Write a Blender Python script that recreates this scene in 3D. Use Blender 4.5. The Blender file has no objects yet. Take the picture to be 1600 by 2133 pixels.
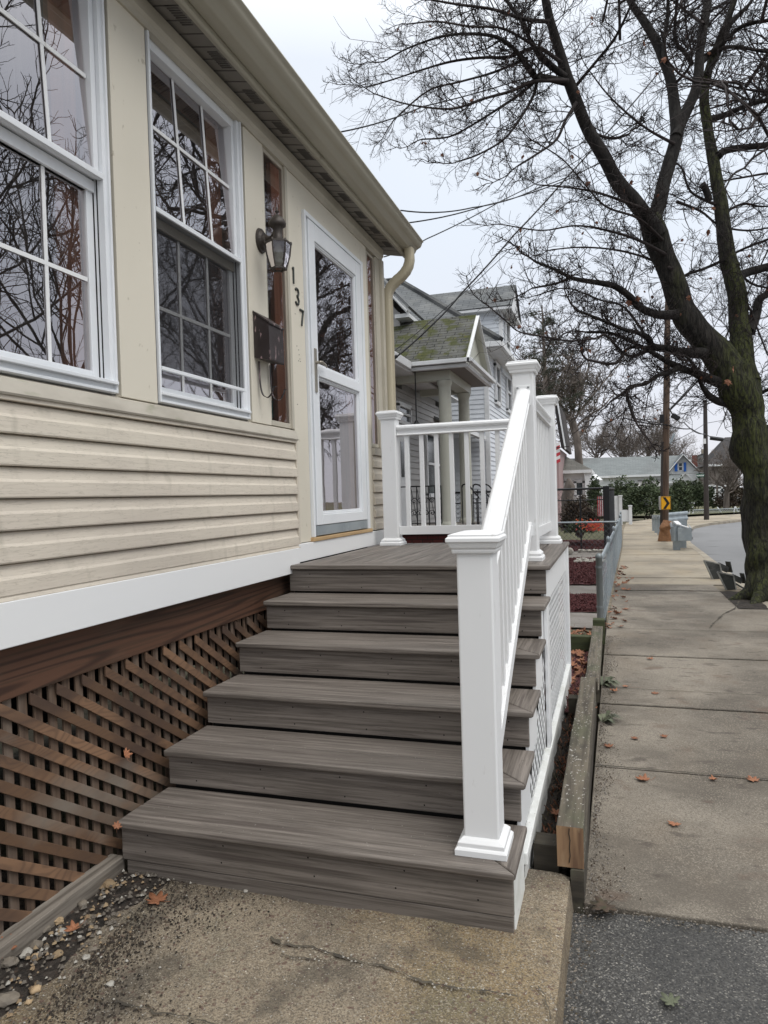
import bpy, bmesh, math, random
from mathutils import Vector, Matrix, noise
from math import radians, sin, cos, pi
random.seed(7)
sc = bpy.context.scene
COL = sc.collection

# ------------------------------------------------------------------ camera
F_PX, CX, CY = 1480.0, 800.0, 1066.5
_f = Vector((1272 - CX, 1021 - CY, F_PX)).normalized()
_a, _b = .03, 1.0
_d = Vector((_a, _b, -(_a * _f[0] + _b * _f[1]) / _f[2])).normalized()
_r = _d.cross(_f).normalized()
CAM = Vector((0, 0, 1.45))
Rx = Vector((_r[0], _f[0], -_d[0]))      # camera x axis in world
Ry = Vector((_r[1], _f[1], -_d[1]))      # image down in world
Rz = Vector((_r[2], _f[2], -_d[2]))      # viewing direction in world
cam_d = bpy.data.cameras.new('camera')
cam = bpy.data.objects.new('camera', cam_d)
COL.objects.link(cam)
m = Matrix.Identity(4)
for i in range(3):
    m[i][0] = Rx[i]; m[i][1] = -Ry[i]; m[i][2] = -Rz[i]; m[i][3] = CAM[i]
cam.matrix_world = m
cam_d.sensor_fit = 'HORIZONTAL'
cam_d.sensor_width = 36.0
cam_d.lens = 36.0 * F_PX / 1600.0
cam_d.clip_start = .05
cam_d.clip_end = 1500
sc.camera = cam
sc.render.resolution_x = 768
sc.render.resolution_y = 1024

def ray(px, py):
    return Rx * (px - CX) + Ry * (py - CY) + Rz * F_PX
def at(px, py, Y):
    r = ray(px, py); return CAM + r * (Y / r[1])
def ax(px, py, X):
    r = ray(px, py); return CAM + r * (X / r[0])
def az(px, py, Z):
    r = ray(px, py); return CAM + r * ((Z - CAM[2]) / r[2])

# ------------------------------------------------------------------ sky, sun, exposure
SUN_EL, SUN_ROT = radians(50), radians(150)
w = bpy.data.worlds.new('World'); sc.world = w; w.use_nodes = True
nt = w.node_tree; nt.nodes.clear()
out = nt.nodes.new('ShaderNodeOutputWorld'); bg = nt.nodes.new('ShaderNodeBackground')
sky = nt.nodes.new('ShaderNodeTexSky'); sky.sky_type = 'NISHITA'; sky.sun_disc = False
sky.sun_elevation = SUN_EL; sky.sun_rotation = SUN_ROT; sky.dust_density = 6; sky.air_density = 1.5
hs = nt.nodes.new('ShaderNodeHueSaturation'); hs.inputs['Saturation'].default_value = .35; hs.inputs['Value'].default_value = 1.0
tc = nt.nodes.new('ShaderNodeTexCoord'); sep = nt.nodes.new('ShaderNodeSeparateXYZ')
rmp = nt.nodes.new('ShaderNodeValToRGB')      # cloud deck, brighter towards the zenith (CIE overcast sky)
els = rmp.color_ramp.elements
els[0].position = 0.0; els[0].color = (.80, .80, .84, 1)
els[1].position = 1.0; els[1].color = (2.15, 2.18, 2.2, 1)
e = els.new(.12); e.color = (.77, .80, .88, 1)
e = els.new(.35); e.color = (.755, .82, .915, 1)
e = els.new(.52); e.color = (.79, .845, .93, 1)
e = els.new(.66); e.color = (1.3, 1.33, 1.36, 1)
cn = nt.nodes.new('ShaderNodeTexNoise'); cn.inputs['Scale'].default_value = 1.6; cn.inputs['Detail'].default_value = 3
cr = nt.nodes.new('ShaderNodeMapRange'); cr.inputs[1].default_value = .3; cr.inputs[2].default_value = .7; cr.inputs[3].default_value = .955; cr.inputs[4].default_value = 1.035
mulc = nt.nodes.new('ShaderNodeMixRGB'); mulc.blend_type = 'MULTIPLY'; mulc.inputs[0].default_value = 1
dv = nt.nodes.new('ShaderNodeMixRGB'); dv.blend_type = 'MULTIPLY'; dv.inputs[0].default_value = 1; dv.inputs[2].default_value = (10, 10, 10, 1)
mx = nt.nodes.new('ShaderNodeMixRGB'); mx.inputs[0].default_value = .93
L = nt.links.new
L(tc.outputs['Generated'], sep.inputs[0]); L(sep.outputs[2], rmp.inputs[0])
L(tc.outputs['Generated'], cn.inputs['Vector']); L(cn.outputs['Fac'], cr.inputs[0])
L(rmp.outputs[0], mulc.inputs[1]); L(cr.outputs[0], mulc.inputs[2]); L(mulc.outputs[0], dv.inputs[1])
L(sky.outputs[0], hs.inputs['Color']); L(hs.outputs[0], mx.inputs[1]); L(dv.outputs[0], mx.inputs[2])
L(mx.outputs[0], bg.inputs[0]); bg.inputs[1].default_value = .1; L(bg.outputs[0], out.inputs[0])
sd = bpy.data.lights.new('sun', 'SUN'); sd.energy = 1.35; sd.angle = radians(40); sd.color = (1, .97, .93)
so = bpy.data.objects.new('sun', sd); COL.objects.link(so)
_sv = Vector((.62, -.35, .95)).normalized()          # direction towards the veiled sun
so.rotation_euler = _sv.to_track_quat('Z', 'Y').to_euler()
sky.sun_elevation = math.asin(_sv.z); sky.sun_rotation = math.atan2(_sv.x, _sv.y)
sc.view_settings.view_transform = 'Standard'; sc.view_settings.look = 'None'
sc.view_settings.exposure = 0.17; sc.view_settings.gamma = 1

# ------------------------------------------------------------------ materials
def M(name, base, layers=(), rough=.6, bump=None, metal=0.0, spec=.4, coord='Object', rnd=0.0):
    """layers: (colour, (sx,sy,sz), lo, hi, strength, 'n'|'v'|'w')   bump: ((sx,sy,sz), strength, distance)"""
    mt = bpy.data.materials.new(name); mt.use_nodes = True
    n = mt.node_tree.nodes; l = mt.node_tree.links
    b = n['Principled BSDF']; b.inputs['Roughness'].default_value = rough
    b.inputs['Metallic'].default_value = metal; b.inputs['Specular IOR Level'].default_value = spec
    t = n.new('ShaderNodeTexCoord'); src = t.outputs[coord]
    col = n.new('ShaderNodeRGB'); col.outputs[0].default_value = (*base, 1); cur = col.outputs[0]
    if rnd:
        oi = n.new('ShaderNodeObjectInfo'); mr = n.new('ShaderNodeMapRange')
        mr.inputs[3].default_value = 1 - rnd; mr.inputs[4].default_value = 1 + rnd
        hv = n.new('ShaderNodeHueSaturation'); l.new(oi.outputs['Random'], mr.inputs[0]); l.new(mr.outputs[0], hv.inputs['Value'])
        l.new(cur, hv.inputs['Color']); cur = hv.outputs[0]
    def tex(sv, kind, seed, detail=5):
        if kind == 'g': detail = 1
        mp = n.new('ShaderNodeMapping'); mp.inputs['Scale'].default_value = sv; mp.inputs['Location'].default_value = (seed * 3.7, seed * 1.3, seed * 2.1)
        l.new(src, mp.inputs[0])
        if kind == 'v':
            x = n.new('ShaderNodeTexVoronoi'); o = x.outputs['Distance']
        elif kind == 'c':
            x = n.new('ShaderNodeTexVoronoi'); sp = n.new('ShaderNodeSeparateXYZ'); l.new(x.outputs['Color'], sp.inputs[0]); o = sp.outputs[0]
        elif kind == 'w':
            x = n.new('ShaderNodeTexWave'); x.inputs['Distortion'].default_value = 6; x.inputs['Detail'].default_value = 3; o = x.outputs['Fac']
        else:
            x = n.new('ShaderNodeTexNoise'); x.inputs['Detail'].default_value = detail; o = x.outputs['Fac']
        x.inputs['Scale'].default_value = 1.0
        l.new(mp.outputs[0], x.inputs['Vector'])
        if kind in 'lg':
            a = n.new('ShaderNodeMath'); a.operation = 'SUBTRACT' if kind == 'l' else 'MULTIPLY'; a.inputs[1].default_value = .5 if kind == 'l' else 90
            l.new(o, a.inputs[0]); c = n.new('ShaderNodeMath'); c.operation = 'ABSOLUTE' if kind == 'l' else 'SINE'; l.new(a.outputs[0], c.inputs[0]); o = c.outputs[0]
        return o
    for i, (c, sv, lo, hi, st, kind) in enumerate(layers):
        o = tex(sv, kind, i + 1)
        mr = n.new('ShaderNodeMapRange'); mr.inputs[1].default_value = lo; mr.inputs[2].default_value = hi; mr.inputs[3].default_value = 0; mr.inputs[4].default_value = st
        l.new(o, mr.inputs[0])
        mxn = n.new('ShaderNodeMixRGB'); l.new(mr.outputs[0], mxn.inputs[0]); l.new(cur, mxn.inputs[1]); mxn.inputs[2].default_value = (*c, 1)
        cur = mxn.outputs[0]
    l.new(cur, b.inputs['Base Color'])
    if bump:
        sv, st, di = bump[:3]
        o = tex(sv, bump[3] if len(bump) > 3 else 'n', 9)
        bp = n.new('ShaderNodeBump'); bp.inputs['Strength'].default_value = st; bp.inputs['Distance'].default_value = di
        l.new(o, bp.inputs['Height']); l.new(bp.outputs[0], b.inputs['Normal'])
    return mt

def glass(name, refl, rough, warp, tint=(.8, .82, .82), haze=.022):
    mt = bpy.data.materials.new(name); mt.use_nodes = True
    n = mt.node_tree.nodes; l = mt.node_tree.links; n.clear()
    o = n.new('ShaderNodeOutputMaterial'); mixs = n.new('ShaderNodeMixShader')
    tr = n.new('ShaderNodeBsdfTransparent'); tr.inputs[0].default_value = (*tint, 1)
    gl = n.new('ShaderNodeBsdfGlossy'); gl.inputs['Roughness'].default_value = rough; gl.inputs['Color'].default_value = (.86, .83, .86, 1)
    fr = n.new('ShaderNodeFresnel'); fr.inputs[0].default_value = 1.5
    ad = n.new('ShaderNodeMath'); ad.operation = 'ADD'; ad.use_clamp = True; ad.inputs[1].default_value = refl
    l.new(fr.outputs[0], ad.inputs[0]); l.new(ad.outputs[0], mixs.inputs[0]); l.new(tr.outputs[0], mixs.inputs[1]); l.new(gl.outputs[0], mixs.inputs[2])
    if warp:
        t = n.new('ShaderNodeTexCoord'); mp = n.new('ShaderNodeMapping'); mp.inputs['Scale'].default_value = warp[0]
        nz = n.new('ShaderNodeTexNoise'); nz.inputs['Scale'].default_value = 1; nz.inputs['Detail'].default_value = 2
        bp = n.new('ShaderNodeBump'); bp.inputs['Strength'].default_value = warp[1]; bp.inputs['Distance'].default_value = warp[2]
        l.new(t.outputs['Object'], mp.inputs[0]); l.new(mp.outputs[0], nz.inputs[0]); l.new(nz.outputs['Fac'], bp.inputs['Height']); l.new(bp.outputs[0], gl.inputs['Normal'])
    df = n.new('ShaderNodeBsdfDiffuse'); df.inputs[0].default_value = (.5, .47, .45, 1); m2 = n.new('ShaderNodeMixShader'); m2.inputs[0].default_value = haze  # grey haze painted into the glass to soften the blacks in it
    l.new(mixs.outputs[0], m2.inputs[1]); l.new(df.outputs[0], m2.inputs[2])
    l.new(m2.outputs[0], o.inputs[0]); return mt

def shingle(name, c1, c2, mortar, row=.14, wid=.32, layers=()):
    mt = M(name, c1, rough=.92, spec=.15)
    n = mt.node_tree.nodes; l = mt.node_tree.links; b = n['Principled BSDF']
    uv = n.new('ShaderNodeTexCoord'); br = n.new('ShaderNodeTexBrick')
    br.inputs['Color1'].default_value = (*c1, 1); br.inputs['Color2'].default_value = (*c2, 1); br.inputs['Mortar'].default_value = (*mortar, 1)
    br.inputs['Scale'].default_value = 1; br.inputs['Brick Width'].default_value = wid; br.inputs['Row Height'].default_value = row
    br.inputs['Mortar Size'].default_value = .009; br.inputs['Mortar Smooth'].default_value = .3
    l.new(uv.outputs['UV'], br.inputs['Vector']); cur = br.outputs['Color']
    for i, (c, s, lo, hi, st) in enumerate(layers):
        nz = n.new('ShaderNodeTexNoise'); nz.inputs['Scale'].default_value = s; nz.inputs['Detail'].default_value = 6
        l.new(uv.outputs['Object'], nz.inputs['Vector'])
        mr = n.new('ShaderNodeMapRange'); mr.inputs[1].default_value = lo; mr.inputs[2].default_value = hi; mr.inputs[4].default_value = st
        l.new(nz.outputs['Fac'], mr.inputs[0]); mxn = n.new('ShaderNodeMixRGB')
        l.new(mr.outputs[0], mxn.inputs[0]); l.new(cur, mxn.inputs[1]); mxn.inputs[2].default_value = (*c, 1); cur = mxn.outputs[0]
    l.new(cur, b.inputs['Base Color'])
    bp = n.new('ShaderNodeBump'); bp.inputs['Strength'].default_value = .6; bp.inputs['Distance'].default_value = .01; bp.invert = True
    l.new(br.outputs['Fac'], bp.inputs['Height']); l.new(bp.outputs[0], b.inputs['Normal'])
    return mt

def brick(name, c1, c2, mortar):
    mt = shingle(name, c1, c2, mortar, .075, .21); return mt

MT = {}
MT['vinyl'] = M('vinyl', (.60, .54, .455), [((.64, .59, .49), (1, .8, 3), .45, .7, .6, 'n'), ((.43, .385, .33), (1.2, .9, 2.2), .5, .75, .6, 'n'), ((.30, .28, .22), (30, 16, 4), .60, .78, .4, 'n'), ((.28, .245, .20), (5, 5, 70), .014, 0, .45, 'l'), ((.30, .27, .21), (3, 3.4, 40), .009, 0, .4, 'l')], .55, ((5, 5, 80), .35, .003))
MT['cream'] = M('cream_trim', (.66, .615, .515), [((.55, .51, .42), (1.5, 1.5, 1.2), .5, .8, .5, 'n'), ((.30, .25, .17), (26, 26, 18), .68, .74, .5, 'n')], .5, ((40, 40, 40), .1, .002))
MT['cream_dk'] = M('aged_cream', (.47, .435, .36), [((.25, .23, .18), (3, 3, 3), .45, .8, .6, 'n')], .55)
MT['sill'] = M('weathered_sill', (.47, .435, .37), [((.33, .30, .25), (9, 3, 9), .48, .70, .6, 'n'), ((.20, .22, .12), (6, 7, 20), .62, .75, .5, 'n')], .6, ((30, 30, 30), .15, .003))
MT['gutter'] = M('gutter_metal', (.37, .345, .275), [((.28, .26, .20), (4, 1.2, 6), .4, .8, .5, 'n')], .38, None, .0, .5)
MT['gutter2'] = M('downspout_metal', (.46, .41, .30), [((.38, .34, .24), (3, 3, 1), .4, .8, .5, 'n')], .45)
MT['dark_galv'] = M('dark_bent_steel', (.05, .053, .05), [((.17, .175, .165), (5, 5, 5), .48, .66, .7, 'n'), ((.015, .015, .015), (9, 9, 9), .52, .66, .7, 'n')], .45, None, .3)
MT['edge_galv'] = M('pale_bent_edge', (.27, .27, .25), [((.1, .1, .1), (12, 12, 12), .45, .65, .7, 'n')], .5)
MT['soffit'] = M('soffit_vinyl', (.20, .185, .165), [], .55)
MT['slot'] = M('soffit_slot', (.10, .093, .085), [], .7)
MT['white'] = M('white_pvc', (.75, .755, .755), [((.68, .69, .70), (1.5, 1.5, 1), .5, .8, .4, 'n'), ((.5, .49, .46), (28, 28, 10), .66, .74, .5, 'n')], .5, None, 0, .3)
MT['whitem'] = M('white_aluminium', (.74, .76, .78), [((.52, .55, .58), (2, 2, 2), .45, .8, .5, 'n'), ((.5, .42, .25), (4, 4, 4), .66, .8, .3, 'n')], .42, None, 0, .5)
MT['whitew'] = M('white_trim_board', (.76, .765, .765), [((.66, .68, .70), (2, .6, 3), .4, .8, .5, 'n')], .5)
MT['stainedwhite'] = M('stained_white', (.72, .73, .71), [((.45, .46, .40), (5, 5, 7), .5, .8, .7, 'n'), ((.3, .3, .25), (45, 45, 45), .62, .72, .5, 'n')], .6, ((25, 25, 25), .5, .01))
def comp(name, sv, sv2):
    return M(name, (.185, .161, .140), [((.108, .093, .080), sv, .42, .60, .9, 'n'), ((.285, .25, .22), sv2, .5, .70, .75, 'n'), ((.088, .072, .064), sv2, .56, .68, .75, 'n'), ((.06, .05, .045), (sv[0] * .6, sv[1] * .6, sv[2] * .6), .012, 0, .6, 'l'),
        ((.5, .48, .45), (130, 130, 130), .74, .76, .6, 'n')], .55, (sv, .5, .004), 0, .35, rnd=.09)
MT['comp_x'] = comp('composite_grain_across', (3, 120, 120), (1.6, 42, 42))
MT['comp_y'] = comp('composite_grain_along', (120, 3, 120), (42, 1.6, 42))
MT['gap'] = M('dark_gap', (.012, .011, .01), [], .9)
MT['beam'] = M('stained_beam', (.11, .055, .034), [((.035, .018, .013), (2.5, .35, 6), .2, 1, .8, 'g'), ((.13, .10, .075), (2, .9, 2), .52, .72, .75, 'n'), ((.04, .03, .02), (14, 1.2, 60), .5, .66, .6, 'n')], .6, ((30, 1.5, 40), .3, .003))
MT['lath_d'] = M('lattice_wood', (.175, .102, .060), [((.10, .06, .04), (3, 2.2, 8), .1, 1, .5, 'g'), ((.065, .042, .032), (2, 1.8, 3), .46, .62, .85, 'n'), ((.20, .175, .145), (1.2, 1.2, 1.6), .52, .64, .85, 'n')], .65, ((10, 10, 60), .3, .003), rnd=.38)
MT['lath_v'] = M('lattice_wood_rear', (.155, .105, .073), [((.085, .055, .04), (70, 70, 2.5), .42, .62, .8, 'n'), ((.24, .2, .165), (9, 9, 1), .5, .70, .6, 'n')], .7, ((70, 70, 3), .3, .003))
MT['greywood'] = M('weathered_grey_wood', (.21, .185, .155), [((.09, .076, .062), (60, 3, 60), .42, .62, .85, 'n'), ((.30, .27, .23), (30, 1.5, 30), .52, .72, .6, 'n'), ((.6, .58, .52), (70, 70, 70), .74, .77, .6, 'n')], .75, ((60, 3, 60), .5, .004))
MT['timber'] = M('mossy_timber', (.135, .115, .085), [((.06, .05, .038), (45, 2, 45), .4, .62, .85, 'n'), ((.075, .085, .045), (6, 3, 6), .5, .70, .65, 'n'), ((.045, .04, .032), (16, 7, 16), .55, .7, .6, 'n'), ((.42, .40, .36), (75, 50, 75), .62, .66, .8, 'n')], .85, ((45, 4, 45), .6, .006))
MT['timber_end'] = M('cut_timber_end', (.27, .165, .09), [((.11, .06, .035), (34, 30, 2.5), .42, .62, .85, 'n'), ((.36, .25, .15), (20, 20, 6), .55, .7, .6, 'n'), ((.10, .10, .05), (9, 9, 5), .55, .72, .7, 'n')], .75, ((30, 30, 5), .4, .004))
MT['timber_dk'] = M('dark_timber', (.06, .05, .037), [((.03, .026, .02), (3, 30, 30), .4, .65, .8, 'n'), ((.11, .11, .075), (8, 8, 8), .55, .75, .5, 'n'), ((.4, .4, .36), (60, 60, 60), .7, .74, .5, 'n')], .85, ((6, 40, 40), .5, .005))
MT['timber_moss'] = M('green_timber', (.06, .07, .03), [((.03, .035, .018), (4, 30, 30), .4, .65, .8, 'n')], .9)
MT['pine'] = M('new_pine', (.48, .33, .17), [((.32, .2, .1), (40, 3, 40), .45, .65, .7, 'n')], .6)
MT['slab'] = M('aggregate_concrete', (.275, .225, .16), [((.085, .072, .056), (1.3, 1.1, 1), .44, .60, .8, 'n'), ((.30, .215, .105), (1.9, 1.3, 1), .50, .66, .6, 'n'), ((.12, .125, .08), (3, 2.4, 1), .58, .72, .6, 'n'), ((.06, .05, .04), (14, 14, 14), .60, .70, .55, 'n'),
    ((.10, .08, .06), (210, 210, 210), .60, .76, .65, 'c'), ((.34, .295, .225), (240, 240, 240), .72, .84, .6, 'c'), ((.06, .05, .042), (300, 300, 300), .76, .86, .6, 'c'), ((.10, .055, .045), (110, 110, 110), .95, .96, .7, 'c'), ((.07, .06, .047), (5, 4, 5), .54, .64, .6, 'n'), ((.62, .58, .5), (80, 150, 80), .675, .70, .9, 'n')], .85, ((110, 110, 110), .9, .008))
MT['walk'] = M('sidewalk_concrete', (.25, .22, .178), [((.075, .064, .051), (.9, .8, 1), .44, .62, .85, 'n'), ((.14, .105, .072), (2.5, 1.5, 1), .5, .75, .6, 'n'), ((.12, .10, .078), (190, 190, 190), .60, .76, .6, 'c'),
    ((.32, .28, .225), (220, 220, 220), .74, .86, .55, 'c'), ((.07, .06, .05), (250, 250, 250), .78, .88, .55, 'c'), ((.10, .085, .068), (2.4, 3, 3), .52, .64, .6, 'n'), ((.06, .048, .04), (7, 13, 5), .61, .70, .6, 'n'), ((.11, .07, .05), (4, 5, 5), .62, .72, .5, 'n')], .88, ((180, 180, 180), .6, .004))
MT['walk2'] = M('tan_concrete', (.34, .295, .225), [((.19, .165, .13), (.8, .7, 1), .46, .66, .8, 'n'), ((.38, .30, .19), (1.6, 1.0, 1), .5, .75, .5, 'n'), ((.24, .20, .15), (90, 90, 90), .48, .66, .5, 'n'), ((.12, .09, .07), (5, 9, 5), .62, .70, .7, 'n')], .88, ((120, 120, 120), .4, .004))
MT['asphalt'] = M('driveway_asphalt', (.068, .065, .060), [((.12, .115, .105), (1.8, 1.3, 1), .46, .7, .6, 'n'), ((.030, .030, .031), (190, 190, 190), .5, .7, .75, 'c'), ((.17, .165, .155), (230, 230, 230), .76, .88, .7, 'c'), ((.36, .34, .30), (190, 230, 190), .95, .97, .7, 'c'), ((.035, .035, .035), (2.2, 2, 2), .5, .62, .45, 'n'), ((.13, .115, .09), (3.3, 1.2, 2), .58, .70, .5, 'n')], .85, ((80, 80, 80), 1, .012))
MT['road'] = M('road_asphalt', (.22, .22, .222), [((.16, .16, .162), (.5, .15, 1), .45, .7, .7, 'n'), ((.19, .19, .195), (.25, .9, 1), .5, .75, .6, 'n'), ((.07, .07, .07), (1.1, 2.6, 1), .655, .68, .6, 'n'), ((.22, .22, .22), (60, 60, 60), .58, .7, .4, 'n')], .85, ((60, 60, 60), .4, .005), 0, .12)
MT['dirt'] = M('yard_ground', (.10, .085, .058), [((.06, .07, .03), (.6, .6, 1), .4, .65, .7, 'n'), ((.15, .12, .085), (2, 2, 1), .5, .75, .6, 'n'), ((.04, .033, .025), (30, 30, 30), .5, .7, .6, 'n')], .95, ((20, 20, 20), .6, .02))
MT['soil'] = M('black_soil', (.045, .036, .029), [((.014, .012, .010), (22, 22, 22), .4, .65, .9, 'n'), ((.075, .045, .03), (45, 45, 45), .6, .72, .7, 'n')], .95, ((40, 40, 40), 1, .03))
MT['mulch'] = M('red_mulch', (.12, .035, .035), [((.045, .015, .016), (40, 40, 40), .42, .6, .85, 'n'), ((.24, .13, .12), (55, 70, 50), .62, .72, .7, 'n')], .9, ((45, 45, 45), 1, .03))
MT['path'] = M('pale_path', (.23, .21, .19), [((.14, .12, .10), (3, 3, 1), .45, .7, .7, 'n'), ((.1, .09, .07), (70, 70, 70), .5, .66, .5, 'n')], .9)
MT['groove'] = M('groove_dirt', (.055, .048, .038), [((.11, .095, .07), (9, 9, 9), .45, .6, .8, 'n')], .95)
MT['joint_far'] = M('faint_joint', (.15, .125, .09), [((.25, .21, .15), (4, 9, 4), .45, .6, .8, 'n')], .95)
MT['curb'] = M('kerb_concrete', (.34, .30, .235), [((.2, .17, .14), (2, 3, 2), .45, .7, .7, 'n'), ((.2, .18, .15), (80, 80, 80), .5, .66, .5, 'n')], .9)
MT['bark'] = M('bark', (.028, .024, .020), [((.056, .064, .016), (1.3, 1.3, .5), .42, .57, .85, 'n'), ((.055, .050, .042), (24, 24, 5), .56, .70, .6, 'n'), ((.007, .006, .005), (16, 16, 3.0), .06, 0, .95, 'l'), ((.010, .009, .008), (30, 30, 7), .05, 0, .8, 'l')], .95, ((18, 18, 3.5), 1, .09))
MT['bark_up'] = M('bark_limb', (.021, .018, .016), [((.008, .007, .0065), (12, 12, 4), .42, .62, .8, 'n'), ((.055, .053, .047), (9, 9, 5), .56, .75, .6, 'n')], .95, ((26, 26, 8), .8, .03))
MT['twig'] = M('twig_bark', (.024, .018, .017), [((.05, .034, .03), (2, 2, 2), .5, .7, .6, 'n')], .9)
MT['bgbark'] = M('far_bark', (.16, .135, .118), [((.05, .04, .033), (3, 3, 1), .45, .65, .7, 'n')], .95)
MT['leaf'] = M('dead_maple_leaf', (.29, .13, .07), [((.19, .06, .022), (30, 30, 30), .4, .7, .8, 'n'), ((.42, .18, .06), (12, 12, 12), .55, .75, .6, 'n')], .6, ((60, 60, 60), .4, .003), rnd=.25)
MT['leaf_tree'] = M('hanging_leaf', (.20, .085, .045), [((.12, .04, .02), (3, 3, 3), .4, .7, .8, 'n')], .7)
MT['greenleaf'] = M('green_leaf', (.085, .095, .06), [((.17, .18, .11), (14, 14, 14), .45, .7, .7, 'n')], .6)
MT['evergreen'] = M('evergreen_foliage', (.06, .082, .036), [((.028, .042, .02), (1.2, 1.2, 1.2), .4, .62, .7, 'n'), ((.12, .13, .06), (2.6, 2.6, 2.6), .52, .75, .6, 'n')], .8)
MT['pinefol'] = M('pine_needles', (.04, .05, .032), [((.075, .08, .055), (1, 1, 1), .4, .7, .6, 'n')], .85)
MT['brownbush'] = M('brown_bush', (.075, .052, .036), [((.035, .027, .019), (3, 3, 3), .4, .65, .7, 'n'), ((.055, .06, .028), (2, 2, 2), .5, .7, .6, 'n')], .85)
MT['poleWood'] = M('pole_wood', (.115, .075, .052), [((.055, .036, .027), (14, 14, .8), .42, .62, .85, 'n'), ((.17, .12, .085), (8, 8, .5), .55, .75, .6, 'n')], .9, ((22, 22, 1.5), .6, .02))
MT['poleDark'] = M('dark_pole_wood', (.042, .035, .032), [((.08, .07, .062), (8, 8, .6), .55, .75, .6, 'n')], .9)
MT['wire'] = M('black_wire', (.018, .018, .02), [], .6)
MT['fencewire'] = M('fence_wire', (.15, .17, .185), [((.08, .09, .1), (9, 9, 9), .45, .65, .7, 'n')], .5, None, .4)
MT['galv'] = M('galvanised_steel', (.33, .37, .39), [((.22, .26, .29), (4, 4, 4), .42, .7, .7, 'n'), ((.5, .53, .55), (14, 14, 14), .6, .75, .5, 'n')], .42, None, .35, .5)
MT['galv_d'] = M('galvanised_pipe', (.22, .24, .245), [((.13, .15, .15), (3, 3, 2), .4, .7, .7, 'n'), ((.4, .42, .42), (20, 20, 4), .62, .78, .5, 'n')], .4, None, .45, .5)
MT['blackmet'] = M('black_metal', (.012, .012, .014), [], .45)
MT['bronze'] = M('lamp_bronze', (.055, .046, .040), [((.10, .085, .072), (30, 30, 30), .5, .75, .6, 'n')], .5, None, .3)
MT['mailbox'] = M('mailbox_paint', (.030, .021, .020), [((.06, .05, .05), (5, 5, 5), .45, .75, .6, 'n'), ((.34, .24, .24), (55, 55, 13), .61, .63, .8, 'n')], .42)
MT['number'] = M('number_metal', (.035, .04, .035), [], .5)
MT['nickel'] = M('door_handle_nickel', (.34, .31, .26), [], .35, None, .7)
MT['lampglass'] = glass('lamp_glass', .06, .05, ((30, 30, 30), .3, .01), (.5, .49, .46))
MT['bulb'] = M('bulb_glass', (.62, .64, .62), [], .3)
MT['winglass'] = glass('window_glass', .34, .0, ((3, 3, 3), .05, .01), (.92, .9, .88))
MT['winglass2'] = glass('screened_window_glass', .42, .02, ((3, 3, 3), .05, .01), (.8, .8, .8))
MT['doorglass'] = glass('wavy_door_glass', .36, .0, ((1.2, 1.6, 9), .10, .010), (.95, .9, .86))
MT['sideglass'] = glass('sidelight_glass', .10, .0, ((3, 3, 3), .05, .01), (.95, .92, .9))
MT['farglass'] = M('far_window_glass', (.035, .045, .05), [((.16, .18, .2), (2, 2, 2), .5, .7, .7, 'n')], .12, None, 0, .6)
MT['innerwood'] = M('brown_inner_wood', (.44, .20, .12), [((.26, .12, .07), (20, 20, 1.5), .42, .65, .8, 'n')], .5)
MT['innerwall'] = M('dim_room_wall', (.30, .24, .20), [((.18, .14, .12), (1, 1, 6), .45, .6, .6, 'n')], .9)
MT['curtain'] = M('curtain', (.22, .19, .165), [((.1, .085, .075), (2, 26, .6), .42, .6, .8, 'n')], .9)
MT['teal'] = M('teal_plastic', (.02, .09, .085), [], .4)
MT['lapwhite'] = M('white_clapboard', (.68, .71, .75), [((.58, .61, .65), (.8, .8, 3), .45, .7, .6, 'n')], .6)
MT['lapgrey'] = M('grey_siding', (.36, .35, .34), [((.26, .25, .24), (.8, .8, 3), .45, .7, .6, 'n')], .6)
MT['lapfar'] = M('far_white_siding', (.78, .79, .79), [((.68, .69, .70), (.3, .3, 5), .4, .7, .6, 'n')], .65)
MT['lapbrown'] = M('weathered_shingle_wall', (.20, .175, .155), [((.14, .12, .11), (.5, .5, 4), .4, .7, .7, 'n')], .85)
MT['trimfar'] = M('painted_trim', (.70, .71, .72), [((.42, .42, .40), (2, 2, 2), .5, .8, .6, 'n')], .55)
MT['column'] = M('cream_column', (.52, .52, .45), [((.42, .42, .36), (2, 2, .8), .4, .75, .6, 'n')], .5)
MT['porchdk'] = M('porch_ceiling_paint', (.22, .20, .19), [], .8)
MT['shA'] = shingle('mossy_shingles', (.115, .115, .105), (.082, .082, .076), (.02, .02, .018), .11, .34, [((.19, .19, .175), 2.0, .5, .75, .5), ((.055, .062, .012), 3.8, .50, .60, .75), ((.12, .115, .02), 10, .60, .68, .4), ((.03, .032, .02), 16, .60, .66, .8)])
MT['shB'] = shingle('grey_shingles', (.155, .162, .165), (.115, .122, .128), (.05, .052, .055), .15, .4, [((.24, .24, .23), .8, .48, .72, .6), ((.09, .095, .09), 3, .5, .75, .5)])
MT['shD'] = shingle('pale_grey_shingles', (.20, .215, .215), (.165, .18, .18), (.10, .11, .11), .2, .5, [((.12, .12, .12), .25, .48, .65, .6)])
MT['shE'] = shingle('dark_shingles', (.062, .058, .058), (.05, .047, .047), (.03, .03, .03), .2, .5, [((.1, .085, .08), .3, .5, .7, .6)])
MT['shE2'] = shingle('low_roof_shingles', (.15, .145, .13), (.12, .115, .105), (.07, .07, .065), .2, .5)
MT['brickR'] = brick('red_brick', (.19, .06, .045), (.13, .045, .035), (.16, .13, .12))
MT['brickD'] = brick('dark_porch_brick', (.10, .03, .027), (.07, .022, .02), (.03, .022, .02))
MT['pink'] = M('pinkish_siding', (.34, .24, .235), [], .7)
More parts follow.
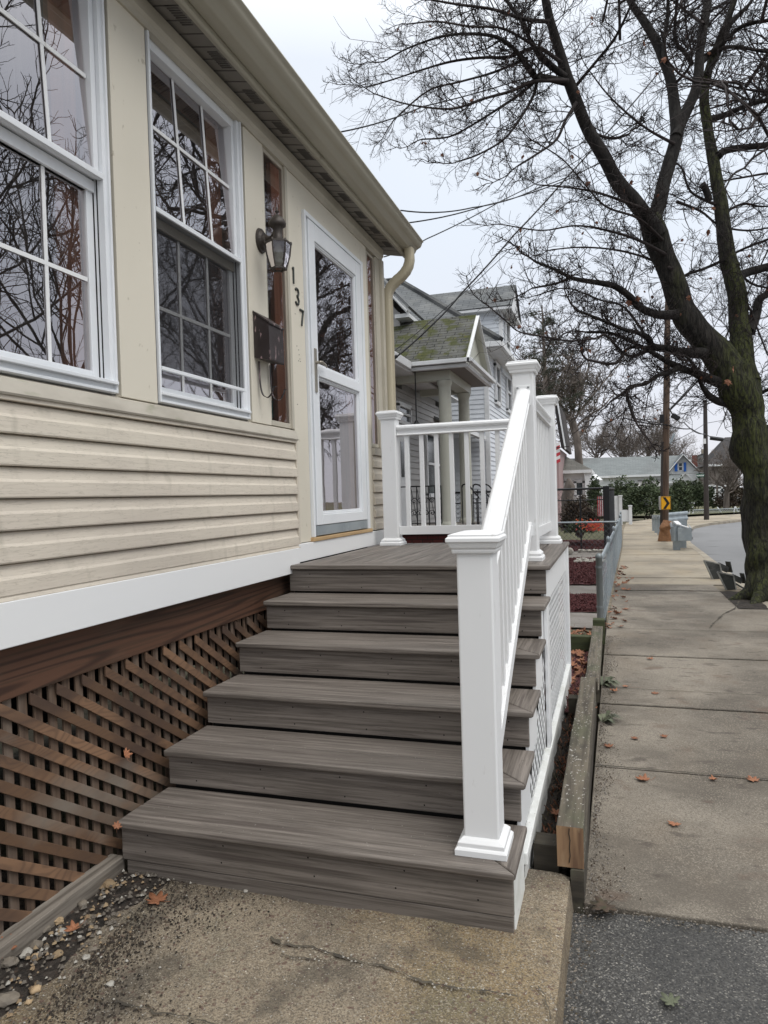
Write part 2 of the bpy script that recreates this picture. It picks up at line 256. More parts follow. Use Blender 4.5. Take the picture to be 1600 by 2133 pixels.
MT['yellow'] = M('sign_yellow', (.85, .42, .01), [], .45)
MT['signback'] = M('sign_aluminium', (.42, .44, .45), [], .4, None, .5)
MT['blackpaint'] = M('sign_black', (.012, .012, .012), [], .5)
MT['green_sign'] = M('sign_green', (.01, .11, .06), [], .5)
MT['signwhite'] = M('sign_white', (.75, .75, .75), [], .5)
MT['bag'] = M('brown_paper_bag', (.30, .155, .075), [((.19, .09, .042), (4, 4, 4), .42, .65, .8, 'n')], .8, ((7, 7, 7), .9, .05))
MT['blueshut'] = M('blue_shutter', (.02, .14, .55), [], .5)
MT['flagred'] = M('flag_red', (.45, .035, .05), [], .7)
MT['flagwhite'] = M('flag_white', (.7, .68, .68), [], .7)
MT['flagblue'] = M('flag_blue', (.03, .05, .2), [], .7)
MT['stone'] = M('pebble_stone', (.17, .145, .115), [((.1, .09, .08), (20, 20, 20), .4, .7, .7, 'n')], .8, ((50, 50, 50), .5, .004), rnd=.45)
MT['stone_tan'] = M('tan_stone', (.34, .25, .15), [((.2, .13, .075), (30, 30, 30), .4, .7, .7, 'n')], .8, ((50, 50, 50), .5, .004), rnd=.3)
MT['stone_w'] = M('pale_stone', (.36, .34, .30), [((.22, .2, .17), (9, 9, 9), .45, .7, .7, 'n')], .8)
MT['orange'] = M('orange_decoration', (.55, .09, .02), [], .6)
MT['redpaint'] = M('red_decoration', (.45, .02, .02), [], .5)
MT['grass'] = M('winter_grass', (.10, .095, .05), [((.055, .07, .025), (3, 3, 3), .45, .7, .7, 'n')], .95)

# ------------------------------------------------------------------ mesh builder
class MB:
    def __init__(s): s.v = []; s.f = []; s.mi = []; s.sm = []; s.uv = {}
    def add(s, vs, fs, mi=0, smooth=False):
        o = len(s.v); s.v += [tuple(p) for p in vs]
        for f in fs:
            s.f.append(tuple(i + o for i in f)); s.mi.append(mi); s.sm.append(smooth)
    def box(s, x0, x1, y0, y1, z0, z1, mi=0):
        x0, x1 = min(x0, x1), max(x0, x1); y0, y1 = min(y0, y1), max(y0, y1); z0, z1 = min(z0, z1), max(z0, z1)
        s.add([(x0, y0, z0), (x1, y0, z0), (x1, y1, z0), (x0, y1, z0), (x0, y0, z1), (x1, y0, z1), (x1, y1, z1), (x0, y1, z1)],
              [(0, 3, 2, 1), (4, 5, 6, 7), (0, 1, 5, 4), (1, 2, 6, 5), (2, 3, 7, 6), (3, 0, 4, 7)], mi)
    def prism(s, pts, z0, z1, mi=0):          # pts counter-clockwise in XY
        n = len(pts)
        s.add([(x, y, z0) for x, y in pts] + [(x, y, z1) for x, y in pts],
              [tuple(range(n - 1, -1, -1)), tuple(range(n, 2 * n))] + [(i, (i + 1) % n, (i + 1) % n + n, i + n) for i in range(n)], mi)
    def extr(s, pts, axis, a, b, mi=0, smooth=False):   # pts (u,v): axis 'y' -> (x,z), axis 'x' -> (y,z)
        n = len(pts)
        def P(u, v, t): return (u, t, v) if axis == 'y' else (t, u, v)
        s.add([P(u, v, a) for u, v in pts] + [P(u, v, b) for u, v in pts],
              [tuple(range(n)), tuple(range(2 * n - 1, n - 1, -1))], mi)
        s.add([P(u, v, a) for u, v in pts] + [P(u, v, b) for u, v in pts],
              [(i + n, (i + 1) % n + n, (i + 1) % n, i) for i in range(n)], mi, smooth)
    def bar(s, p, q, w, h, mi=0, up=Vector((0, 0, 1))):
        p = Vector(p); q = Vector(q); d = (q - p).normalized(); a = d.cross(up)
        if a.length < 1e-4: a = d.cross(Vector((1, 0, 0)))
        a.normalize(); b = a.cross(d).normalized(); a = a * w / 2; b = b * h / 2
        s.add([p - a - b, p + a - b, p + a + b, p - a + b, q - a - b, q + a - b, q + a + b, q - a + b],
              [(0, 1, 2, 3), (7, 6, 5, 4), (0, 4, 5, 1), (1, 5, 6, 2), (2, 6, 7, 3), (3, 7, 4, 0)], mi)
    def tube(s, pts, rad, n=8, mi=0, caps=True, smooth=True, jag=0.0):
        pts = [Vector(p) for p in pts]; k = len(pts)
        if not hasattr(rad, '__len__'): rad = [rad] * k
        up = None; rings = []
        for i in range(k):
            d = (pts[min(i + 1, k - 1)] - pts[max(i - 1, 0)])
            if d.length < 1e-9: d = Vector((0, 0, 1))
            d.normalize()
            if up is None:
                up = d.orthogonal().normalized()
            else:
                up = (up - d * up.dot(d))
                if up.length < 1e-6: up = d.orthogonal()
                up.normalize()
            b = d.cross(up)
            rings.append([pts[i] + (up * cos(2 * pi * j / n) + b * sin(2 * pi * j / n)) * rad[i] * (1 + (jag * noise.noise((pts[i] + up * cos(2 * pi * j / n) * rad[i] + b * sin(2 * pi * j / n) * rad[i]) * 4.0) if jag else 0)) for j in range(n)])
        vs = [p for r in rings for p in r]
        fs = [(i * n + j, i * n + (j + 1) % n, (i + 1) * n + (j + 1) % n, (i + 1) * n + j) for i in range(k - 1) for j in range(n)]
        s.add(vs, fs, mi, smooth)
        if caps and n > 3:
            s.add(rings[0], [tuple(range(n - 1, -1, -1))], mi); s.add(rings[-1], [tuple(range(n))], mi)
    def lathe(s, c, prof, n=20, mi=0, smooth=True, sq=False):   # prof (r,z); sq -> square section
        c = Vector(c); rings = []
        if sq: n = 4
        for r, z in prof:
            k = 1.41421356 if sq else 1; off = pi / 4 if sq else 0
            rings.append([c + Vector((r * k * cos(2 * pi * j / n + off), r * k * sin(2 * pi * j / n + off), z)) for j in range(n)])
        vs = [p for r in rings for p in r]
        fs = [(i * n + j, i * n + (j + 1) % n, (i + 1) * n + (j + 1) % n, (i + 1) * n + j) for i in range(len(prof) - 1) for j in range(n)]
        s.add(vs, fs, mi, smooth and not sq)
        s.add(rings[0], [tuple(range(n - 1, -1, -1))], mi); s.add(rings[-1], [tuple(range(n))], mi)
    def roof(s, p0, p1, p2, p3, th=.06, mi=0, mi2=None):  # p0-p1 eave, p2-p3 ridge; slab with UVs in metres
        P = [Vector(p) for p in (p0, p1, p2, p3)]
        e = (P[1] - P[0]).normalized(); nrm = (P[1] - P[0]).cross(P[3] - P[0])
        if nrm.length < 1e-6: nrm = (P[1] - P[0]).cross(P[2] - P[0])
        nrm.normalize()
        if nrm.z < 0: nrm = -nrm
        up = nrm.cross(e)
        if up.z < 0: up = -up
        o = len(s.v); fi = len(s.f)
        Q = [p - nrm * th for p in P]
        tri = (P[2] - P[3]).length < 1e-5
        if tri:
            s.add(P[:3] + Q[:3], [(0, 1, 2)], mi); s.add(P[:3] + Q[:3], [(5, 4, 3), (0, 3, 4, 1), (1, 4, 5, 2), (2, 5, 3, 0)], mi if mi2 is None else mi2)
        else:
            s.add(P + Q, [(0, 1, 2, 3)], mi); s.add(P + Q, [(7, 6, 5, 4), (0, 4, 5, 1), (1, 5, 6, 2), (2, 6, 7, 3), (3, 7, 4, 0)], mi if mi2 is None else mi2)
        s.uv[fi] = [((p - P[0]).dot(e), (p - P[0]).dot(up)) for p in (P[:3] if tri else P)]
    def build(s, name, mats, parent=None, bevel=0, loc=None, seg=2):
        if not isinstance(mats, (list, tuple)): mats = [mats]
        mats = [MT[x] if isinstance(x, str) else x for x in mats]
        off = Vector((0, 0, 0)); q = parent
        while q is not None: off += q.location; q = q.parent
        if loc is not None: off += Vector(loc)
        me = bpy.data.meshes.new(name)
        me.from_pydata([tuple(Vector(p) - off) for p in s.v], [], s.f)
        for mm in mats: me.materials.append(mm)
        me.polygons.foreach_set('material_index', s.mi); me.polygons.foreach_set('use_smooth', s.sm)
        if s.uv:
            ul = me.uv_layers.new(name='UVMap')
            for fi, uvs in s.uv.items():
                for li, u in zip(me.polygons[fi].loop_indices, uvs): ul.data[li].uv = u
        me.update()
        o = bpy.data.objects.new(name, me); COL.objects.link(o)
        if parent is not None: o.parent = parent
        if loc is not None: o.location = loc
        if bevel:
            b = o.modifiers.new('bevel', 'BEVEL'); b.width = bevel; b.segments = seg; b.limit_method = 'ANGLE'; b.angle_limit = radians(40)
            b.use_clamp_overlap = True
        return o

def tag(o, label=None, cat=None, group=None, kind=None):
    if label: o['label'] = label
    if cat: o['category'] = cat
    if group: o['group'] = group
    if kind: o['kind'] = kind
    return o
def thing(name, loc, label, cat, group=None):
    o = bpy.data.objects.new(name, None); o.empty_display_size = .1; COL.objects.link(o); o.location = loc
    return tag(o, label, cat, group)
def bx(name, mat, parent, dims, bevel=0):
    b = MB(); b.box(*dims); return b.build(name, mat, parent, bevel)
def uvbox(mb, x0, x1, y0, y1, z0, z1, mi=0):   # box whose side faces carry metre UVs (for brick)
    fi = len(mb.f); mb.box(x0, x1, y0, y1, z0, z1, mi)
    for k in range(6):
        f = mb.f[fi + k]; vs = [Vector(mb.v[i]) for i in f]
        mb.uv[fi + k] = [((p.x + p.y), p.z) if k > 1 else (p.x, p.y) for p in vs]
def ring(mb, xa, xb, y0, y1, z0, z1, w, wb=None, wt=None, mi=0):    # rectangular frame in the YZ plane
    wb = w if wb is None else wb; wt = w if wt is None else wt
    mb.box(xa, xb, y0, y0 + w, z0, z1, mi); mb.box(xa, xb, y1 - w, y1, z0, z1, mi)
    mb.box(xa, xb, y0 + w, y1 - w, z0, z0 + wb, mi); mb.box(xa, xb, y0 + w, y1 - w, z1 - wt, z1, mi)
def lap(mb, p0, p1, z0, z1, pitch, out, nrm, span=None, mi=0):
    """lapped boards between plan points p0 and p1, facing nrm; span(z)->(t0,t1) trims the course"""
    p0 = Vector((p0[0], p0[1], 0)); p1 = Vector((p1[0], p1[1], 0)); nv = Vector((nrm[0], nrm[1], 0))
    z = z0
    while z < z1 - 1e-4:
        zt = min(z + pitch, z1)
        a0, a1 = (0, 1) if span is None else span(z); b0, b1 = (0, 1) if span is None else span(zt)
        A, B = p0.lerp(p1, a0), p0.lerp(p1, a1); Cc, D = p0.lerp(p1, b0), p0.lerp(p1, b1)
        zz = Vector((0, 0, z)); zu = Vector((0, 0, zt))
        mb.add([A + zz, B + zz, B + zz + nv * out, A + zz + nv * out, Cc + zu, D + zu, D + zu + nv * out * .15, Cc + zu + nv * out * .15],
               [(0, 1, 2, 3), (3, 2, 6, 7), (4, 7, 6, 5), (0, 3, 7, 4), (1, 5, 6, 2), (1, 0, 4, 5)], mi)
        z = zt
G = -.08      # pavement level below the entrance slab
exec_parts = []

# ================================================================== GROUND, ROAD, PAVEMENT
def clip_strip(mb, pts, z, mi=0):
    mb.add([(x, y, z) for x, y in pts], [tuple(range(len(pts)))], mi)
b = MB(); b.add([(-300, -60, G - .14), (400, -60, G - .14), (400, 500, G - .14), (-300, 500, G - .14)], [(0, 1, 2, 3)])
tag(b.build('ground', 'dirt'), kind='structure')
curbline = [(2.0, -12), (2.0, 5), (1.98, 12.4), (2.08, 18), (2.12, 21.5), (2.45, 27), (3.2, 31), (4.05, 33.3), (6.1, 37.0), (9.5, 40.6), (16, 45.5), (30, 53), (60, 66)]
backline = [(-.13, 2.7), (-.108, 5.3), (-.085, 8), (.09, 14), (.27, 20), (.42, 28), (.66, 35), (1.9, 38.5), (4.6, 41.3), (8.2, 44.5), (14.5, 49.6), (28, 57), (58, 70)]
def interp(line, y):
    for (x0, y0), (x1, y1) in zip(line, line[1:]):
        if y0 <= y <= y1: return x0 + (x1 - x0) * (y - y0) / (y1 - y0)
    return line[-1][0]
# road
b = MB(); off = []
for i, (x, y) in enumerate(curbline):
    a = Vector(curbline[max(i - 1, 0)]); c = Vector(curbline[min(i + 1, len(curbline) - 1)]); d = (c - a).normalized()
    off.append((x + d.y * 8.2, y - d.x * 8.2))
off[6] = (10.6, 27.8); off[5] = (10.3, 25); 
for i in range(len(curbline) - 1):
    p, q, r_, s_ = curbline[i], curbline[i + 1], off[i + 1], off[i]
    b.add([(p[0], p[1], G - .11), (s_[0], s_[1], G - .11), (r_[0], r_[1], G - .11), (q[0], q[1], G - .11)], [(0, 1, 2, 3)])
tag(b.build('road', 'road'), kind='structure')
# far pavement beyond the road (seen only as a reflection)
b = MB(); b.box(10.25, 12.4, -12, 24, G - .13, G)
tag(b.build('opposite_sidewalk', 'walk2'), kind='structure')
# sidewalk slabs
joints = [2.70, 4.08, 5.30, 5.72, 6.90, 8.22, 9.75, 11.40, 12.15, 13.05, 14.35, 16.0, 17.6, 19.3, 21.0, 22.8, 24.6, 26.4, 28.2, 30.0, 32.0, 34.0]
b = MB(); g = .0045
for i in range(len(joints) - 1):
    y0, y1 = joints[i], joints[i + 1]
    x00, x01 = interp(backline, y0), interp(backline, y1); x10, x11 = interp(curbline, y0) - .16, interp(curbline, y1) - .16
    dz = random.uniform(-.004, .004); mi = 0 if y1 < 12.5 else 1
    if y0 < 9: n_ = .012
    pts = [(x00, y0 + g), (x10, y0 + g - .0), (x11, y1 - g), (x01, y1 - g)]
    if 9.7 < y0 < 11.5: pts[1] = (1.5, y0 + g); pts[2] = (1.5, y1 - g)      # the tree pit
    b.prism(pts, G - .1, G + dz, mi)
tag(b.build('sidewalk', ['walk', 'walk2'], bevel=.006), kind='structure')
b = MB()
far_c = [(x, y) for x, y in curbline if y > 33]; far_b = [(x, y) for x, y in backline if y > 34]
L_ = [(interp(backline, 34.0), 34.0)] + far_b; R_ = [(interp(curbline, 34.0) - .16, 34.0)] + far_c[1:]
R_ = [(x - .1, y + .12) for x, y in R_]
k_ = min(len(L_), len(R_))
for i in range(k_ - 1):
    b.add([(L_[i][0], L_[i][1], G), (R_[i][0], R_[i][1], G), (R_[i + 1][0], R_[i + 1][1], G), (L_[i + 1][0], L_[i + 1][1], G)], [(0, 1, 2, 3)])
tag(b.build('curving_sidewalk', 'walk2'), kind='structure')
bx('joint_bed', 'joint_far', None, (-.08, 1.84, 2.705, 33.9, G - .07, G - .012)); tag(bpy.data.objects['joint_bed'], kind='structure')
# kerb stones
b = MB()
for i in range(len(curbline) - 1):
    (xa, ya), (xb, yb) = curbline[i], curbline[i + 1]
    n_ = max(1, int(math.hypot(xb - xa, yb - ya) / 2.0))
    for j in range(n_):
        t0, t1 = j / n_ + .002, (j + 1) / n_ - .002
        p = Vector((xa + (xb - xa) * t0, ya + (yb - ya) * t0, 0)); q = Vector((xa + (xb - xa) * t1, ya + (yb - ya) * t1, 0))
        if 18.8 < p.y < 19.6: continue
        d = (q - p).normalized(); nn = Vector((-d.y, d.x, 0)) * .155
        dz = random.uniform(-.01, .012)
        b.prism([(p.x, p.y), (q.x, q.y), (q.x + nn.x, q.y + nn.y), (p.x + nn.x, p.y + nn.y)], G - .2, G + dz)
tag(b.build('curb', 'curb', bevel=.015), kind='structure')
# driveway asphalt
b = MB()
NX, NY = 30, 60
vs = []; 
for j in range(NY + 1):
    for i in range(NX + 1):
        x = -.19 + i * (2.05 + .19) / NX; y = -6 + j * 8.69 / NY
        z = G - .012 + .012 * noise.noise(Vector((x * 1.7, y * 1.7, 0))) - (.02 if x < -.1 else 0)
        if j == NY: z -= .0; y += .03 * noise.noise(Vector((x * 4, 0, 3)))
        vs.append((x, y, z))
b.add(vs, [(j * (NX + 1) + i, j * (NX + 1) + i + 1, (j + 1) * (NX + 1) + i + 1, (j + 1) * (NX + 1) + i) for j in range(NY) for i in range(NX)], 0, True)
tag(b.build('driveway', 'asphalt'), kind='structure')
# concrete entrance slab (rough top, worn rounded edge)
b = MB(); NX, NY = 46, 130; vs = []
X0s, X1s, Y0s, Y1s = -1.80, -.178, -1.2, 2.74
for j in range(NY + 1):
    for i in range(NX + 1):
        x = X0s + (X1s - X0s) * i / NX; y = Y0s + (Y1s - Y0s) * j / NY
        z = .006 * noise.noise(Vector((x * 2.2, y * 2.2, 0))) + .003 * noise.noise(Vector((x * 9, y * 9, 1)))
        if i == NX: z -= .012
        if i == NX - 1: z -= .002
        if x < -1.5: z -= (-1.5 - x) * .022
        # the shallow cracks
        for cy_, amp in ((1.93 + .12 * (x + .9), .006), (2.23 - .22 * (x + .6), .006)):
            dd = abs(y - cy_ - .03 * noise.noise(Vector((x * 5, 7, cy_))))
            if dd < .02 and -1.15 < x < -.25: z -= amp
        vs.append((x, y, z))
b.add(vs, [(j * (NX + 1) + i, j * (NX + 1) + i + 1, (j + 1) * (NX + 1) + i + 1, (j + 1) * (NX + 1) + i) for j in range(NY) for i in range(NX)], 0, True)
b.add([(X1s, Y0s, vs[NX][2]), (X1s, Y1s, vs[-1][2]), (X1s + .012, Y1s, G - .05), (X1s + .012, Y0s, G - .05)], [(0, 3, 2, 1)], 0)
b.add([(X0s, Y1s, -.02), (X1s, Y1s, -.012), (X1s, Y1s, -.3), (X0s, Y1s, -.3)], [(0, 1, 2, 3)], 0)
tag(b.build('entrance_slab', 'slab'), kind='structure')
# cracks: jagged dark lines in slab and pavement
def crack(pix, z, w_, seed, name='crack', mat='groove', chips=0):
    rc = random.Random(seed); P = [az(px, py, z) for px, py in pix]; b = MB(); pts = []
    for p, q in zip(P, P[1:]):
        n_ = max(2, int((q - p).length / .018))
        for k in range(n_): pts.append(p.lerp(q, k / n_) + Vector((rc.gauss(0, .004), rc.gauss(0, .004), 0)))
    L_, R_ = [], []
    for i, p in enumerate(pts):
        d = (pts[min(i + 1, len(pts) - 1)] - pts[max(i - 1, 0)]).normalized(); nv = Vector((-d.y, d.x, 0)); h = w_ * rc.uniform(.15, 1) * (.5 + abs(noise.noise(p * 6)) * 2)
        L_.append(p + nv * h); R_.append(p - nv * h)
    n_ = len(pts); b.add(L_ + R_, [(i, i + 1, n_ + i + 1, n_ + i) for i in range(n_ - 1)])
    for _ in range(chips):
        c = rc.choice(pts) + Vector((rc.gauss(0, .02), rc.gauss(0, .012), .002)); r = rc.uniform(.0012, .0045)
        b.add([c + Vector((cos(a_) * r * rc.uniform(.6, 1.3), sin(a_) * r * rc.uniform(.6, 1.3), 0)) for a_ in (0, 1.3, 2.5, 3.8, 5.1)] + [c + Vector((0, 0, r * .7))], [(0, 1, 5), (1, 2, 5), (2, 3, 5), (3, 4, 5), (4, 0, 5)], 1)
    return tag(b.build(name, [mat, 'stone_w']), kind='structure')
crack([(560, 1952), (590, 1965), (660, 1976), (723, 1997), (807, 2013), (880, 2044), (964, 2060), (1040, 2066), (1095, 2078)], .0085, .006, 1, chips=50)
crack([(590, 1985), (640, 1996), (700, 2002)], .0085, .004, 5, chips=12)
crack([(235, 2083), (300, 2098), (355, 2112), (440, 2130), (520, 2150)], .008, .0045, 2, chips=10)
crack([(1120, 2050), (1140, 2085), (1150, 2133)], .004, .003, 6, chips=6)
for i, yj in enumerate(joints[1:-1]):      # packed dirt in the joints
    rc = random.Random(i); b = MB()
    n_ = 90; wd_ = .004 if yj < 10 else .007; xs = [interp(backline, yj) + .01 + (interp(curbline, yj) - (.17 if not 9.7 < yj < 11.5 else .5) - interp(backline, yj)) * k / n_ for k in range(n_ + 1)]
    A = [(x, yj + wd_ * (1 + rc.random()), G + .0065) for x in xs]; B = [(x, yj - wd_ * (1 + rc.random()), G + .0065) for x in xs]
    b.add(A + B, [(k, k + 1, n_ + k + 2, n_ + k + 1) for k in range(n_)]); tag(b.build('joint_dirt', 'groove' if yj < 12 else 'joint_far'), kind='structure')
crack([(1478, 1308), (1495, 1290), (1508, 1278), (1530, 1268), (1540, 1252)], G + .006, .012, 3)
crack([(1325, 1232), (1380, 1236), (1440, 1233), (1500, 1242)], G + .006, .010, 4)
b = MB(); vs = []
for j in range(25):
    for i in range(9): x_, y_ = 1.49 + .36 * i / 8, 9.755 + 1.64 * j / 24; vs.append((x_, y_, G + .002 + .018 * noise.noise(Vector((x_ * 7, y_ * 7, 0)))))
b.add(vs, [(j * 9 + i, j * 9 + i + 1, (j + 1) * 9 + i + 1, (j + 1) * 9 + i) for j in range(24) for i in range(8)], 0, True)
tag(b.build('tree_pit', 'soil'), kind='structure')
# dirt strip against the lattice
b = MB(); NX, NY = 14, 60; vs = []
for j in range(NY + 1):
    for i in range(NX + 1):
        x = -2.4 + 1.05 * i / NX; y = .6 + 1.72 * j / NY
        z = -.001 + .013 * noise.noise(Vector((x * 9, y * 9, 5))) - .035 * max(0, (x + 1.70) / .27)
        vs.append((x, y, z))
b.add(vs, [(j * (NX + 1) + i, j * (NX + 1) + i + 1, (j + 1) * (NX + 1) + i + 1, (j + 1) * (NX + 1) + i) for j in range(NY) for i in range(NX)], 0, True)
tag(b.build('dirt_strip', 'soil'), kind='structure')
# planting strips beyond the steps, in bands between the fence and the houses
bands = [(2.76, 4.85, 'soil', -.06), (4.95, 6.85, 'mulch', -.05), (6.95, 8.05, 'dirt', -.07), (8.05, 9.05, 'path', -.05), (9.05, 10.5, 'mulch', -.04), (10.5, 11.7, 'path', -.055), (11.7, 16.3, 'mulch', -.03),
         (16.3, 18.2, 'path', -.05), (18.2, 22.5, 'mulch', -.04), (22.5, 34, 'grass', -.05)]
for i, (y0, y1, mt, z) in enumerate(bands):
    xl = -.34 if i < 1 else (-3.2 if y1 > 7 else -1.9); xr = -.2 if i < 2 else -.13
    b = MB(); NXb, NYb = (4 if i < 1 else 26), max(6, int((y1 - y0) * 8)); vs = []
    amp = .018 if mt in ('mulch', 'soil') else .006
    for j in range(NYb + 1):
        for k in range(NXb + 1):
            x = xl + (xr - xl) * k / NXb; y = y0 + (y1 - y0) * j / NYb
            if y > 12: x += .02 * (y - 12) * k / NXb
            yy = y + (.05 * noise.noise(Vector((x * 3, y0, 2))) if 0 < i else 0)
            vs.append((x, yy, z + amp * noise.noise(Vector((x * 12, y * 12, 0)))))
    b.add(vs, [(j * (NXb + 1) + k, j * (NXb + 1) + k + 1, (j + 1) * (NXb + 1) + k + 1, (j + 1) * (NXb + 1) + k) for j in range(NYb) for k in range(NXb)], 0, True)
    nm = {'soil': 'soil_bed', 'mulch': 'mulch_bed', 'dirt': 'bare_earth', 'path': 'garden_path', 'grass': 'lawn'}[mt]
    tag(b.build(nm, mt), kind='structure')

# ================================================================== THE CREAM HOUSE
XW = -1.87
house = thing('cream_house', (XW, 4.0, 0), 'cream house with vinyl siding and white storm door beside the grey steps', 'house')
YE = 5.96          # far corner of the house
YS = -2.6          # near end, behind the camera
# lower wall siding: lapped vinyl courses with a wood-grain face
def vinyl(y0, y1, z0, z1, name):
    b = MB(); n = 6; p = (z1 - z0) / n
    for i in range(n):
        za, zb = z0 + i * p, z0 + (i + 1) * p
        prof = [(XW - .03, za), (XW + .017, za), (XW + .0195, za + .005), (XW + .017, za + p * .5), (XW + .011, za + p * .60), (XW + .003, zb - .006), (XW - .006, zb - .001), (XW - .03, zb)]
        b.extr(prof, 'y', y0, y1)
    return b.build(name, 'vinyl', house)
vinyl(YS, 4.045, 1.165, 1.80, 'vinyl_siding')
vinyl(5.57, 5.86, 1.18, 1.80, 'vinyl_siding')
# corner post of the siding and J channel
b = MB(); b.box(XW - .02, XW + .018, 4.047, 4.07, 1.165, 1.815); b.box(XW - .02, XW + .019, YS, 4.047, 1.801, 1.817)
b.extr([(XW - .01, 1.152), (XW + .022, 1.150), (XW + .016, 1.166), (XW - .01, 1.168)], 'y', YS, 4.06)
b.build('siding_trim', 'vinyl', house, .002)
# sill band under the windows
b = MB(); b.extr([(XW - .12, 1.817), (XW + .026, 1.817), (XW + .03, 1.824), (XW + .012, 1.874), (XW - .03, 1.892), (XW - .12, 1.895)], 'y', YS, 4.062)
b.box(XW - .1, XW + .022, 5.57, 5.90, 1.80, 1.86)
b.build('window_sill_band', 'sill', house)
# cream pillars between the windows, header band and the wide casing of the door
def pillar(y0, y1, z0=1.886, z1=3.56): bx('cream_pillar', 'cream', house, (XW - .09, XW, y0, y1, z0, z1), .003)
pillar(YS, -.02); pillar(.80, 1.10 - .02); pillar(1.10, 1.545); pillar(2.425, 2.665); pillar(3.527, 3.755)
b = MB(); b.box(XW - .1, XW + .001, 4.072, 4.278, 1.176, 3.50); b.box(XW - .1, XW + .001, 5.425, 5.568, 1.18, 3.50)
b.box(XW - .1, XW + .0006, 4.2785, 5.4245, 3.30, 3.50)
b.build('door_casing', 'cream', house, .003)
b = MB(); b.box(XW - .1, XW - .02, YS, YE, 3.545, 3.70)
b.extr([(XW - .02, 3.50), (XW + .012, 3.50), (XW + .018, 3.525), (XW + .03, 3.54), (XW + .03, 3.60), (XW - .02, 3.60)], 'y', YS, YE)
b.build('frieze_board', 'cream_dk', house)
# sidelight beside the lamp: narrow dark window
def pane(par, name, mat, x, y0, y1, z0, z1):
    q = MB(); q.add([(x, y0, z0), (x, y1, z0), (x, y1, z1), (x, y0, z1)], [(0, 1, 2, 3)]); return q.build(name, mat, par)
def sidelight(y0, y1, z0, z1):
    f = MB(); ring(f, XW - .08, XW - .008, y0, y1, z0, z1, .022, .03); f.box(XW - .05, XW + .006, y1 - .018, y1 + .012, z0, z1)
    o = f.build('sidelight_window', 'cream_dk', house, .002)
    pane(o, 'pane', 'sideglass', XW - .016, y0 + .022, y1 - .022, z0 + .03, z1 - .022)
    q = MB(); ring(q, XW - .13, XW - .082, y0 + .004, y1 - .0, z0, z1, .05); q.build('inner_frame', 'innerwood', o, .003)
    q = MB(); q.box(XW - .06, XW - .03, y1 - .14, y1 - .02, z0 + .03, z1 - .02); q.build('wooden_jamb', 'innerwood', o, .003)
    return o
sl = sidelight(3.757, 4.05, 1.89, 3.50)
q = MB(); q.lathe((XW - .06, 3.83, 1.94), [(.03, 0), (.032, .01), (.032, .10), (.026, .105)], 16, 0)
q.lathe((XW - .06, 3.83, 2.0452), [(.026, 0), (.027, .002), (.027, .04), (.02, .045)], 16, 1); q.build('teal_bottle', ['teal', 'stone_w'], None)
tag(bpy.data.objects['teal_bottle'], 'teal bottle with a pale cap standing inside the narrow window beside the door', 'bottle')
sidelight(5.60, 5.80, 1.87, 3.49)
b = MB(); b.box(XW - .1, XW + .004, 5.802, 5.90, 1.862, 3.50); b.box(XW - .1, XW + .02, 5.862, 5.95, 1.18, 1.80); b.box(XW - .1, XW + .03, 5.9, YE, 1.802, 3.50)
b.build('corner_board', 'cream_dk', house, .003)
b = MB(); b.box(-9.0, XW - .1, YE - .06, YE, 1.15, 3.56); b.build('end_wall', 'vinyl', house)
b = MB(); b.box(-9.0, XW - .1, YS, YS + .06, 0, 3.56); b.build('end_wall', 'vinyl', house)

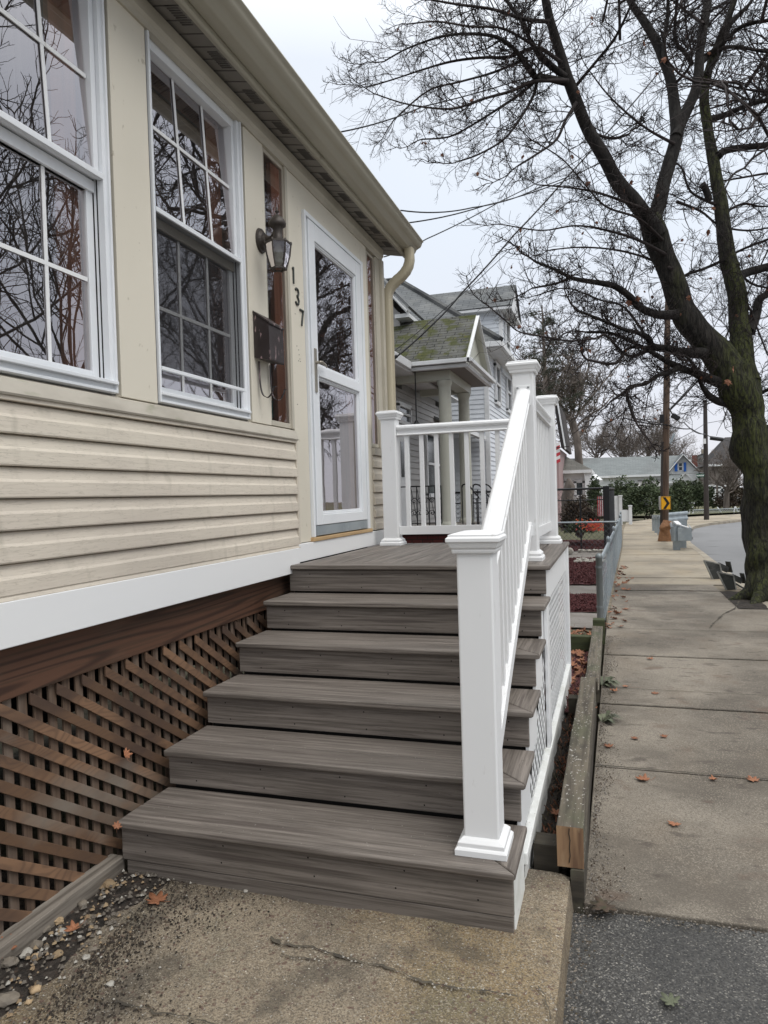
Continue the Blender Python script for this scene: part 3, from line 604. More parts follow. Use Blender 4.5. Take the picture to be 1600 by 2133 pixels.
def window(y0, y1, z0, z1, lower_glass, storm):
    zm = z0 + (z1 - z0) * .515
    f = MB(); ring(f, XW - .12, XW - .004, y0, y1, z0, z1, .030, .034, .03)
    ring(f, XW - .082, XW + .008, y0 + .0, y1 - .0, z0 + .002, z1 - .001, .011)
    f.box(XW - .03, XW + .016, y0 + .005, y1 - .005, z0 + .034, z0 + .048)
    o = f.build('window', 'whitem', house, .002)
    # dark gaps either side
    q = MB(); q.box(XW - .09, XW - .03, y0 - .024, y0 - .001, z0, z1 + .02); q.box(XW - .09, XW - .03, y1 + .001, y1 + .034, z0, z1 + .02); q.build('shadow_gap', 'gap', o)
    iy0, iy1 = y0 + .032, y1 - .032
    # upper sash (outer track), lower sash (inner track)
    u = MB(); ring(u, XW - .072, XW - .022, iy0, iy1, zm, z1 - .032, .026, .026, .055); u.build('upper_sash', 'whitem', o, .002)
    u = MB(); ring(u, XW - .085, XW - .056, iy0, iy1, z0 + .036, zm - .012, .036, .05, .04); u.build('lower_sash', 'whitem', o, .002)
    u = MB(); u.box(XW - .088, XW - .045, iy0, iy1, zm - .052, zm - .006); u.build('meeting_rail', 'cream_dk' if storm else 'whitem', o, .003)
    q = MB(); q.add([(XW - .030, iy0 + .03, zm + .026), (XW - .030, iy1 - .03, zm + .026), (XW - .068, iy1 - .03, z1 - .085), (XW - .068, iy0 + .03, z1 - .085)], [(0, 1, 2, 3)]); q.build('upper_pane', 'winglass', o)
    pane(o, 'lower_pane', lower_glass, XW - .066, iy0 + .042, iy1 - .042, z0 + .086, zm - .052)
    for xt in (-.034, -.052): bx('jamb_track_shade', 'gap', o, (XW + xt - .005, XW + xt, y1 - .0316, y1 - .0300, z0 + .05, z1 - .035))  # dark strips on the jamb face, painting the shade inside its tracks
    u = MB(); w3 = (iy1 - iy0)
    for k in (1, 2):
        yy = iy0 + w3 * k / 3
        u.bar((XW - .025, yy, zm + .026), (XW - .062, yy, z1 - .088), .016, .003, 0, Vector((1, 0, 0))); u.box(XW - .064, XW - .060, yy - .008, yy + .008, z0 + .086, zm - .052)
    zz = (zm + z1) / 2 - .01; u.box(XW - .0465, XW - .0415, iy0 + .03, iy1 - .03, zz - .008, zz + .008)
    zz = (z0 + zm) / 2 + .02; u.box(XW - .0635, XW - .0595, iy0 + .042, iy1 - .042, zz - .008, zz + .008)
    u.build('muntin_grid', 'white', o)
    if storm:     # the storm frame with its raised lower panel
        bx('storm_rail', 'whitem', o, (XW - .018, XW - .002, iy0, iy1, zm - .008, zm + .014), .002); bx('storm_rail', 'whitem', o, (XW - .018, XW - .002, iy0, iy1, z0 + .148, z0 + .165), .002)
        bx('storm_stile', 'whitem', o, (XW - .018, XW - .003, iy1 - .02, iy1, z0 + .05, z0 + .147), .002)
        u = MB(); u.box(XW - .0135, XW - .0115, iy0, iy1, z0 + .165, zm - .008); u.build('insect_screen', 'screen', o)
    else:
        u = MB(); u.box(XW - .03, XW - .002, iy0, iy1, zm - .006, zm + .018); u.build('storm_rail', 'whitem', o, .002)
    # brown timber lining and the curtain edge behind the glass
    u = MB(); ring(u, XW - .24, XW - .125, y0 - .02, y1 + .02, z0 - .02, z1 + .02, .06); u.build('inner_lining', 'innerwood', o, .003)
    bx('wooden_jamb', 'innerwood', o, (XW - .118, XW - .095, iy1 - .16, iy1 - .03, z0 + .06, z1 - .09), .003)
    return o
def screenmat():
    mt = bpy.data.materials.new('insect_screen'); mt.use_nodes = True; n = mt.node_tree.nodes; l = mt.node_tree.links; n.clear()
    o = n.new('ShaderNodeOutputMaterial'); ms = n.new('ShaderNodeMixShader'); tr = n.new('ShaderNodeBsdfTransparent'); df = n.new('ShaderNodeBsdfDiffuse')
    df.inputs[0].default_value = (.03, .03, .032, 1); t = n.new('ShaderNodeTexCoord'); mp = n.new('ShaderNodeMapping'); mp.inputs['Scale'].default_value = (300, 300, 300)
    ck = n.new('ShaderNodeTexNoise'); ck.inputs['Scale'].default_value = 1; mr = n.new('ShaderNodeMapRange'); mr.inputs[3].default_value = .22; mr.inputs[4].default_value = .4
    l.new(t.outputs['Object'], mp.inputs[0]); l.new(mp.outputs[0], ck.inputs[0]); l.new(ck.outputs[0], mr.inputs[0]); l.new(mr.outputs[0], ms.inputs[0])
    l.new(tr.outputs[0], ms.inputs[1]); l.new(df.outputs[0], ms.inputs[2]); l.new(ms.outputs[0], o.inputs[0]); return mt
MT['screen'] = screenmat()
window(1.57, 2.395, 1.893, 3.53, 'winglass', False)
window(2.675, 3.49, 1.893, 3.545, 'winglass2', True)
window(-.0, .78, 1.893, 3.53, 'winglass', False)

# room behind the glass
b = MB(); b.box(-4.3, -4.25, YS, YE, 1.1, 3.6); b.build('room_wall', 'innerwall', house)
b = MB(); b.box(-4.25, XW - .1, YS, YE - .06, 1.1, 1.16); b.build('room_floor', 'innerwood', house)
b = MB(); b.box(-4.25, XW - .1, YS, YE - .06, 3.56, 3.6); b.build('room_ceiling', 'curtain', house)
b = MB(); b.box(-4.25, XW - .2, 4.12, 4.2, 1.16, 3.56); b.build('room_partition', 'innerwood', house)
b = MB()
for (ya, yb) in ((2.18, 2.42), (2.62, 2.80)):
    n_ = 24
    for k in range(n_):
        y_ = ya + (yb - ya) * k / n_; y2 = ya + (yb - ya) * (k + 1) / n_
        xx = XW - .27 + .02 * sin(k * 1.5); x2 = XW - .27 + .02 * sin((k + 1) * 1.5)
        b.add([(xx, y_, 1.8), (x2, y2, 1.8), (x2, y2, 3.5), (xx, y_, 3.5)], [(0, 1, 2, 3)], 0, True)
b.build('curtain', 'curtain', house)
# hanging planter seen dimly inside
b = MB(); b.lathe((XW - .5, 3.2, 3.02), [(.06, 0), (.085, .03), (.09, .09), (.1, .1), (.09, .11)], 16)
for k in range(3): b.bar((XW - .5 + .08 * cos(k * 2.1), 3.2 + .08 * sin(k * 2.1), 3.12), (XW - .5, 3.2, 3.5), .004, .004)
o = b.build('hanging_planter', 'blackmet'); tag(o, 'dark hanging planter dimly seen behind the upper pane of the second window', 'planter')

# storm door
dY0, dY1, dZ0, dZ1 = 4.282, 5.42, 1.20, 3.33
f = MB()
f.box(XW - .05, XW + .022, dY0, dY0 + .022, dZ0, dZ1); f.box(XW - .05, XW + .012, dY0 + .028, dY0 + .05, dZ0, dZ1 - .02)
f.box(XW - .05, XW + .022, dY1 - .05, dY1, dZ0, dZ1); f.box(XW - .05, XW + .0215, dY0 + .0225, dY1 - .0505, dZ1 - .03, dZ1)
door = f.build('storm_door', 'whitem', house, .003)
f = MB(); a0, a1 = dY0 + .062, dY1 - .056; zt = dZ1 - .035
f.box(XW - .03, XW + .018, a0, a0 + .105, 1.275, zt); f.box(XW - .03, XW + .018, a1 - .105, a1, 1.275, zt)
f.box(XW - .03, XW + .018, a0 + .105, a1 - .105, zt - .115, zt); f.box(XW - .03, XW + .018, a0 + .105, a1 - .105, 1.275, 1.345)
f.box(XW - .03, XW + .024, a0 + .105, a1 - .105, 2.275, 2.345)
for za, zb in ((1.345, 2.275), (2.345, zt - .115)):
    ring(f, XW - .02, XW + .008, a0 + .1052, a1 - .1052, za, zb, .014)
    ring(f, XW - .02, XW + .0035, a0 + .1192, a1 - .1192, za + .014, zb - .014, .008)
f.build('door_leaf', 'whitem', door, .004)
f = MB(); f.box(XW - .03, XW + .014, a0, a1, 1.205, 1.272); f.build('kick_plate', 'galv', door, .003)
pane(door, 'lower_pane', 'doorglass', XW - .008, a0 + .11, a1 - .11, 1.35, 2.27)
pane(door, 'upper_pane', 'doorglass', XW - .008, a0 + .11, a1 - .11, 2.35, zt - .12)
f = MB(); f.box(XW + .018, XW + .026, a0 + .03, a0 + .062, 2.16, 2.45)
f.tube([(XW + .026, a0 + .045, 2.355), (XW + .055, a0 + .046, 2.357), (XW + .062, a0 + .06, 2.357), (XW + .06, a0 + .12, 2.35), (XW + .05, a0 + .17, 2.345)], [.011, .010, .011, .009, .006], 8)
f.build('door_handle', 'nickel', door, .003)
f = MB()
f.box(XW - .16, XW - .1, dY0, dY0 + .12, 1.2, dZ1); f.box(XW - .07, XW - .035, dY1 - .29, dY1 - .16, 1.2, 2.3); f.box(XW - .16, XW - .1, dY1 - .16, dY1, 1.2, dZ1); f.box(XW - .16, XW - .1, dY0 + .12, dY1 - .16, 3.18, dZ1)
f.box(XW - .17, XW - .11, dY0 + .12, dY1 - .16, 1.2, 1.42)
f.build('inner_door_frame', 'innerwood', door, .004)
f = MB(); f.box(XW - .14, XW - .09, 4.27, 4.32, 1.18, 3.4); f.box(XW - .14, XW - .09, 5.39, 5.43, 1.18, 3.4); f.build('door_jamb', 'innerwood', door)
bx('threshold', 'pine', house, (XW - .08, XW + .028, 4.262, 5.455, 1.172, 1.198), .004)
# house numbers 1 3 7 cut from flat metal, stepping down towards the door
def stroke(name, pts, w_, yc, zc, sc_):
    b = MB(); P = [Vector((XW + .004, yc + y * sc_, zc + z * sc_)) for y, z in pts]
    for k in range(len(P) - 1):
        b.tube([P[k], P[k + 1]], w_, 6, 0, True, True)
    o = b.build(name, 'number', house); return o
stroke('house_number', [(-.1, .38), (.02, .5), (.0, -.5)], .008, 4.115, 2.855, .10)
stroke('house_number', [(-.26, .38), (-.12, .5), (.12, .46), (.2, .26), (.08, .06), (-.06, .03), (.1, -.04), (.22, -.24), (.1, -.46), (-.14, -.5), (-.28, -.36)], .008, 4.165, 2.735, .10)
stroke('house_number', [(-.26, .42), (-.24, .48), (.24, .48), (.1, .1), (-.06, -.5)], .008, 4.225, 2.615, .10)
# small screw holes in the casing
b = MB()
for yy, zz in ((4.14, 2.42), (4.165, 2.40), (4.17, 2.37), (4.18, 2.345), (4.185, 2.33), (4.16, 2.33), (4.12, 2.05), (4.13, 2.62)):
    b.lathe((XW + .001, yy, zz), [(.003, -.002), (.003, .002)], 6)
b.build('screw_hole', 'gap', house)

# white skirt board, stained beam and the lattice below
b = MB(); b.box(XW - .05, XW + .024, YS, 4.035, 1.002, 1.150); b.build('skirt_board', 'whitew', house, .003)
b = MB(); b.box(XW - .05, XW + .020, 4.036, 5.98, 1.058, 1.171); b.build('skirt_board', 'whitew', house, .003)
b = MB(); b.box(XW - .16, XW - .055, YS, 4.12, .812, 1.10); b.build('floor_beam', 'beam', house, .004)
lat = None
for k in range(int((3.85 - 1.1) / .068)):
    y0 = 1.1 + k * .0682
    b = MB() if lat is None else lat
    lat = b; b.box(XW - .086, XW - .078, y0, y0 + .037, -.02, .815)
lat.box(XW - .10, XW - .06, 3.80, 3.93, -.02, .812)
lat_o = lat.build('lattice_panel', 'lath_v', house)
# diagonal laths, each its own board
def lath(zy, i):      # zy: z of the lath's upper edge at Y=1.8 ; it falls towards the steps
    s = -.665; hw = .043
    ys, ye = 1.0, 3.84
    def ztop(y): return zy + s * (y - 1.8)
    # clip to 0..0.812
    if ztop(ys) > .812: ys = 1.8 + (.812 - zy) / s
    if ztop(ye) - hw < 0: ye = 1.8 + (0.0 + hw - zy) / s + .02
    if ye - ys < .08: return
    x = XW - .070 + .0016 * (i % 3)
    b = MB(); b.add([(x, ys, ztop(ys) - hw), (x, ye, ztop(ye) - hw), (x, ye, ztop(ye)), (x, ys, ztop(ys)), (x + .009, ys, ztop(ys) - hw), (x + .009, ye, ztop(ye) - hw), (x + .009, ye, ztop(ye)), (x + .009, ys, ztop(ys))],
                     [(3, 2, 1, 0), (4, 5, 6, 7), (0, 1, 5, 4), (1, 2, 6, 5), (2, 3, 7, 6), (3, 0, 4, 7)])
    b.build('diagonal_lath', 'lath_d', lat_o, .0015)
for k in range(-3, 24): lath(.312 + .0857 * (k - 1), k)
b = MB(); b.box(XW - .066, XW - .001, .6, 2.335, -.02, .058); b.build('base_board', 'greywood', house, .003)
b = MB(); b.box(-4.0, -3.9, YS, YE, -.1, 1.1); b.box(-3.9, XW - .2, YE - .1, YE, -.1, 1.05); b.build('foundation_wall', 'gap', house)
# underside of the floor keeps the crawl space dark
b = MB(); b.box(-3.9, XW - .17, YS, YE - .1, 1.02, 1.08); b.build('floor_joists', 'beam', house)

# eaves: soffit, fascia, gutter, roof
ROOF_E = 6.17
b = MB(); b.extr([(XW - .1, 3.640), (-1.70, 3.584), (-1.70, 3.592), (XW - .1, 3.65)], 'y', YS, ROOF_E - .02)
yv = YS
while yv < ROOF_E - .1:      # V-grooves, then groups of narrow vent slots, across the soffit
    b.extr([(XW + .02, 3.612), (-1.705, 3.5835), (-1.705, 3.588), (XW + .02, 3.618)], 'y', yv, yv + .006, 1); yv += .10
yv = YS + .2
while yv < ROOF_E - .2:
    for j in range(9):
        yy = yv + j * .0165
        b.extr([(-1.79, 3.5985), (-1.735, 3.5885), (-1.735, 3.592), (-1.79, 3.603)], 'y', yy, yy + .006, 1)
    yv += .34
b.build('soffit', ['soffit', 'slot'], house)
b = MB(); b.extr([(-1.712, 3.575), (-1.692, 3.572), (-1.682, 3.580), (-1.682, 3.70), (-1.712, 3.70)], 'y', YS, 4.18)
b.extr([(-1.712, 3.5755), (-1.690, 3.5725), (-1.680, 3.5805), (-1.680, 3.70), (-1.712, 3.70)], 'y', 4.185, ROOF_E - .01)
b.build('fascia_board', 'gutter', house, .002)
b = MB()
gp = [(-1.679, 3.603), (-1.622, 3.600), (-1.610, 3.606), (-1.596, 3.632), (-1.578, 3.642), (-1.560, 3.650), (-1.548, 3.668), (-1.541, 3.690), (-1.530, 3.694), (-1.530, 3.703), (-1.541, 3.706)]
inner = [(x - .004, z + .004) for x, z in gp[::-1]]
nn = len(gp)
vs = [(x, y, z) for y in (YS, ROOF_E) for x, z in gp]
b.add(vs, [(i, i + 1, nn + i + 1, nn + i) for i in range(nn - 1)], 0, True)
b.add([(x, y, z) for y in (YS, ROOF_E) for x, z in inner], [(i, i + 1, nn + i + 1, nn + i) for i in range(nn - 1)], 0, True)
b.add([(x, ROOF_E + .001, z) for x, z in gp] + [(-1.679, ROOF_E + .001, 3.70)], [tuple(range(nn + 1))], 0)
b.build('gutter', 'gutter', house)
# downspout: outlet, S bend, straight run
def pipe(pts, wx, wy, name='downspout'):
    b = MB(); rings = []; P = [Vector(p) for p in pts]; n_ = 16
    for i, p in enumerate(P):
        d = (P[min(i + 1, len(P) - 1)] - P[max(i - 1, 0)]).normalized(); u = Vector((0, 1, 0)); v = d.cross(u).normalized()
        rg = []
        for j in range(n_):
            a = 2 * pi * j / n_; c_, s_ = cos(a), sin(a)
            e_ = .42
            cx_ = math.copysign(abs(c_) ** e_, c_); sx_ = math.copysign(abs(s_) ** e_, s_)
            k = 1.0 if i < 2 or i > len(P) - 3 else (1.03 if i % 2 else .985)
            rg.append(p + v * cx_ * wx * k + u * sx_ * wy * k)
        rings.append(rg)
    b.add([q for r in rings for q in r], [(i * n_ + j, i * n_ + (j + 1) % n_, (i + 1) * n_ + (j + 1) % n_, (i + 1) * n_ + j) for i in range(len(P) - 1) for j in range(n_)], 0, True)
    # pressed flutes on the straight run
    return b
def bez(p0, p1, p2, p3, n_):
    r = []
    for i in range(n_ + 1):
        t = i / n_; r.append(Vector(p0) * (1 - t) ** 3 + Vector(p1) * 3 * t * (1 - t) ** 2 + Vector(p2) * 3 * t * t * (1 - t) + Vector(p3) * t ** 3)
    return r
DSY = 6.03
pts = [(-1.625, DSY, 3.606), (-1.625, DSY, 3.585)] + bez((-1.625, DSY, 3.57), (-1.612, DSY, 3.47), (-1.65, DSY, 3.41), (-1.715, DSY, 3.365), 9)[1:] + bez((-1.735, DSY, 3.352), (-1.80, DSY, 3.305), (-1.835, DSY, 3.27), (-1.835, DSY, 3.18), 9)
pts += [(-1.835, DSY, 3.14), (-1.835, DSY, 3.0), (-1.835, DSY, 2.0), (-1.835, DSY, 1.2), (-1.835, DSY, .1)]
b = pipe(pts, .038, .050)
for k in (-.024, 0, .024):
    b.box(-1.7985, -1.7945, DSY + k - .004, DSY + k + .004, .2, 3.18)
b.build('downspout', 'gutter2', house)
# roof slab above
b = MB()
b.roof((-1.565, YS, 3.722), (-1.565, ROOF_E + .01, 3.722), (-6.5, ROOF_E + .01, 5.6), (-6.5, YS, 5.6), .05)
b.build('roof', 'shB', house)
b = MB(); b.add([(-1.9, YE - .02, 3.56), (-6.5, YE - .02, 3.56), (-6.5, YE - .02, 5.5), (-1.9, YE - .02, 3.78)], [(0, 1, 2, 3)]); b.build('gable_wall', 'vinyl', house)

# ================================================================== COMPOSITE STEPS WITH WHITE RAILINGS
SX0, SX1 = -1.868, -.322
steps = thing('front_steps', (-1.1, 3.2, 0), 'grey brown composite steps with white railings leading up to the front door', 'steps')
TZ = [.216, .384, .552, .720, .888, 1.056]; NY_ = [2.284 + .3206 * k for k in range(5)] + [3.887]
TH = .026
for k in range(5):
    z1 = TZ[k]; z0 = z1 - TH; y0 = NY_[k]; y1 = (NY_[k + 1] if k < 5 else 4) + .032
    ym = y0 + .165; R = SX1; e = .14; ends = k in (0, 1, 2, 3)
    o = None
    b = MB()
    # front board with a mitred corner, rear board, and the return board at the right end
    b.prism([(SX0, y0), (R, y0), (R - e, y0 + e), (R - e - .02, ym - .0025), (SX0, ym - .0025)] if ends else [(SX0, y0), (R, y0), (R, ym - .0025), (SX0, ym - .0025)], z0, z1, 0)
    if ends:
        b.prism([(SX0, ym + .0025), (R - e - .0225, ym + .0025), (R - e - .0225, y1), (SX0, y1)], z0, z1 - .001, 0)
        b.prism([(R + .0, y0 + .003), (R, y1), (R - e - .018, y1), (R - e - .018, ym + .002), (R - e + .0015, y0 + e + .003)], z0, z1 - .0003, 1)
    else:
        b.prism([(SX0, ym + .0025), (R, ym + .0025), (R, y1), (SX0, y1)], z0, z1 - .001, 0)
    o = b.build('tread', ['comp_x', 'comp_y'], steps, .007, seg=3)
    # riser board
    zb = 0 if k == 0 else TZ[k - 1]
    yr = y0 + .034
    if k == 0:
        bx('riser', 'comp_x', steps, (SX0 + .001, SX1 - .012, yr, yr + .02, .052, z0 - .003), .003)
        bx('riser_strip', 'comp_x', steps, (SX0 + .02, SX1 - .014, yr + .002, yr + .02, -.01, .050), .003)
    else:
        bx('riser', 'comp_x', steps, (SX0 + .003, SX1 - .022, yr, yr + .02, zb + .009, z0 - .005), .004)
yr = NY_[5] + .03
bx('riser', 'comp_x', steps, (SX0 + .003, SX1 - .022, yr, yr + .02, TZ[4] + .009, 1.056 - TH - .005), .004)
# trim screws on the risers
b = MB(); rs_ = random.Random(3)
for k in range(6):
    ys_ = (NY_[k] + .034 - .0008) if k < 5 else NY_[5] + .03 - .0008; zt_ = TZ[k] - TH; zb_ = 0.06 if k == 0 else TZ[k - 1]
    for xs_ in (SX0 + .12, SX0 + .45, -1.05, -.72, SX1 - .12):
        for zz in (zb_ + .035, zt_ - .03):
            x_ = xs_ + rs_.uniform(-.02, .02); b.add([(x_ + .0035 * cos(a_), ys_, zz + .0035 * sin(a_)) for a_ in (0, 1.05, 2.1, 3.14, 4.2, 5.24)], [(0, 1, 2, 3, 4, 5)])
b.build('trim_screws', 'gap', steps)
# landing boards: front border, right border, field boards running towards the house
LY0, LY1, LX0, LX1 = NY_[5], 5.76, -1.845, -.318
b = MB()
b.prism([(LX0, LY0), (LX1, LY0), (LX1 - .14, LY0 + .14), (LX0, LY0 + .14)], 1.056 - TH, 1.056, 0)
b.prism([(LX1, LY0 + .003), (LX1, LY1), (LX1 - .14, LY1), (LX1 - .14, LY0 + .143)], 1.056 - TH, 1.0557, 1)
x = LX1 - .145; i = 0
while x > LX0 + .01:
    xn = max(x - .139, LX0)
    b.prism([(xn + .0025, LY0 + .144), (x - .0025, LY0 + .144), (x - .0025, LY1), (xn + .0025, LY1)], 1.056 - TH, 1.055 + random.uniform(-.0006, .0004), 1); x = xn - .001; i += 1
b.build('landing_boards', ['comp_x', 'comp_y'], steps, .006, seg=3)
b = MB()
for x in (-1.7, -1.1, -.5):
    b.box(x - .02, x + .02, LY0 + .06, LY1 - .05, .85, 1.056 - TH - .001)
b.box(LX0 + .02, LX1 - .06, LY0 + .052, LY0 + .10, .04, 1.02); b.build('framing', 'gap', steps)
for k in range(5):
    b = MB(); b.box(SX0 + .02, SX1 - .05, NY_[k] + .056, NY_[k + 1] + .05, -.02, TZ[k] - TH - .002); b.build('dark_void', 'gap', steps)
# white side skirt: stepped stringer, trim posts, rails and lattice
SK = -.345
b = MB()
for k in range(5):
    ya = NY_[k] + .040; yb = NY_[k + 1] + .040
    b.box(SK - .015, SK, ya, yb, max(TZ[k] - TH - .20, .0), TZ[k] - TH - .003)
b.box(SK - .014, SK + .001, NY_[5] + .04, 5.70, .845, 1.026)
b.build('side_stringer', 'whitew', steps, .002)
bx('skirt_trim', 'whitew', steps, (SK + .002, SK + .02, 3.72, 3.84, .13, .86), .003); bx('skirt_trim', 'whitew', steps, (SK - .02, SK + .022, 5.58, 5.70, -.06, 1.024), .003)
b = MB(); b.box(SK - .01, SK + .026, 2.60, 5.579, .085, .130); b.box(SK - .02, SK + .014, 2.341, 2.598, -.012, .188)
b.build('skirt_bottom_rail', 'stainedwhite', steps, .004)
b = MB()
NXk = 60; vs = []
for j in range(7):
    for i in range(NXk + 1):
        y = 2.60 + (5.56 - 2.60) * i / NXk; z = -.14 + .222 * j / 6
        vs.append((SK + .012 + .014 * noise.noise(Vector((y * 7, z * 14, 0))) + (.01 if j < 2 else 0), y, z + (.03 * noise.noise(Vector((y * 4, 0, 9))) if j == 0 else 0)))
b.add(vs, [(j * (NXk + 1) + i, j * (NXk + 1) + i + 1, (j + 1) * (NXk + 1) + i + 1, (j + 1) * (NXk + 1) + i) for j in range(6) for i in range(NXk)], 0, True)
b.build('painted_footing', 'stainedwhite', steps)
def zig(ya, yb, ztop):          # white privacy lattice, crossing laths clipped to a panel
    b = MB(); w_ = .021; s = .060
    for sg in (1, -1):
        c0 = -6.0
        while c0 < 9:
            pts = []          # line y = c0 + sg*z clipped to the panel
            z0_, z1_ = .131, ztop
            for zz in (z0_, z1_): pts.append((c0 + sg * zz, zz))
            (ya_, za_), (yb_, zb_) = pts
            lo, hi = 0.0, 1.0
            dy = yb_ - ya_
            if dy != 0:
                t0, t1 = (ya - ya_) / dy, (yb - ya_) / dy
                lo = max(lo, min(t0, t1)); hi = min(hi, max(t0, t1))
            if hi - lo > .02:
                p = (SK - .002 - (.001 if sg < 0 else 0), ya_ + dy * lo, za_ + (zb_ - za_) * lo); q = (p[0], ya_ + dy * hi, za_ + (zb_ - za_) * hi)
                b.bar(p, q, w_, .0008, 0, Vector((1, 0, 0)))
            c0 += s * 1.41421
    return b.build('white_lattice', 'whitew', steps)
zig(3.845, 5.575, .844); zig(3.40, 3.718, .60); zig(3.09, 3.40, .43); zig(2.80, 3.09, .26)
bx('lattice_backing', 'stainedwhite', steps, (SK - .05, SK - .03, 2.6, 5.6, -.05, .16))
b = MB(); b.box(LX0 + .1, SK - .06, 5.64, 5.66, -.1, 1.0); b.build('rear_lattice', 'whitew', steps)

def post(x, y, z0, z1):
    b = MB(); b.box(x - .061, x + .061, y - .061, y + .061, z0, z1 - .05); o = b.build('newel_post', 'white', steps, .006)
    b = MB(); b.lathe((x, y, z1 - .075), [(.0625, .0), (.072, .0), (.0745, .008), (.0745, .014), (.080, .020), (.086, .036), (.0915, .040), (.0915, .052), (.084, .058), (.084, .064), (.052, .072), (.02, .075)], sq=True)
    b.build('post_cap', 'white', o, .0015)
    b = MB(); b.lathe((x, y, z0), [(.089, 0.001), (.089, .020), (.084, .026), (.080, .028), (.080, .042), (.070, .052), (.0625, .058), (.0615, .058)], sq=True)
    b.build('base_trim', 'white', o, .0015)
    return o
P1 = post(-.447, 2.445, .216, 1.325); P2 = post(-.467, 4.211, 1.056, 2.215); P3 = post(-.455, 5.60, 1.056, 2.19); P4 = post(-1.70, 5.545, 1.056, 2.150)
railprof = [(-.034, -.052), (.034, -.052), (.036, -.046), (.020, -.036), (.020, -.012), (.036, -.004), (.041, .006), (.040, .018), (.030, .029), (.012, .034), (-.012, .034), (-.030, .029), (-.040, .018), (-.041, .006), (-.036, -.004), (-.020, -.012), (-.020, -.036), (-.036, -.046)]
def rail(p, q, prof, name, parent):
    p = Vector(p); q = Vector(q); d = (q - p); dh = Vector((d.x, d.y, 0)).normalized(); sd_ = Vector((dh.y, -dh.x, 0))
    b = MB(); n_ = len(prof)
    A = [p + sd_ * u + Vector((0, 0, v)) for u, v in prof]; B = [q + sd_ * u + Vector((0, 0, v)) for u, v in prof]
    b.add(A + B, [tuple(range(n_))[::-1], tuple(range(n_, 2 * n_))] + [(i, (i + 1) % n_, (i + 1) % n_ + n_, i + n_) for i in range(n_)])
    o = b.build(name, 'white', parent, .002)
    return o
sq_ = [(-.019, -.034), (.019, -.034), (.019, .034), (-.019, .034)]
def section(p, q, zt0, zt1, zb0, zb1, n_, stair=False):
    k = 1.13 if stair else 1
    prof = [(u, v * k) for u, v in railprof]
    top = rail((p[0], p[1], zt0 - .034 * k), (q[0], q[1], zt1 - .034 * k), prof, 'top_rail', steps)
    rail((p[0], p[1], zb0 - .034), (q[0], q[1], zb1 - .034), [(u * (1.5 if stair else 1), v * k) for u, v in sq_], 'bottom_rail', top)
    for i in range(n_):
        t = (i + .62) / (n_ + .24); x = p[0] + (q[0] - p[0]) * t; y = p[1] + (q[1] - p[1]) * t
        b = MB(); b.box(x - .0165, x + .0165, y - .0165, y + .0165, zb0 + (zb1 - zb0) * t - .01, zt0 + (zt1 - zt0) * t - .08)
        b.build('baluster', 'white', top, .0025)
    return top
section((-1.638, 5.545), (-.518, 5.600), 2.027, 2.03, 1.208, 1.208, 9)
section((-.463, 4.273), (-.455, 5.538), 2.045, 2.03, 1.232, 1.225, 11)
sr = section((-.447, 2.507), (-.465, 4.149), 1.178, 2.052, .420, 1.278, 13, True)
# mounting plates and screws where the stair rail meets the upper post
b = MB(); b.box(-.508, -.424, 4.140, 4.149, 1.95, 2.065); b.box(-.487, -.430, 4.135, 4.149, 1.20, 1.262); b.build('rail_bracket', 'white', sr, .003)
b = MB()
for dx in (-.03, .03): b.lathe((-.466 + dx, 4.139, 2.052), [(.006, -.003), (.006, .003)], 10)
b.build('bracket_screw', 'galv_d', sr)
b = MB(); b.box(-.48, -.43, 4.45, 4.49, 1.056, 1.165); b.build('foot_block', 'white', steps, .002)

# ================================================================== RAISED BED TIMBERS
tb = thing('timber_bed_edge', (-.15, 3.7, G), 'weathered mossy timber edging of the narrow bed along the sidewalk, with a fresh cut end', 'timber edging')
def timber(x0, x1, y0, y1, z0, z1, name, mats, parent, bev=.006):
    b = MB(); n_ = max(2, int((y1 - y0) / .12)) if (y1 - y0) > (x1 - x0) else max(2, int((x1 - x0) / .1))
    alongy = (y1 - y0) > (x1 - x0); vs = []
    for i in range(n_ + 1):
        t = i / n_
        for (cx_, cz_) in ((0, 0), (1, 0), (1, 1), (0, 1)):
            if alongy: p = Vector((x0 + (x1 - x0) * cx_, y0 + (y1 - y0) * t, z0 + (z1 - z0) * cz_))
            else: p = Vector((x0 + (x1 - x0) * t, y0 + (y1 - y0) * cx_, z0 + (z1 - z0) * cz_))
            w_ = .006 * noise.noise(p * 3.1 + Vector((0, 0, 4)))
            if alongy: p.x += w_
            else: p.y += w_
            p.z += .006 * noise.noise(p * 2.3) if cz_ else 0
            vs.append(p)
    fs = [(i * 4 + j, i * 4 + (j + 1) % 4, (i + 1) * 4 + (j + 1) % 4, (i + 1) * 4 + j) for i in range(n_) for j in range(4)]
    b.add(vs, fs, 0); b.add(vs[:4], [(3, 2, 1, 0)], 1); b.add(vs[-4:], [(0, 1, 2, 3)], 1)
    return b.build(name, mats, parent, bev)
timber(-.222, -.126, 2.72, 4.98, .035, .188, 'top_timber', ['timber', 'timber_end'], tb)
timber(-.175, -.127, 2.71, 7.4, G - .06, .032, 'lower_timber', ['timber_dk', 'timber_dk'], tb)
timber(-.205, -.105, 4.97, 7.35, .02, .105, 'far_timber', ['timber', 'timber_dk'], tb)
timber(-.215, -.112, 4.93, 5.03, .095, .172, 'joint_block', ['timber_dk', 'timber_dk'], tb)
timber(-.20, -.085, 7.36, 7.48, G, .16, 'end_post', ['timber_moss', 'timber_moss'], tb)
timber(-.318, -.224, 2.80, 2.90, -.05, .070, 'cross_timber', ['timber_dk', 'timber_dk'], tb)
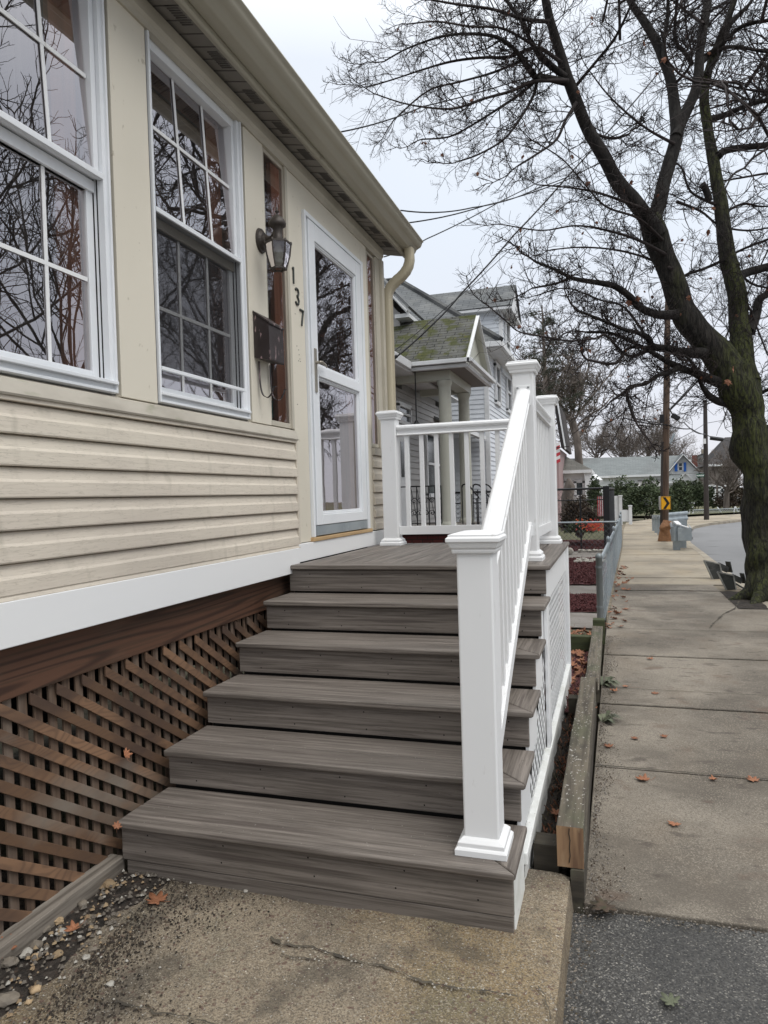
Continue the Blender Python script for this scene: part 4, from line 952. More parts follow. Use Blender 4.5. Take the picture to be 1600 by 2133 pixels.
timber(-.30, -.20, 4.86, 4.96, -.05, .070, 'cross_timber', ['timber_dk', 'timber_dk'], tb)
timber(-1.6, -.19, 6.92, 7.03, -.06, .075, 'cross_timber', ['timber_moss', 'timber_moss'], tb)
# crack in the cut end
b = MB(); pk = [(-.176, .185), (-.178, .165), (-.174, .14), (-.177, .11), (-.175, .08), (-.179, .055)]
for (xa_, za_), (xb_, zb_) in zip(pk, pk[1:]): b.bar((xa_, 2.7175, za_), (xb_, 2.7175, zb_), .0022, .003)
b.build('end_crack', 'gap', tb)

# ================================================================== WALL LANTERN AND MAILBOX
lamp = thing('wall_lantern', (XW, 3.69, 2.95), 'bronze coach lantern on the cream pillar between second window and door', 'wall lamp')
b = MB(); n_ = 20
cy_, cz_ = 3.69, 2.93
for (r0, r1, xa, xb) in ((.062, .058, XW, XW + .012), (.050, .04, XW + .012, XW + .026), (.028, .02, XW + .026, XW + .045)):
    A = [(xa, cy_ + r0 * cos(2 * pi * j / n_), cz_ + r0 * 1.15 * sin(2 * pi * j / n_)) for j in range(n_)]; B = [(xb, cy_ + r1 * cos(2 * pi * j / n_), cz_ + r1 * 1.15 * sin(2 * pi * j / n_)) for j in range(n_)]
    b.add(A + B, [(j, (j + 1) % n_, (j + 1) % n_ + n_, j + n_) for j in range(n_)] + [tuple(range(n_, 2 * n_))], 0, False)
b.build('wall_plate', 'bronze', lamp)
LXc, LYc = XW + .140, 3.625
b = MB(); b.tube(bez((XW + .03, cy_, 2.945), (XW + .09, cy_ - .02, 2.90), (XW + .10, cy_ - .03, 2.955), (LXc, LYc, 2.93), 8), [.018, .017, .016, .016, .017, .018, .02, .022, .024], 10); b.build('arm', 'bronze', lamp)
b = MB(); b.lathe((LXc, LYc, 0), [(.03, 2.885), (.034, 2.90), (.026, 2.915), (.026, 2.955), (.036, 2.965), (.047, 2.972), (.049, 2.985), (.040, 3.005), (.026, 3.022), (.012, 3.032), (.005, 3.036), (.007, 3.046), (.014, 3.050), (.005, 3.058), (.004, 3.072), (.001, 3.078)], 20); b.build('cap', 'bronze', lamp)
hexN = 6
def hexr(r, z): return [Vector((LXc + r * cos(2 * pi * (j + .5) / hexN), LYc + r * sin(2 * pi * (j + .5) / hexN), z)) for j in range(hexN)]
top, mid_, bot = hexr(.072, 2.875), hexr(.064, 2.81), hexr(.042, 2.735)
b = MB()
for j in range(hexN):
    b.tube([top[j], mid_[j], bot[j], bot[j] + Vector((0, 0, -.008))], .0045, 6)
    for rg in (top, bot): b.bar(rg[j], rg[(j + 1) % hexN], .009, .009)
    b.lathe(top[j], [(.006, -.004), (.006, .008), (.002, .013)], 8)
    b.add([top[j], top[(j + 1) % hexN], Vector((LXc, LYc, 2.895))], [(0, 1, 2)])
b.build('cage', 'bronze', lamp)
b = MB()
for j in range(hexN):
    k = (j + 1) % hexN; b.add([top[j] * .999 + Vector((LXc, LYc, 2.875)) * .001, top[k], mid_[k], mid_[j]], [(0, 1, 2, 3)]); b.add([mid_[j], mid_[k], bot[k], bot[j]], [(0, 1, 2, 3)])
b.build('glass_panel', 'lampglass', lamp)
b = MB(); b.lathe((LXc, LYc, 0), [(.014, 2.88), (.016, 2.86), (.024, 2.84), (.028, 2.82), (.026, 2.80), (.02, 2.79), (.026, 2.775), (.018, 2.76), (.004, 2.752)], 14); b.build('bulb', 'bulb', lamp)

mb_ = thing('mailbox', (XW, 3.66, 2.2), 'dark chipped metal mailbox with two curled newspaper hooks on the cream pillar', 'mailbox')
my0, my1 = 3.565, 3.745
b = MB()
b.extr([(XW + .002, 2.245), (XW + .095, 2.225), (XW + .098, 2.235), (XW + .095, 2.43), (XW + .002, 2.49)], 'y', my0, my1)
b.build('box_body', 'mailbox', mb_, .004)
b = MB(); b.add([(XW + .001, my0 - .004, 2.507), (XW + .102, my0 - .004, 2.435), (XW + .102, my1 + .004, 2.435), (XW + .001, my1 + .004, 2.507), (XW + .001, my0 - .004, 2.493), (XW + .102, my0 - .004, 2.423), (XW + .102, my1 + .004, 2.423), (XW + .001, my1 + .004, 2.493)],
                [(0, 1, 2, 3), (7, 6, 5, 4), (0, 4, 5, 1), (1, 5, 6, 2), (2, 6, 7, 3), (3, 7, 4, 0)]); b.build('lid', 'mailbox', mb_, .003)
for yy in (3.60, 3.735):
    pts = bez((XW + .012, yy, 2.23), (XW + .012, yy, 2.13), (XW + .012, yy, 2.06), (XW + .035, yy, 2.035), 8) + bez((XW + .045, yy, 2.025), (XW + .07, yy, 2.015), (XW + .09, yy, 2.05), (XW + .10, yy, 2.085), 6)[1:] + [Vector((XW + .112, yy, 2.082))]
    b = MB()
    for p, q in zip(pts, pts[1:]): b.bar(p, q, .016, .003, 0, Vector((0, 1, 0)).cross((q - p).normalized()))
    b.build('newspaper_hook', 'mailbox', mb_)

# ================================================================== FALLEN LEAVES AND STONES
def leafmesh(sz, seed, curl=.25, lobes=True):
    rnd = random.Random(seed); b = MB(); out_ = []
    tips = [(-140, .62), (-92, .85), (-44, .92), (0, 1.05), (44, .92), (92, .85), (140, .62)]
    k = []
    for i, (a, r) in enumerate(tips):
        rr = r * rnd.uniform(.85, 1.1)
        k.append((a - 16, rr * .72)); k.append((a - 9, rr * .86)); k.append((a, rr)); k.append((a + 9, rr * .86)); k.append((a + 16, rr * .72))
        if i < 6: k.append(((a + tips[i + 1][0]) / 2, .50))
    k.append((180, .12))
    pts = []
    for a, r in k:
        x, y = r * sin(radians(a)), r * cos(radians(a))
        pts.append((x, y))
    c = (0, 0)
    def P(x, y): return (x * sz, y * sz, sz * (curl * (x * x * .7 + .35 * abs(y) * y * y) + .10 * noise.noise(Vector((x * 2, y * 2, seed))) + .06))
    vs = [P(0, 0)] + [P(x * .5, y * .5) for x, y in pts] + [P(x, y) for x, y in pts]; n_ = len(pts)
    fs = [(0, 1 + (i + 1) % n_, 1 + i) for i in range(n_)] + [(1 + i, 1 + (i + 1) % n_, 1 + n_ + (i + 1) % n_, 1 + n_ + i) for i in range(n_)]
    b.add(vs, fs, 0, True)
    b.tube([P(0, -.1), P(.05, -.7), P(.12, -1.15)], .012 * sz * 1.5, 4)
    return b
lmesh = []
for s_ in range(4):
    o = leafmesh(1.0, s_ + 3, [.45, .8, .3, 1.1][s_]).build('fallen_leaf', 'leaf', None); md = o.modifiers.new('solidify', 'SOLIDIFY'); md.thickness = .02
    lmesh.append(o)
firstused = set()
def leaf(p, size, rot, label, s_, group=None, tilt=(0, 0), mat=None):
    src = lmesh[s_ % 4]
    o = src if s_ % 4 not in firstused and mat is None else src.copy()
    if o is not src: COL.objects.link(o)
    firstused.add(s_ % 4) if o is src else None
    if mat:
        o.data = o.data.copy(); o.data.materials[0] = MT[mat]
    o.location = p; o.scale = (size,) * 3; o.rotation_euler = (tilt[0], tilt[1], rot)
    tag(o, label, 'leaf', group); return o
leaf(az(330, 1877, .004), .055, 1.2, 'large orange maple leaf lying flat on the entrance slab before the steps', 0)
leaf(az(155, 1935, .015), .038, 2.6, 'bright orange leaf on the pebbles beside the lattice base board', 1)
leaf(az(12, 1975, .03), .04, .5, 'curled tan leaf tucked behind the base board at the frame edge', 3, tilt=(.5, .3))
leaf(Vector((XW + .02, 2.34, .46)), .03, 1.5, 'orange curled leaf caught on the diagonal lattice', 1, tilt=(1.2, .2))
leaf(Vector((XW + .02, 2.27, .205)), .022, .7, 'small orange leaf beside the left end of the lowest tread', 3, tilt=(.9, .3))
leaf(az(1270, 1555, G + .004), .036, .9, 'orange leaf closest to the timber edging on the sidewalk', 2)
leaf(az(1325, 1538, G + .004), .034, 2.2, 'middle orange leaf of the three in a row on the second sidewalk slab', 0)
leaf(az(1383, 1535, G + .004), .033, .2, 'rightmost orange leaf of the three in a row on the second sidewalk slab', 1)
leaf(az(1405, 1716, G + .004), .034, 2.9, 'dull brown leaf lying in the middle of the nearest sidewalk slab', 2, mat=None)
leaf(az(1487, 1624, G + .004), .03, 1.9, 'small orange leaf beside the first sidewalk joint', 3)
leaf(az(1570, 1626, G + .004), .045, .4, 'reddish brown leaf on the first sidewalk joint near the right edge', 0)
leaf(az(1262, 1888, G + .006), .06, 2.4, 'dark brown oak leaf where the asphalt meets the sidewalk', 2, mat='brownbush')
leaf(az(1355, 1373, G + .004), .04, 1.0, 'orange leaf by the sidewalk joint level with the moss green end post', 1)
leaf(az(1280, 1440, G + .01), .04, 1.0, 'orange leaf against the green weeds by the timber edging', 3)
leaf(az(1305, 1430, G + .006), .035, 2.0, 'small orange leaf just right of the green weeds', 0)
leaf(az(1365, 1445, G + .004), .035, .1, 'orange leaf on the narrow sidewalk slab', 2)
leaf(az(1342, 1625, G + .004), .05, 1.4, 'rusty flattened leaf just below the first sidewalk joint', 1)
leaf(az(1160, 1695, -.03), .04, .6, 'orange leaf on the black soil between steps and timber', 0)
leaf(az(1240, 1475, G + .1), .02, .6, 'tiny tan leaf on the timber edging', 3)
leaf(az(1400, 2088, G + .004), .036, .8, 'green leaf lying on the asphalt at the lower edge of the picture', 2, mat='greenleaf')
rnd = random.Random(5)
for i in range(48):      # leaves drifted along the fence foot and in the mulch bed
    y = rnd.uniform(8.2, 15.0); x = interp(backline, y) + rnd.uniform(.0, .28) * rnd.random() ** .5
    leaf((x, y, G + .008), rnd.uniform(.03, .06), rnd.uniform(0, 6), 'brown leaf in the drift along the foot of the chain link fence', i, 'leaves drifted along the fence foot', (rnd.uniform(-.5, .5), rnd.uniform(-.5, .5)))
for i in range(26):
    leaf((rnd.uniform(-.36, -.22), rnd.uniform(5.15, 6.8), -.03), rnd.uniform(.04, .06), rnd.uniform(0, 6), 'rusty leaf among the litter in the timber bed', i, 'leaves littering the timber bed', (rnd.uniform(-.6, .6), rnd.uniform(-.6, .6)))
for i in range(12):
    leaf((rnd.uniform(-.5, -.12), rnd.uniform(7.6, 8.0), -.05), rnd.uniform(.05, .08), rnd.uniform(0, 6), 'brown leaf on the bare earth by the fence post', i, 'leaves by the fence post', (rnd.uniform(-.5, .5), rnd.uniform(-.5, .5)))
# weeds at the timber foot
def tuft(name, c, n_, ln, label, seed):
    rnd = random.Random(seed); b = MB(); c = Vector(c)
    for i in range(n_):
        a = rnd.uniform(-.9, 1.9); d = Vector((cos(a), sin(a), 0)); l_ = ln * rnd.uniform(.5, 1); wv = Vector((-d.y, d.x, 0)) * ln * rnd.uniform(.05, .13)
        p0 = c + Vector((rnd.uniform(-.02, .02), rnd.uniform(-.05, .05), 0)); p1 = p0 + d * l_ * .5 + Vector((0, 0, l_ * .35)); p2 = p0 + d * l_ + Vector((0, 0, l_ * .12))
        b.add([p0, p1 + wv, p2, p1 - wv], [(0, 1, 2, 3)], 0)
    o = b.build(name, 'greenleaf', None); tag(o, label, 'weed'); return o
tuft('weed', az(1258, 1428, G) , 26, .16, 'clump of pale green weed where the timber meets the sidewalk', 3)
tuft('weed', az(1256, 1502, G), 22, .13, 'nearer wilted green weed at the foot of the timber', 4)
# pebbles
def stone(name, c, r, mat, label, seed, group=None, flat=.6):
    rnd = random.Random(seed); b = MB(); bm = bmesh.new(); bmesh.ops.create_icosphere(bm, subdivisions=2, radius=1)
    for v in bm.verts:
        k = .85 * (1 + .55 * noise.noise(v.co * 1.7 + Vector((seed * 3.1, 0, 0)))); q = v.co * k
        q.x *= rnd_s[seed % 7]; q.z *= flat; v.co = q * r
    rz_ = Matrix.Rotation(rnd.uniform(0, 6), 3, 'Z')
    me = bpy.data.meshes.new(name); 
    for v in bm.verts: v.co = rz_ @ v.co
    bm.to_mesh(me); bm.free(); me.materials.append(MT[mat])
    for p in me.polygons: p.use_smooth = seed % 4 == 1
    o = bpy.data.objects.new(name, me); COL.objects.link(o); o.location = Vector(c) + Vector((0, 0, r * flat * .5)); tag(o, label, 'stone', group); return o
rnd_s = [1.3, 1, .8, 1.5, 1.1, .9, 1.25]
big = [(225, 1848, .028, 'stone_tan', 'large tan stone in the corner where base board meets the steps'), (172, 1888, .024, 'stone', 'flat grey stone left of the orange maple leaf'), (122, 1922, .021, 'stone_tan', 'tan pebble directly left of the bright orange leaf'),
       (95, 1938, .02, 'stone', 'rounded grey pebble beside the base board'), (76, 1975, .026, 'stone', 'brownish angular stone along the base board'), (75, 1997, .021, 'stone_tan', 'yellowish round pebble below the angular stone'), (119, 1992, .020, 'stone_tan', 'reddish tan flat stone on the dark dirt'),
       (55, 1990, .022, 'stone_w', 'bluish white broken stone by the base board'), (229, 2053, .014, 'stone_w', 'single pale pebble out on the concrete slab'), (75, 2065, .019, 'stone_tan', 'tan wedge shaped stone on the dirt near the lower left corner'), (10, 2090, .032, 'stone', 'large grey stone at the lower left corner'),
       (20, 2010, .028, 'stone', 'grey stone half buried under the base board'), (198, 1935, .013, 'stone', 'small dark grey pebble right of the bright orange leaf'), (512, 1857, .010, 'stone_w', 'white crumb of mortar at the foot of the bottom riser'), (193, 1980, .012, 'stone', 'thin upright grey pebble on the slab edge'),
       (180, 1996, .014, 'stone_w', 'pair of pale shell like chips on the dirt'), (60, 2090, .013, 'stone_tan', 'orange pebble near the lower left corner'), (130, 1945, .02, 'stone_w', 'pale round pebble beneath the bright orange leaf')]
for i, (px, py, r, mt, lb) in enumerate(big): stone('stone', az(px, py, 0), r, mt, lb, i)
# mass of little gravel: uncountable
rnd = random.Random(11); b = MB()
def chip(b, c, r, mi):
    vs = []
    for dx, dy, dz in ((1, 0, 0), (0, 1, 0), (-1, 0, 0), (0, -1, 0), (0, 0, .8), (0, 0, -.5)):
        vs.append(Vector(c) + Vector((dx, dy, dz)) * r * rnd.uniform(.5, 1.2))
    b.add(vs, [(0, 1, 4), (1, 2, 4), (2, 3, 4), (3, 0, 4), (1, 0, 5), (2, 1, 5), (3, 2, 5), (0, 3, 5)], mi)
for i in range(520):
    y = rnd.uniform(1.5, 2.32); t = abs(rnd.gauss(0, .17)); x = -1.86 + t + .06 * (2.32 - y)
    if x > -1.1: continue
    chip(b, (x, y, .004 + (0 if x > -1.7 else .008)), rnd.uniform(.003, .012) * (1.1 if x < -1.65 else .6), rnd.choice([0, 0, 0, 0, 1, 0, 2, 1]))
tag(b.build('gravel', ['stone', 'stone_tan', 'stone_w'], None), kind='stuff')
b = MB()
for i in range(2600):    # dark soil crumbs spilling from the strip over the slab
    y = rnd.uniform(1.45, 2.31); x = -1.62 + abs(rnd.gauss(0, .16)) * (1 + .4 * sin(y * 9)) - .1 * (y - 1.8)
    chip(b, (x, y, .004), rnd.uniform(.0015, .0055), rnd.choice([0, 0, 0, 1]))
tag(b.build('soil_crumbs', ['soil', 'brownbush'], None), kind='stuff')
b = MB()
for i in range(2600):    # grit and leaf crumbs gathered along the foot of the timber
    y = rnd.uniform(2.75, 7.8); x = interp(backline, y) + .012 + abs(rnd.gauss(0, .045)) * (1 + .6 * sin(y * 5))
    chip(b, (x, y, G + .002), rnd.uniform(.0015, .006), rnd.choice([0, 0, 1, 1, 2]))
for i in range(900):    # crumbs where the asphalt meets slab and pavement
    if rnd.random() < .6: y = rnd.uniform(1.3, 2.68); x = -.165 + abs(rnd.gauss(0, .05))
    else: x = rnd.uniform(-.13, 1.2); y = 2.69 - abs(rnd.gauss(0, .03))
    chip(b, (x, y, G - .006), rnd.uniform(.0015, .006), rnd.choice([0, 1, 2]))
tag(b.build('grit', ['brownbush', 'path', 'stone'], None), kind='stuff')
b = MB()
for i in range(1500):    # sawdust and white vinyl shavings over the slab and asphalt
    if rnd.random() < .75:
        y = rnd.uniform(1.2, 2.31); x = rnd.uniform(-1.5, -.2); z = .007
    else: y = rnd.uniform(1.2, 2.7); x = rnd.uniform(-.12, .8); z = G + .003
    a = rnd.uniform(0, 6); l_ = rnd.uniform(.002, .007); wv = .0006
    b.bar((x, y, z), (x + l_ * cos(a), y + l_ * sin(a), z + .001), wv * 2, wv * 2)
for i in range(260):
    k = rnd.randrange(5); y = rnd.uniform(NY_[k] + .01, NY_[k] + .3); x = rnd.uniform(-1.8, -.35); a = rnd.uniform(0, 6); l_ = rnd.uniform(.002, .006)
    b.bar((x, y, TZ[k] + .001), (x + l_ * cos(a), y + l_ * sin(a), TZ[k] + .0015), .0012, .001)
tag(b.build('sawdust', 'stone_w', None), kind='stuff')
b = MB()
for i in range(700):     # bark and leaf litter in the bed
    y = rnd.uniform(2.95, 6.85); x = rnd.uniform(-.315 if y < 4.9 else -.6, -.225); a = rnd.uniform(0, 6); l_ = rnd.uniform(.008, .03)
    b.bar((x, y, -.05), (x + l_ * cos(a), y + l_ * sin(a), -.035 + rnd.uniform(0, .012)), .006, .003, rnd.choice([0, 0, 1]))
tag(b.build('leaf_litter', ['brownbush', 'leaf_tree'], None), kind='stuff')
for (ya, yb, n_) in ((9.1, 10.45, 2600), (11.75, 16.2, 5200), (18.3, 22, 1800)):
    b = MB()
    for i in range(n_):
        y = rnd.uniform(ya, yb); x = rnd.uniform(-1.5 if y < 12 else -1.9, -.16); a = rnd.uniform(0, 6); l_ = rnd.uniform(.02, .06)
        b.bar((x, y, -.04), (x + l_ * cos(a), y + l_ * sin(a), -.015 + rnd.uniform(0, .02)), .014, .006)
    tag(b.build('mulch_chips', 'mulch', None), kind='stuff')

# ================================================================== NEIGHBOURING HOUSES
def hexwin(mb_parent, p, wv, hv, nrm, name='window', frame='trimfar', pane='farglass', fw=.07):
    """framed window; p lower-left corner, wv width vector, hv height vector, nrm outward"""
    p = Vector(p); wv = Vector(wv); hv = Vector(hv); nv = Vector(nrm).normalized()
    wn = wv.normalized(); hn = hv.normalized(); b = MB()
    def bar(a, c, w_): 
        b.bar(a + nv * .03, c + nv * .03, w_, .06, 0, nv)
    bar(p, p + hv, fw); bar(p + wv, p + wv + hv, fw); bar(p - wn * fw / 2, p + wv + wn * fw / 2, fw); bar(p + hv - wn * fw / 2, p + wv + hv + wn * fw / 2, fw * 1.3); bar(p + hv * .5, p + wv + hv * .5, fw * .6)
    o = b.build(name, frame, mb_parent)
    q = MB(); q.add([p + nv * .012, p + wv + nv * .012, p + wv + hv + nv * .012, p + hv + nv * .012], [(0, 1, 2, 3)]); q.build('pane', pane, o)
    return o
# --- house with the mossy porch roof
HA = thing('porch_house', (-4.0, 13, 0), 'grey sided house next door with round columns and a mossy gabled porch roof', 'house')
XA = -4.0
b = MB(); lap(b, (XA, 9.0), (XA, 17.9), .8, 3.62, .125, .022, (1, 0)); b.box(-11, XA - .001, 9.0, 17.9, 0, 3.6); b.build('siding', 'lapgrey', HA)
colX = -3.02
ry1 = at(929, 900, 10); ry2 = at(968, 900, 10)
cy1 = colX / (ry1.x / ry1.y); cy2 = colX / (ry2.x / ry2.y)
zE = at(972, 752, cy1 - .42).z
ye0, ye1 = cy1 - .42, cy2 + .50; xe = at(974, 750, ye0).x
print('porch', cy1, cy2, zE, xe)
fl = at(929, 1097, cy1).z
# floor, brick base
b = MB(); b.box(XA + .01, colX + .22, ye0 + .2, ye1 - .15, fl - .12, fl); b.build('porch_floor', 'path', HA)
b = MB(); uvbox(b, XA + .02, colX + .16, ye0 + .25, ye1 - .2, -.1, fl - .12); b.build('brick_base', 'brickD', HA)
for yy in (cy1, cy2):
    b = MB(); b.lathe((colX, yy, 0), [(.17, fl), (.17, fl + .06), (.15, fl + .08), (.135, fl + .12), (.13, fl + 1.2), (.118, zE - .42), (.125, zE - .36), (.145, zE - .33), (.15, zE - .27)], 28); b.build('column', 'column', HA)
# beam, soffit and built-up gutter round the porch
b = MB(); b.box(colX - .13, colX + .13, ye0 + .32, ye1 - .32, zE - .26, zE - .08); b.box(XA, colX - .13, ye0 + .32, ye0 + .52, zE - .26, zE - .08); b.box(XA, colX - .13, ye1 - .52, ye1 - .32, zE - .26, zE - .08); b.build('porch_beam', 'column', HA)
b = MB(); b.box(XA, xe - .03, ye0 + .03, ye1 - .03, zE - .079, zE - .05); b.build('porch_ceiling', 'porchdk', HA)
b = MB()
pr = [(0, -.06), (.02, -.07), (.05, -.03), (.09, .0), (.10, .05), (.10, .06), (0, .06)]
b.box(XA - .2, xe, ye0 - .0, ye0 + .08, zE - .10, zE - .03); b.box(XA - .2, xe + .05, ye0 - .09, ye0 + .0, zE - .02, zE + .055)
b.box(xe - .08, xe, ye0 + .08, ye1, zE - .10, zE - .03); b.box(xe, xe + .09, ye0 - .09, ye1 + .05, zE - .02, zE + .055)
b.build('porch_gutter', 'trimfar', HA, .006)
ym = (ye0 + ye1) / 2; zR = at(992, 655, ym).z; xr = at(992, 655, ym).x
b = MB(); b.roof((XA - .9, ye0 - .05, zE + .06), (xe - .02, ye0 - .05, zE + .06), (xr, ym, zR), (XA - 1.6, ym, zR), .07, 0, 1)
b.roof((XA - .9, ye1 + .02, zE + .06), (xe - .02, ye1 + .02, zE + .06), (xr, ym, zR), (XA - 1.6, ym, zR), .07, 0, 1); b.build('mossy_roof', ['shA', 'column'], HA)
xg = xe - .14
b = MB(); b.add([(xg, ye0 + .1, zE + .08), (xg, ye1 - .1, zE + .08), (xg - .02, ym, zR - .12)], [(0, 1, 2)]); b.build('porch_gable', 'column', HA)
b = MB(); b.bar((xe - .0, ye0 - .03, zE + .03), (xr + .03, ym, zR - .04), .03, .07, 0, Vector((1, 0, 0))); b.bar((xe - .0, ye1 + .0, zE + .03), (xr + .03, ym, zR - .04), .03, .07, 0, Vector((1, 0, 0))); b.build('rake_board', 'trimfar', HA)
# main roof slope and front eave left of the porch
xE2 = at(852, 760, ye0 - .05).x; zE2 = at(852, 762, ye0 - .05).z
b = MB(); b.roof((xE2, 8.6, zE2 + .05), (xE2, 18.1, zE2 + .05), (-7.5, 18.1, zE2 + 2.6), (-7.5, 8.6, zE2 + 2.6), .08); b.roof((-11.4, 8.6, zE2 + .05), (-11.4, 18.1, zE2 + .05), (-7.5, 18.1, zE2 + 2.6), (-7.5, 8.6, zE2 + 2.6), .08); b.build('main_roof', 'shB', HA)
b = MB()
for yg in (9.0, 17.9): b.add([(XA, yg, 3.5), (-11, yg, 3.5), (-11, yg, zE2), (-7.5, yg, zE2 + 2.5), (XA, yg, zE2 + .1)], [(0, 1, 2, 3, 4)])
b.build('main_gable', 'lapgrey', HA)
b = MB(); b.box(xE2 - .08, xE2 + .06, 8.6, ye0 - .1, zE2 - .08, zE2 + .07); b.box(XA - .1, xE2, 8.6, 18.0, zE2 - .12, zE2 - .08); b.build('main_gutter', 'trimfar', HA, .01)
# upper wing with the white raked eave
p = at(856, 640, 14.2)
b = MB(); b.box(-9, p.x - .30, 14.4, 17.4, 3.6, p.z - .02); b.build('upper_wing', 'lapgrey', HA)
b = MB(); b.roof((p.x, 14.1, p.z), (p.x, 17.7, p.z), (p.x - 3.0, 17.7, p.z + 3.3), (p.x - 3.0, 14.1, p.z + 3.3), .05); b.roof((p.x - 6, 14.1, p.z), (p.x - 6, 17.7, p.z), (p.x - 3.0, 17.7, p.z + 3.3), (p.x - 3.0, 14.1, p.z + 3.3), .05); b.build('upper_roof', 'shB', HA)
for yg in (14.42, 17.4):
    b = MB(); b.add([(p.x - .3, yg, p.z - .05), (p.x - 5.7, yg, p.z - .05), (p.x - 3.0, yg, p.z + 3.1)], [(0, 1, 2)]); b.build('upper_gable', 'lapgrey', HA)
b = MB(); b.bar((p.x - .04, 14.13, p.z - .10), (p.x - 3.0, 14.13, p.z + 3.16), .03, .20, 0, Vector((0, 1, 0))); b.box(p.x - .34, p.x - .03, 14.16, 17.6, p.z - .2, p.z - .12); b.build('upper_rake', 'trimfar', HA)
# door, windows, shaded porch lantern
b = MB(); a = ax(826, 1000, XA); c = ax(850, 1000, XA); b.box(XA + .02, XA + .06, a.y, c.y, fl, fl + 2.05); dr = b.build('porch_door', 'trimfar', HA)
b = MB(); b.box(XA + .061, XA + .07, a.y + .15, a.y + .35, fl + 1.0, fl + 1.7); b.build('pane', 'farglass', dr)
a = ax(882, 900, XA); c = ax(912, 900, XA)
hexwin(HA, (XA + .025, a.y, fl + .62), (0, c.y - a.y, 0), (0, 0, 1.45), (1, 0, 0), fw=.09)
a = ax(830, 900, XA); c = ax(846, 900, XA)
hexwin(HA, (XA + .025, a.y - .15, fl + 2.1), (0, c.y - a.y + .3, 0), (0, 0, .35), (1, 0, 0))
a = at(868, 888, 13.2)
pl = thing('porch_lantern', a, 'small black lantern hanging on a rod under the mossy porch roof', 'lantern')
b = MB(); b.lathe(a, [(.03, -.14), (.06, -.1), (.07, 0), (.10, .01), (.04, .08), (.015, .12)], 6); b.build('lantern_body', 'blackmet', pl)
b = MB(); b.tube([a + Vector((0, 0, .1)), (a.x, a.y, zE - .1)], .012, 5); b.build('rod', 'blackmet', pl)
# wrought iron railings on the porch
def scroll(b, c, r, t0, turns, plane, w_=.006):
    pts = []
    for i in range(18):
        t = i / 17; a_ = t0 + turns * 2 * pi * t; rr = r * (1 - .75 * t)
        pts.append(Vector(c) + plane[0] * rr * cos(a_) + plane[1] * rr * sin(a_))
    b.tube(pts, w_, 4)
ir = thing('iron_porch_railing', (colX + .15, cy1, fl), 'black wrought iron porch railing with scrolls beside the round columns', 'railing')
b = MB(); xr_ = colX + .0
y0_, y1_ = cy1 - .25, ax(1000, 1050, xr_).y
pX = (Vector((1, 0, 0)), Vector((0, 0, 1))); pY = (Vector((0, 1, 0)), Vector((0, 0, 1)))
yn = ye0 + .3; xa_, xb_ = at(855, 1000, yn).x, at(918, 1000, yn).x
b.tube([(at(828, 1000, yn).x, yn, fl + .80), (xb_, yn, fl + .80)], .012, 5); b.tube([(xa_ , yn, fl + .08), (xb_, yn, fl + .08)], .01, 5)
b.build('top_bar', 'blackmet', ir)
for i in range(6):
    x = xa_ + (xb_ - xa_) * i / 5
    b = MB(); b.tube([(x, yn, fl), (x, yn, fl + .80)], .012, 5)
    if i < 5:
        xm = x + (xb_ - xa_) / 10; scroll(b, (xm, yn, fl + .52), .06, 0, 1.2, pX, .008); scroll(b, (xm, yn, fl + .28), .06, pi, -1.2, pX, .008)
        b.tube([(x, yn, fl + .8), (x + (xb_ - xa_) / 5, yn, fl + .1)], .006, 4)
    b.build('iron_bar', 'blackmet', ir)
ir2 = thing('iron_stair_rail', (colX + .2, cy2 + .3, fl), 'black iron hand rail descending the neighbour porch steps past the second column', 'railing')
for k_, px in enumerate((962, 985, 1004)):
    yk = cy2 - 1.0 + k_ * .55; x0 = at(px, 1000, yk).x
    b = MB(); t = fl + .82
    b.tube(bez((x0, yk, t - .06), (x0, yk, t + .03), (x0 + .1, yk, t + .02), (x0 + .16, yk, t - .04), 6) + [Vector((x0 + .35, yk, t - .28))], .016, 6)
    for j in range(4):
        b.tube([(x0 + j * .1, yk, fl - j * .16 - .1), (x0 + j * .1, yk, t - .02 - j * .09)], .012, 5)
    b.build('hand_rail', 'blackmet', ir2)

# --- tall white clapboard house with hipped roof and dormer
YB = 19.6
rb = at(1018, 900, YB).x
HB = thing('clapboard_house', (rb, YB, 0), 'tall white clapboard house with a grey hipped roof and a gabled dormer', 'house')
oc = at(1040, 714, YB - .45); zB = oc.z; xoc = rb + .42
b = MB(); lap(b, (rb, YB), (rb, YB + 7), .3, zB - .12, .13, .02, (1, 0)); lap(b, (rb - 6, YB), (rb, YB), .3, zB - .12, .13, .02, (0, -1))
b.box(rb - 6, rb - .001, YB + .001, YB + 7, 0, zB - .1)
b.build('clapboards', 'lapwhite', HB)
b = MB(); b.box(rb - .09, rb + .03, YB - .03, YB + .09, .3, zB - .12); b.build('corner_board', 'trimfar', HB)
b = MB(); b.box(rb - 6, xoc, YB - .45, YB + 7.4, zB - .13, zB - .05)
b.box(rb - 6, xoc + .05, YB - .55, YB - .45, zB - .10, zB + .04); b.box(xoc, xoc + .1, YB - .45, YB + 7.4, zB - .10, zB + .04)
b.build('eave', 'trimfar', HB, .01)
t_ = 3.9; apx = xoc - t_; apy = YB - .5 + t_
zA = at(873, 577, apy).z
print('B', rb, zB, apx, apy, at(873, 577, apy), zA)
b = MB()
b.roof((rb - 6.5, YB - .5, zB + .05), (xoc + .05, YB - .5, zB + .05), (apx, apy, zA), (rb - 6.5, apy, zA), .05)
b.roof((xoc + .05, YB - .5, zB + .05), (xoc + .05, YB - .5 + 2 * t_, zB + .05), (apx, apy, zA), (apx, apy, zA), .05)
b.build('hip_roof', 'shB', HB)
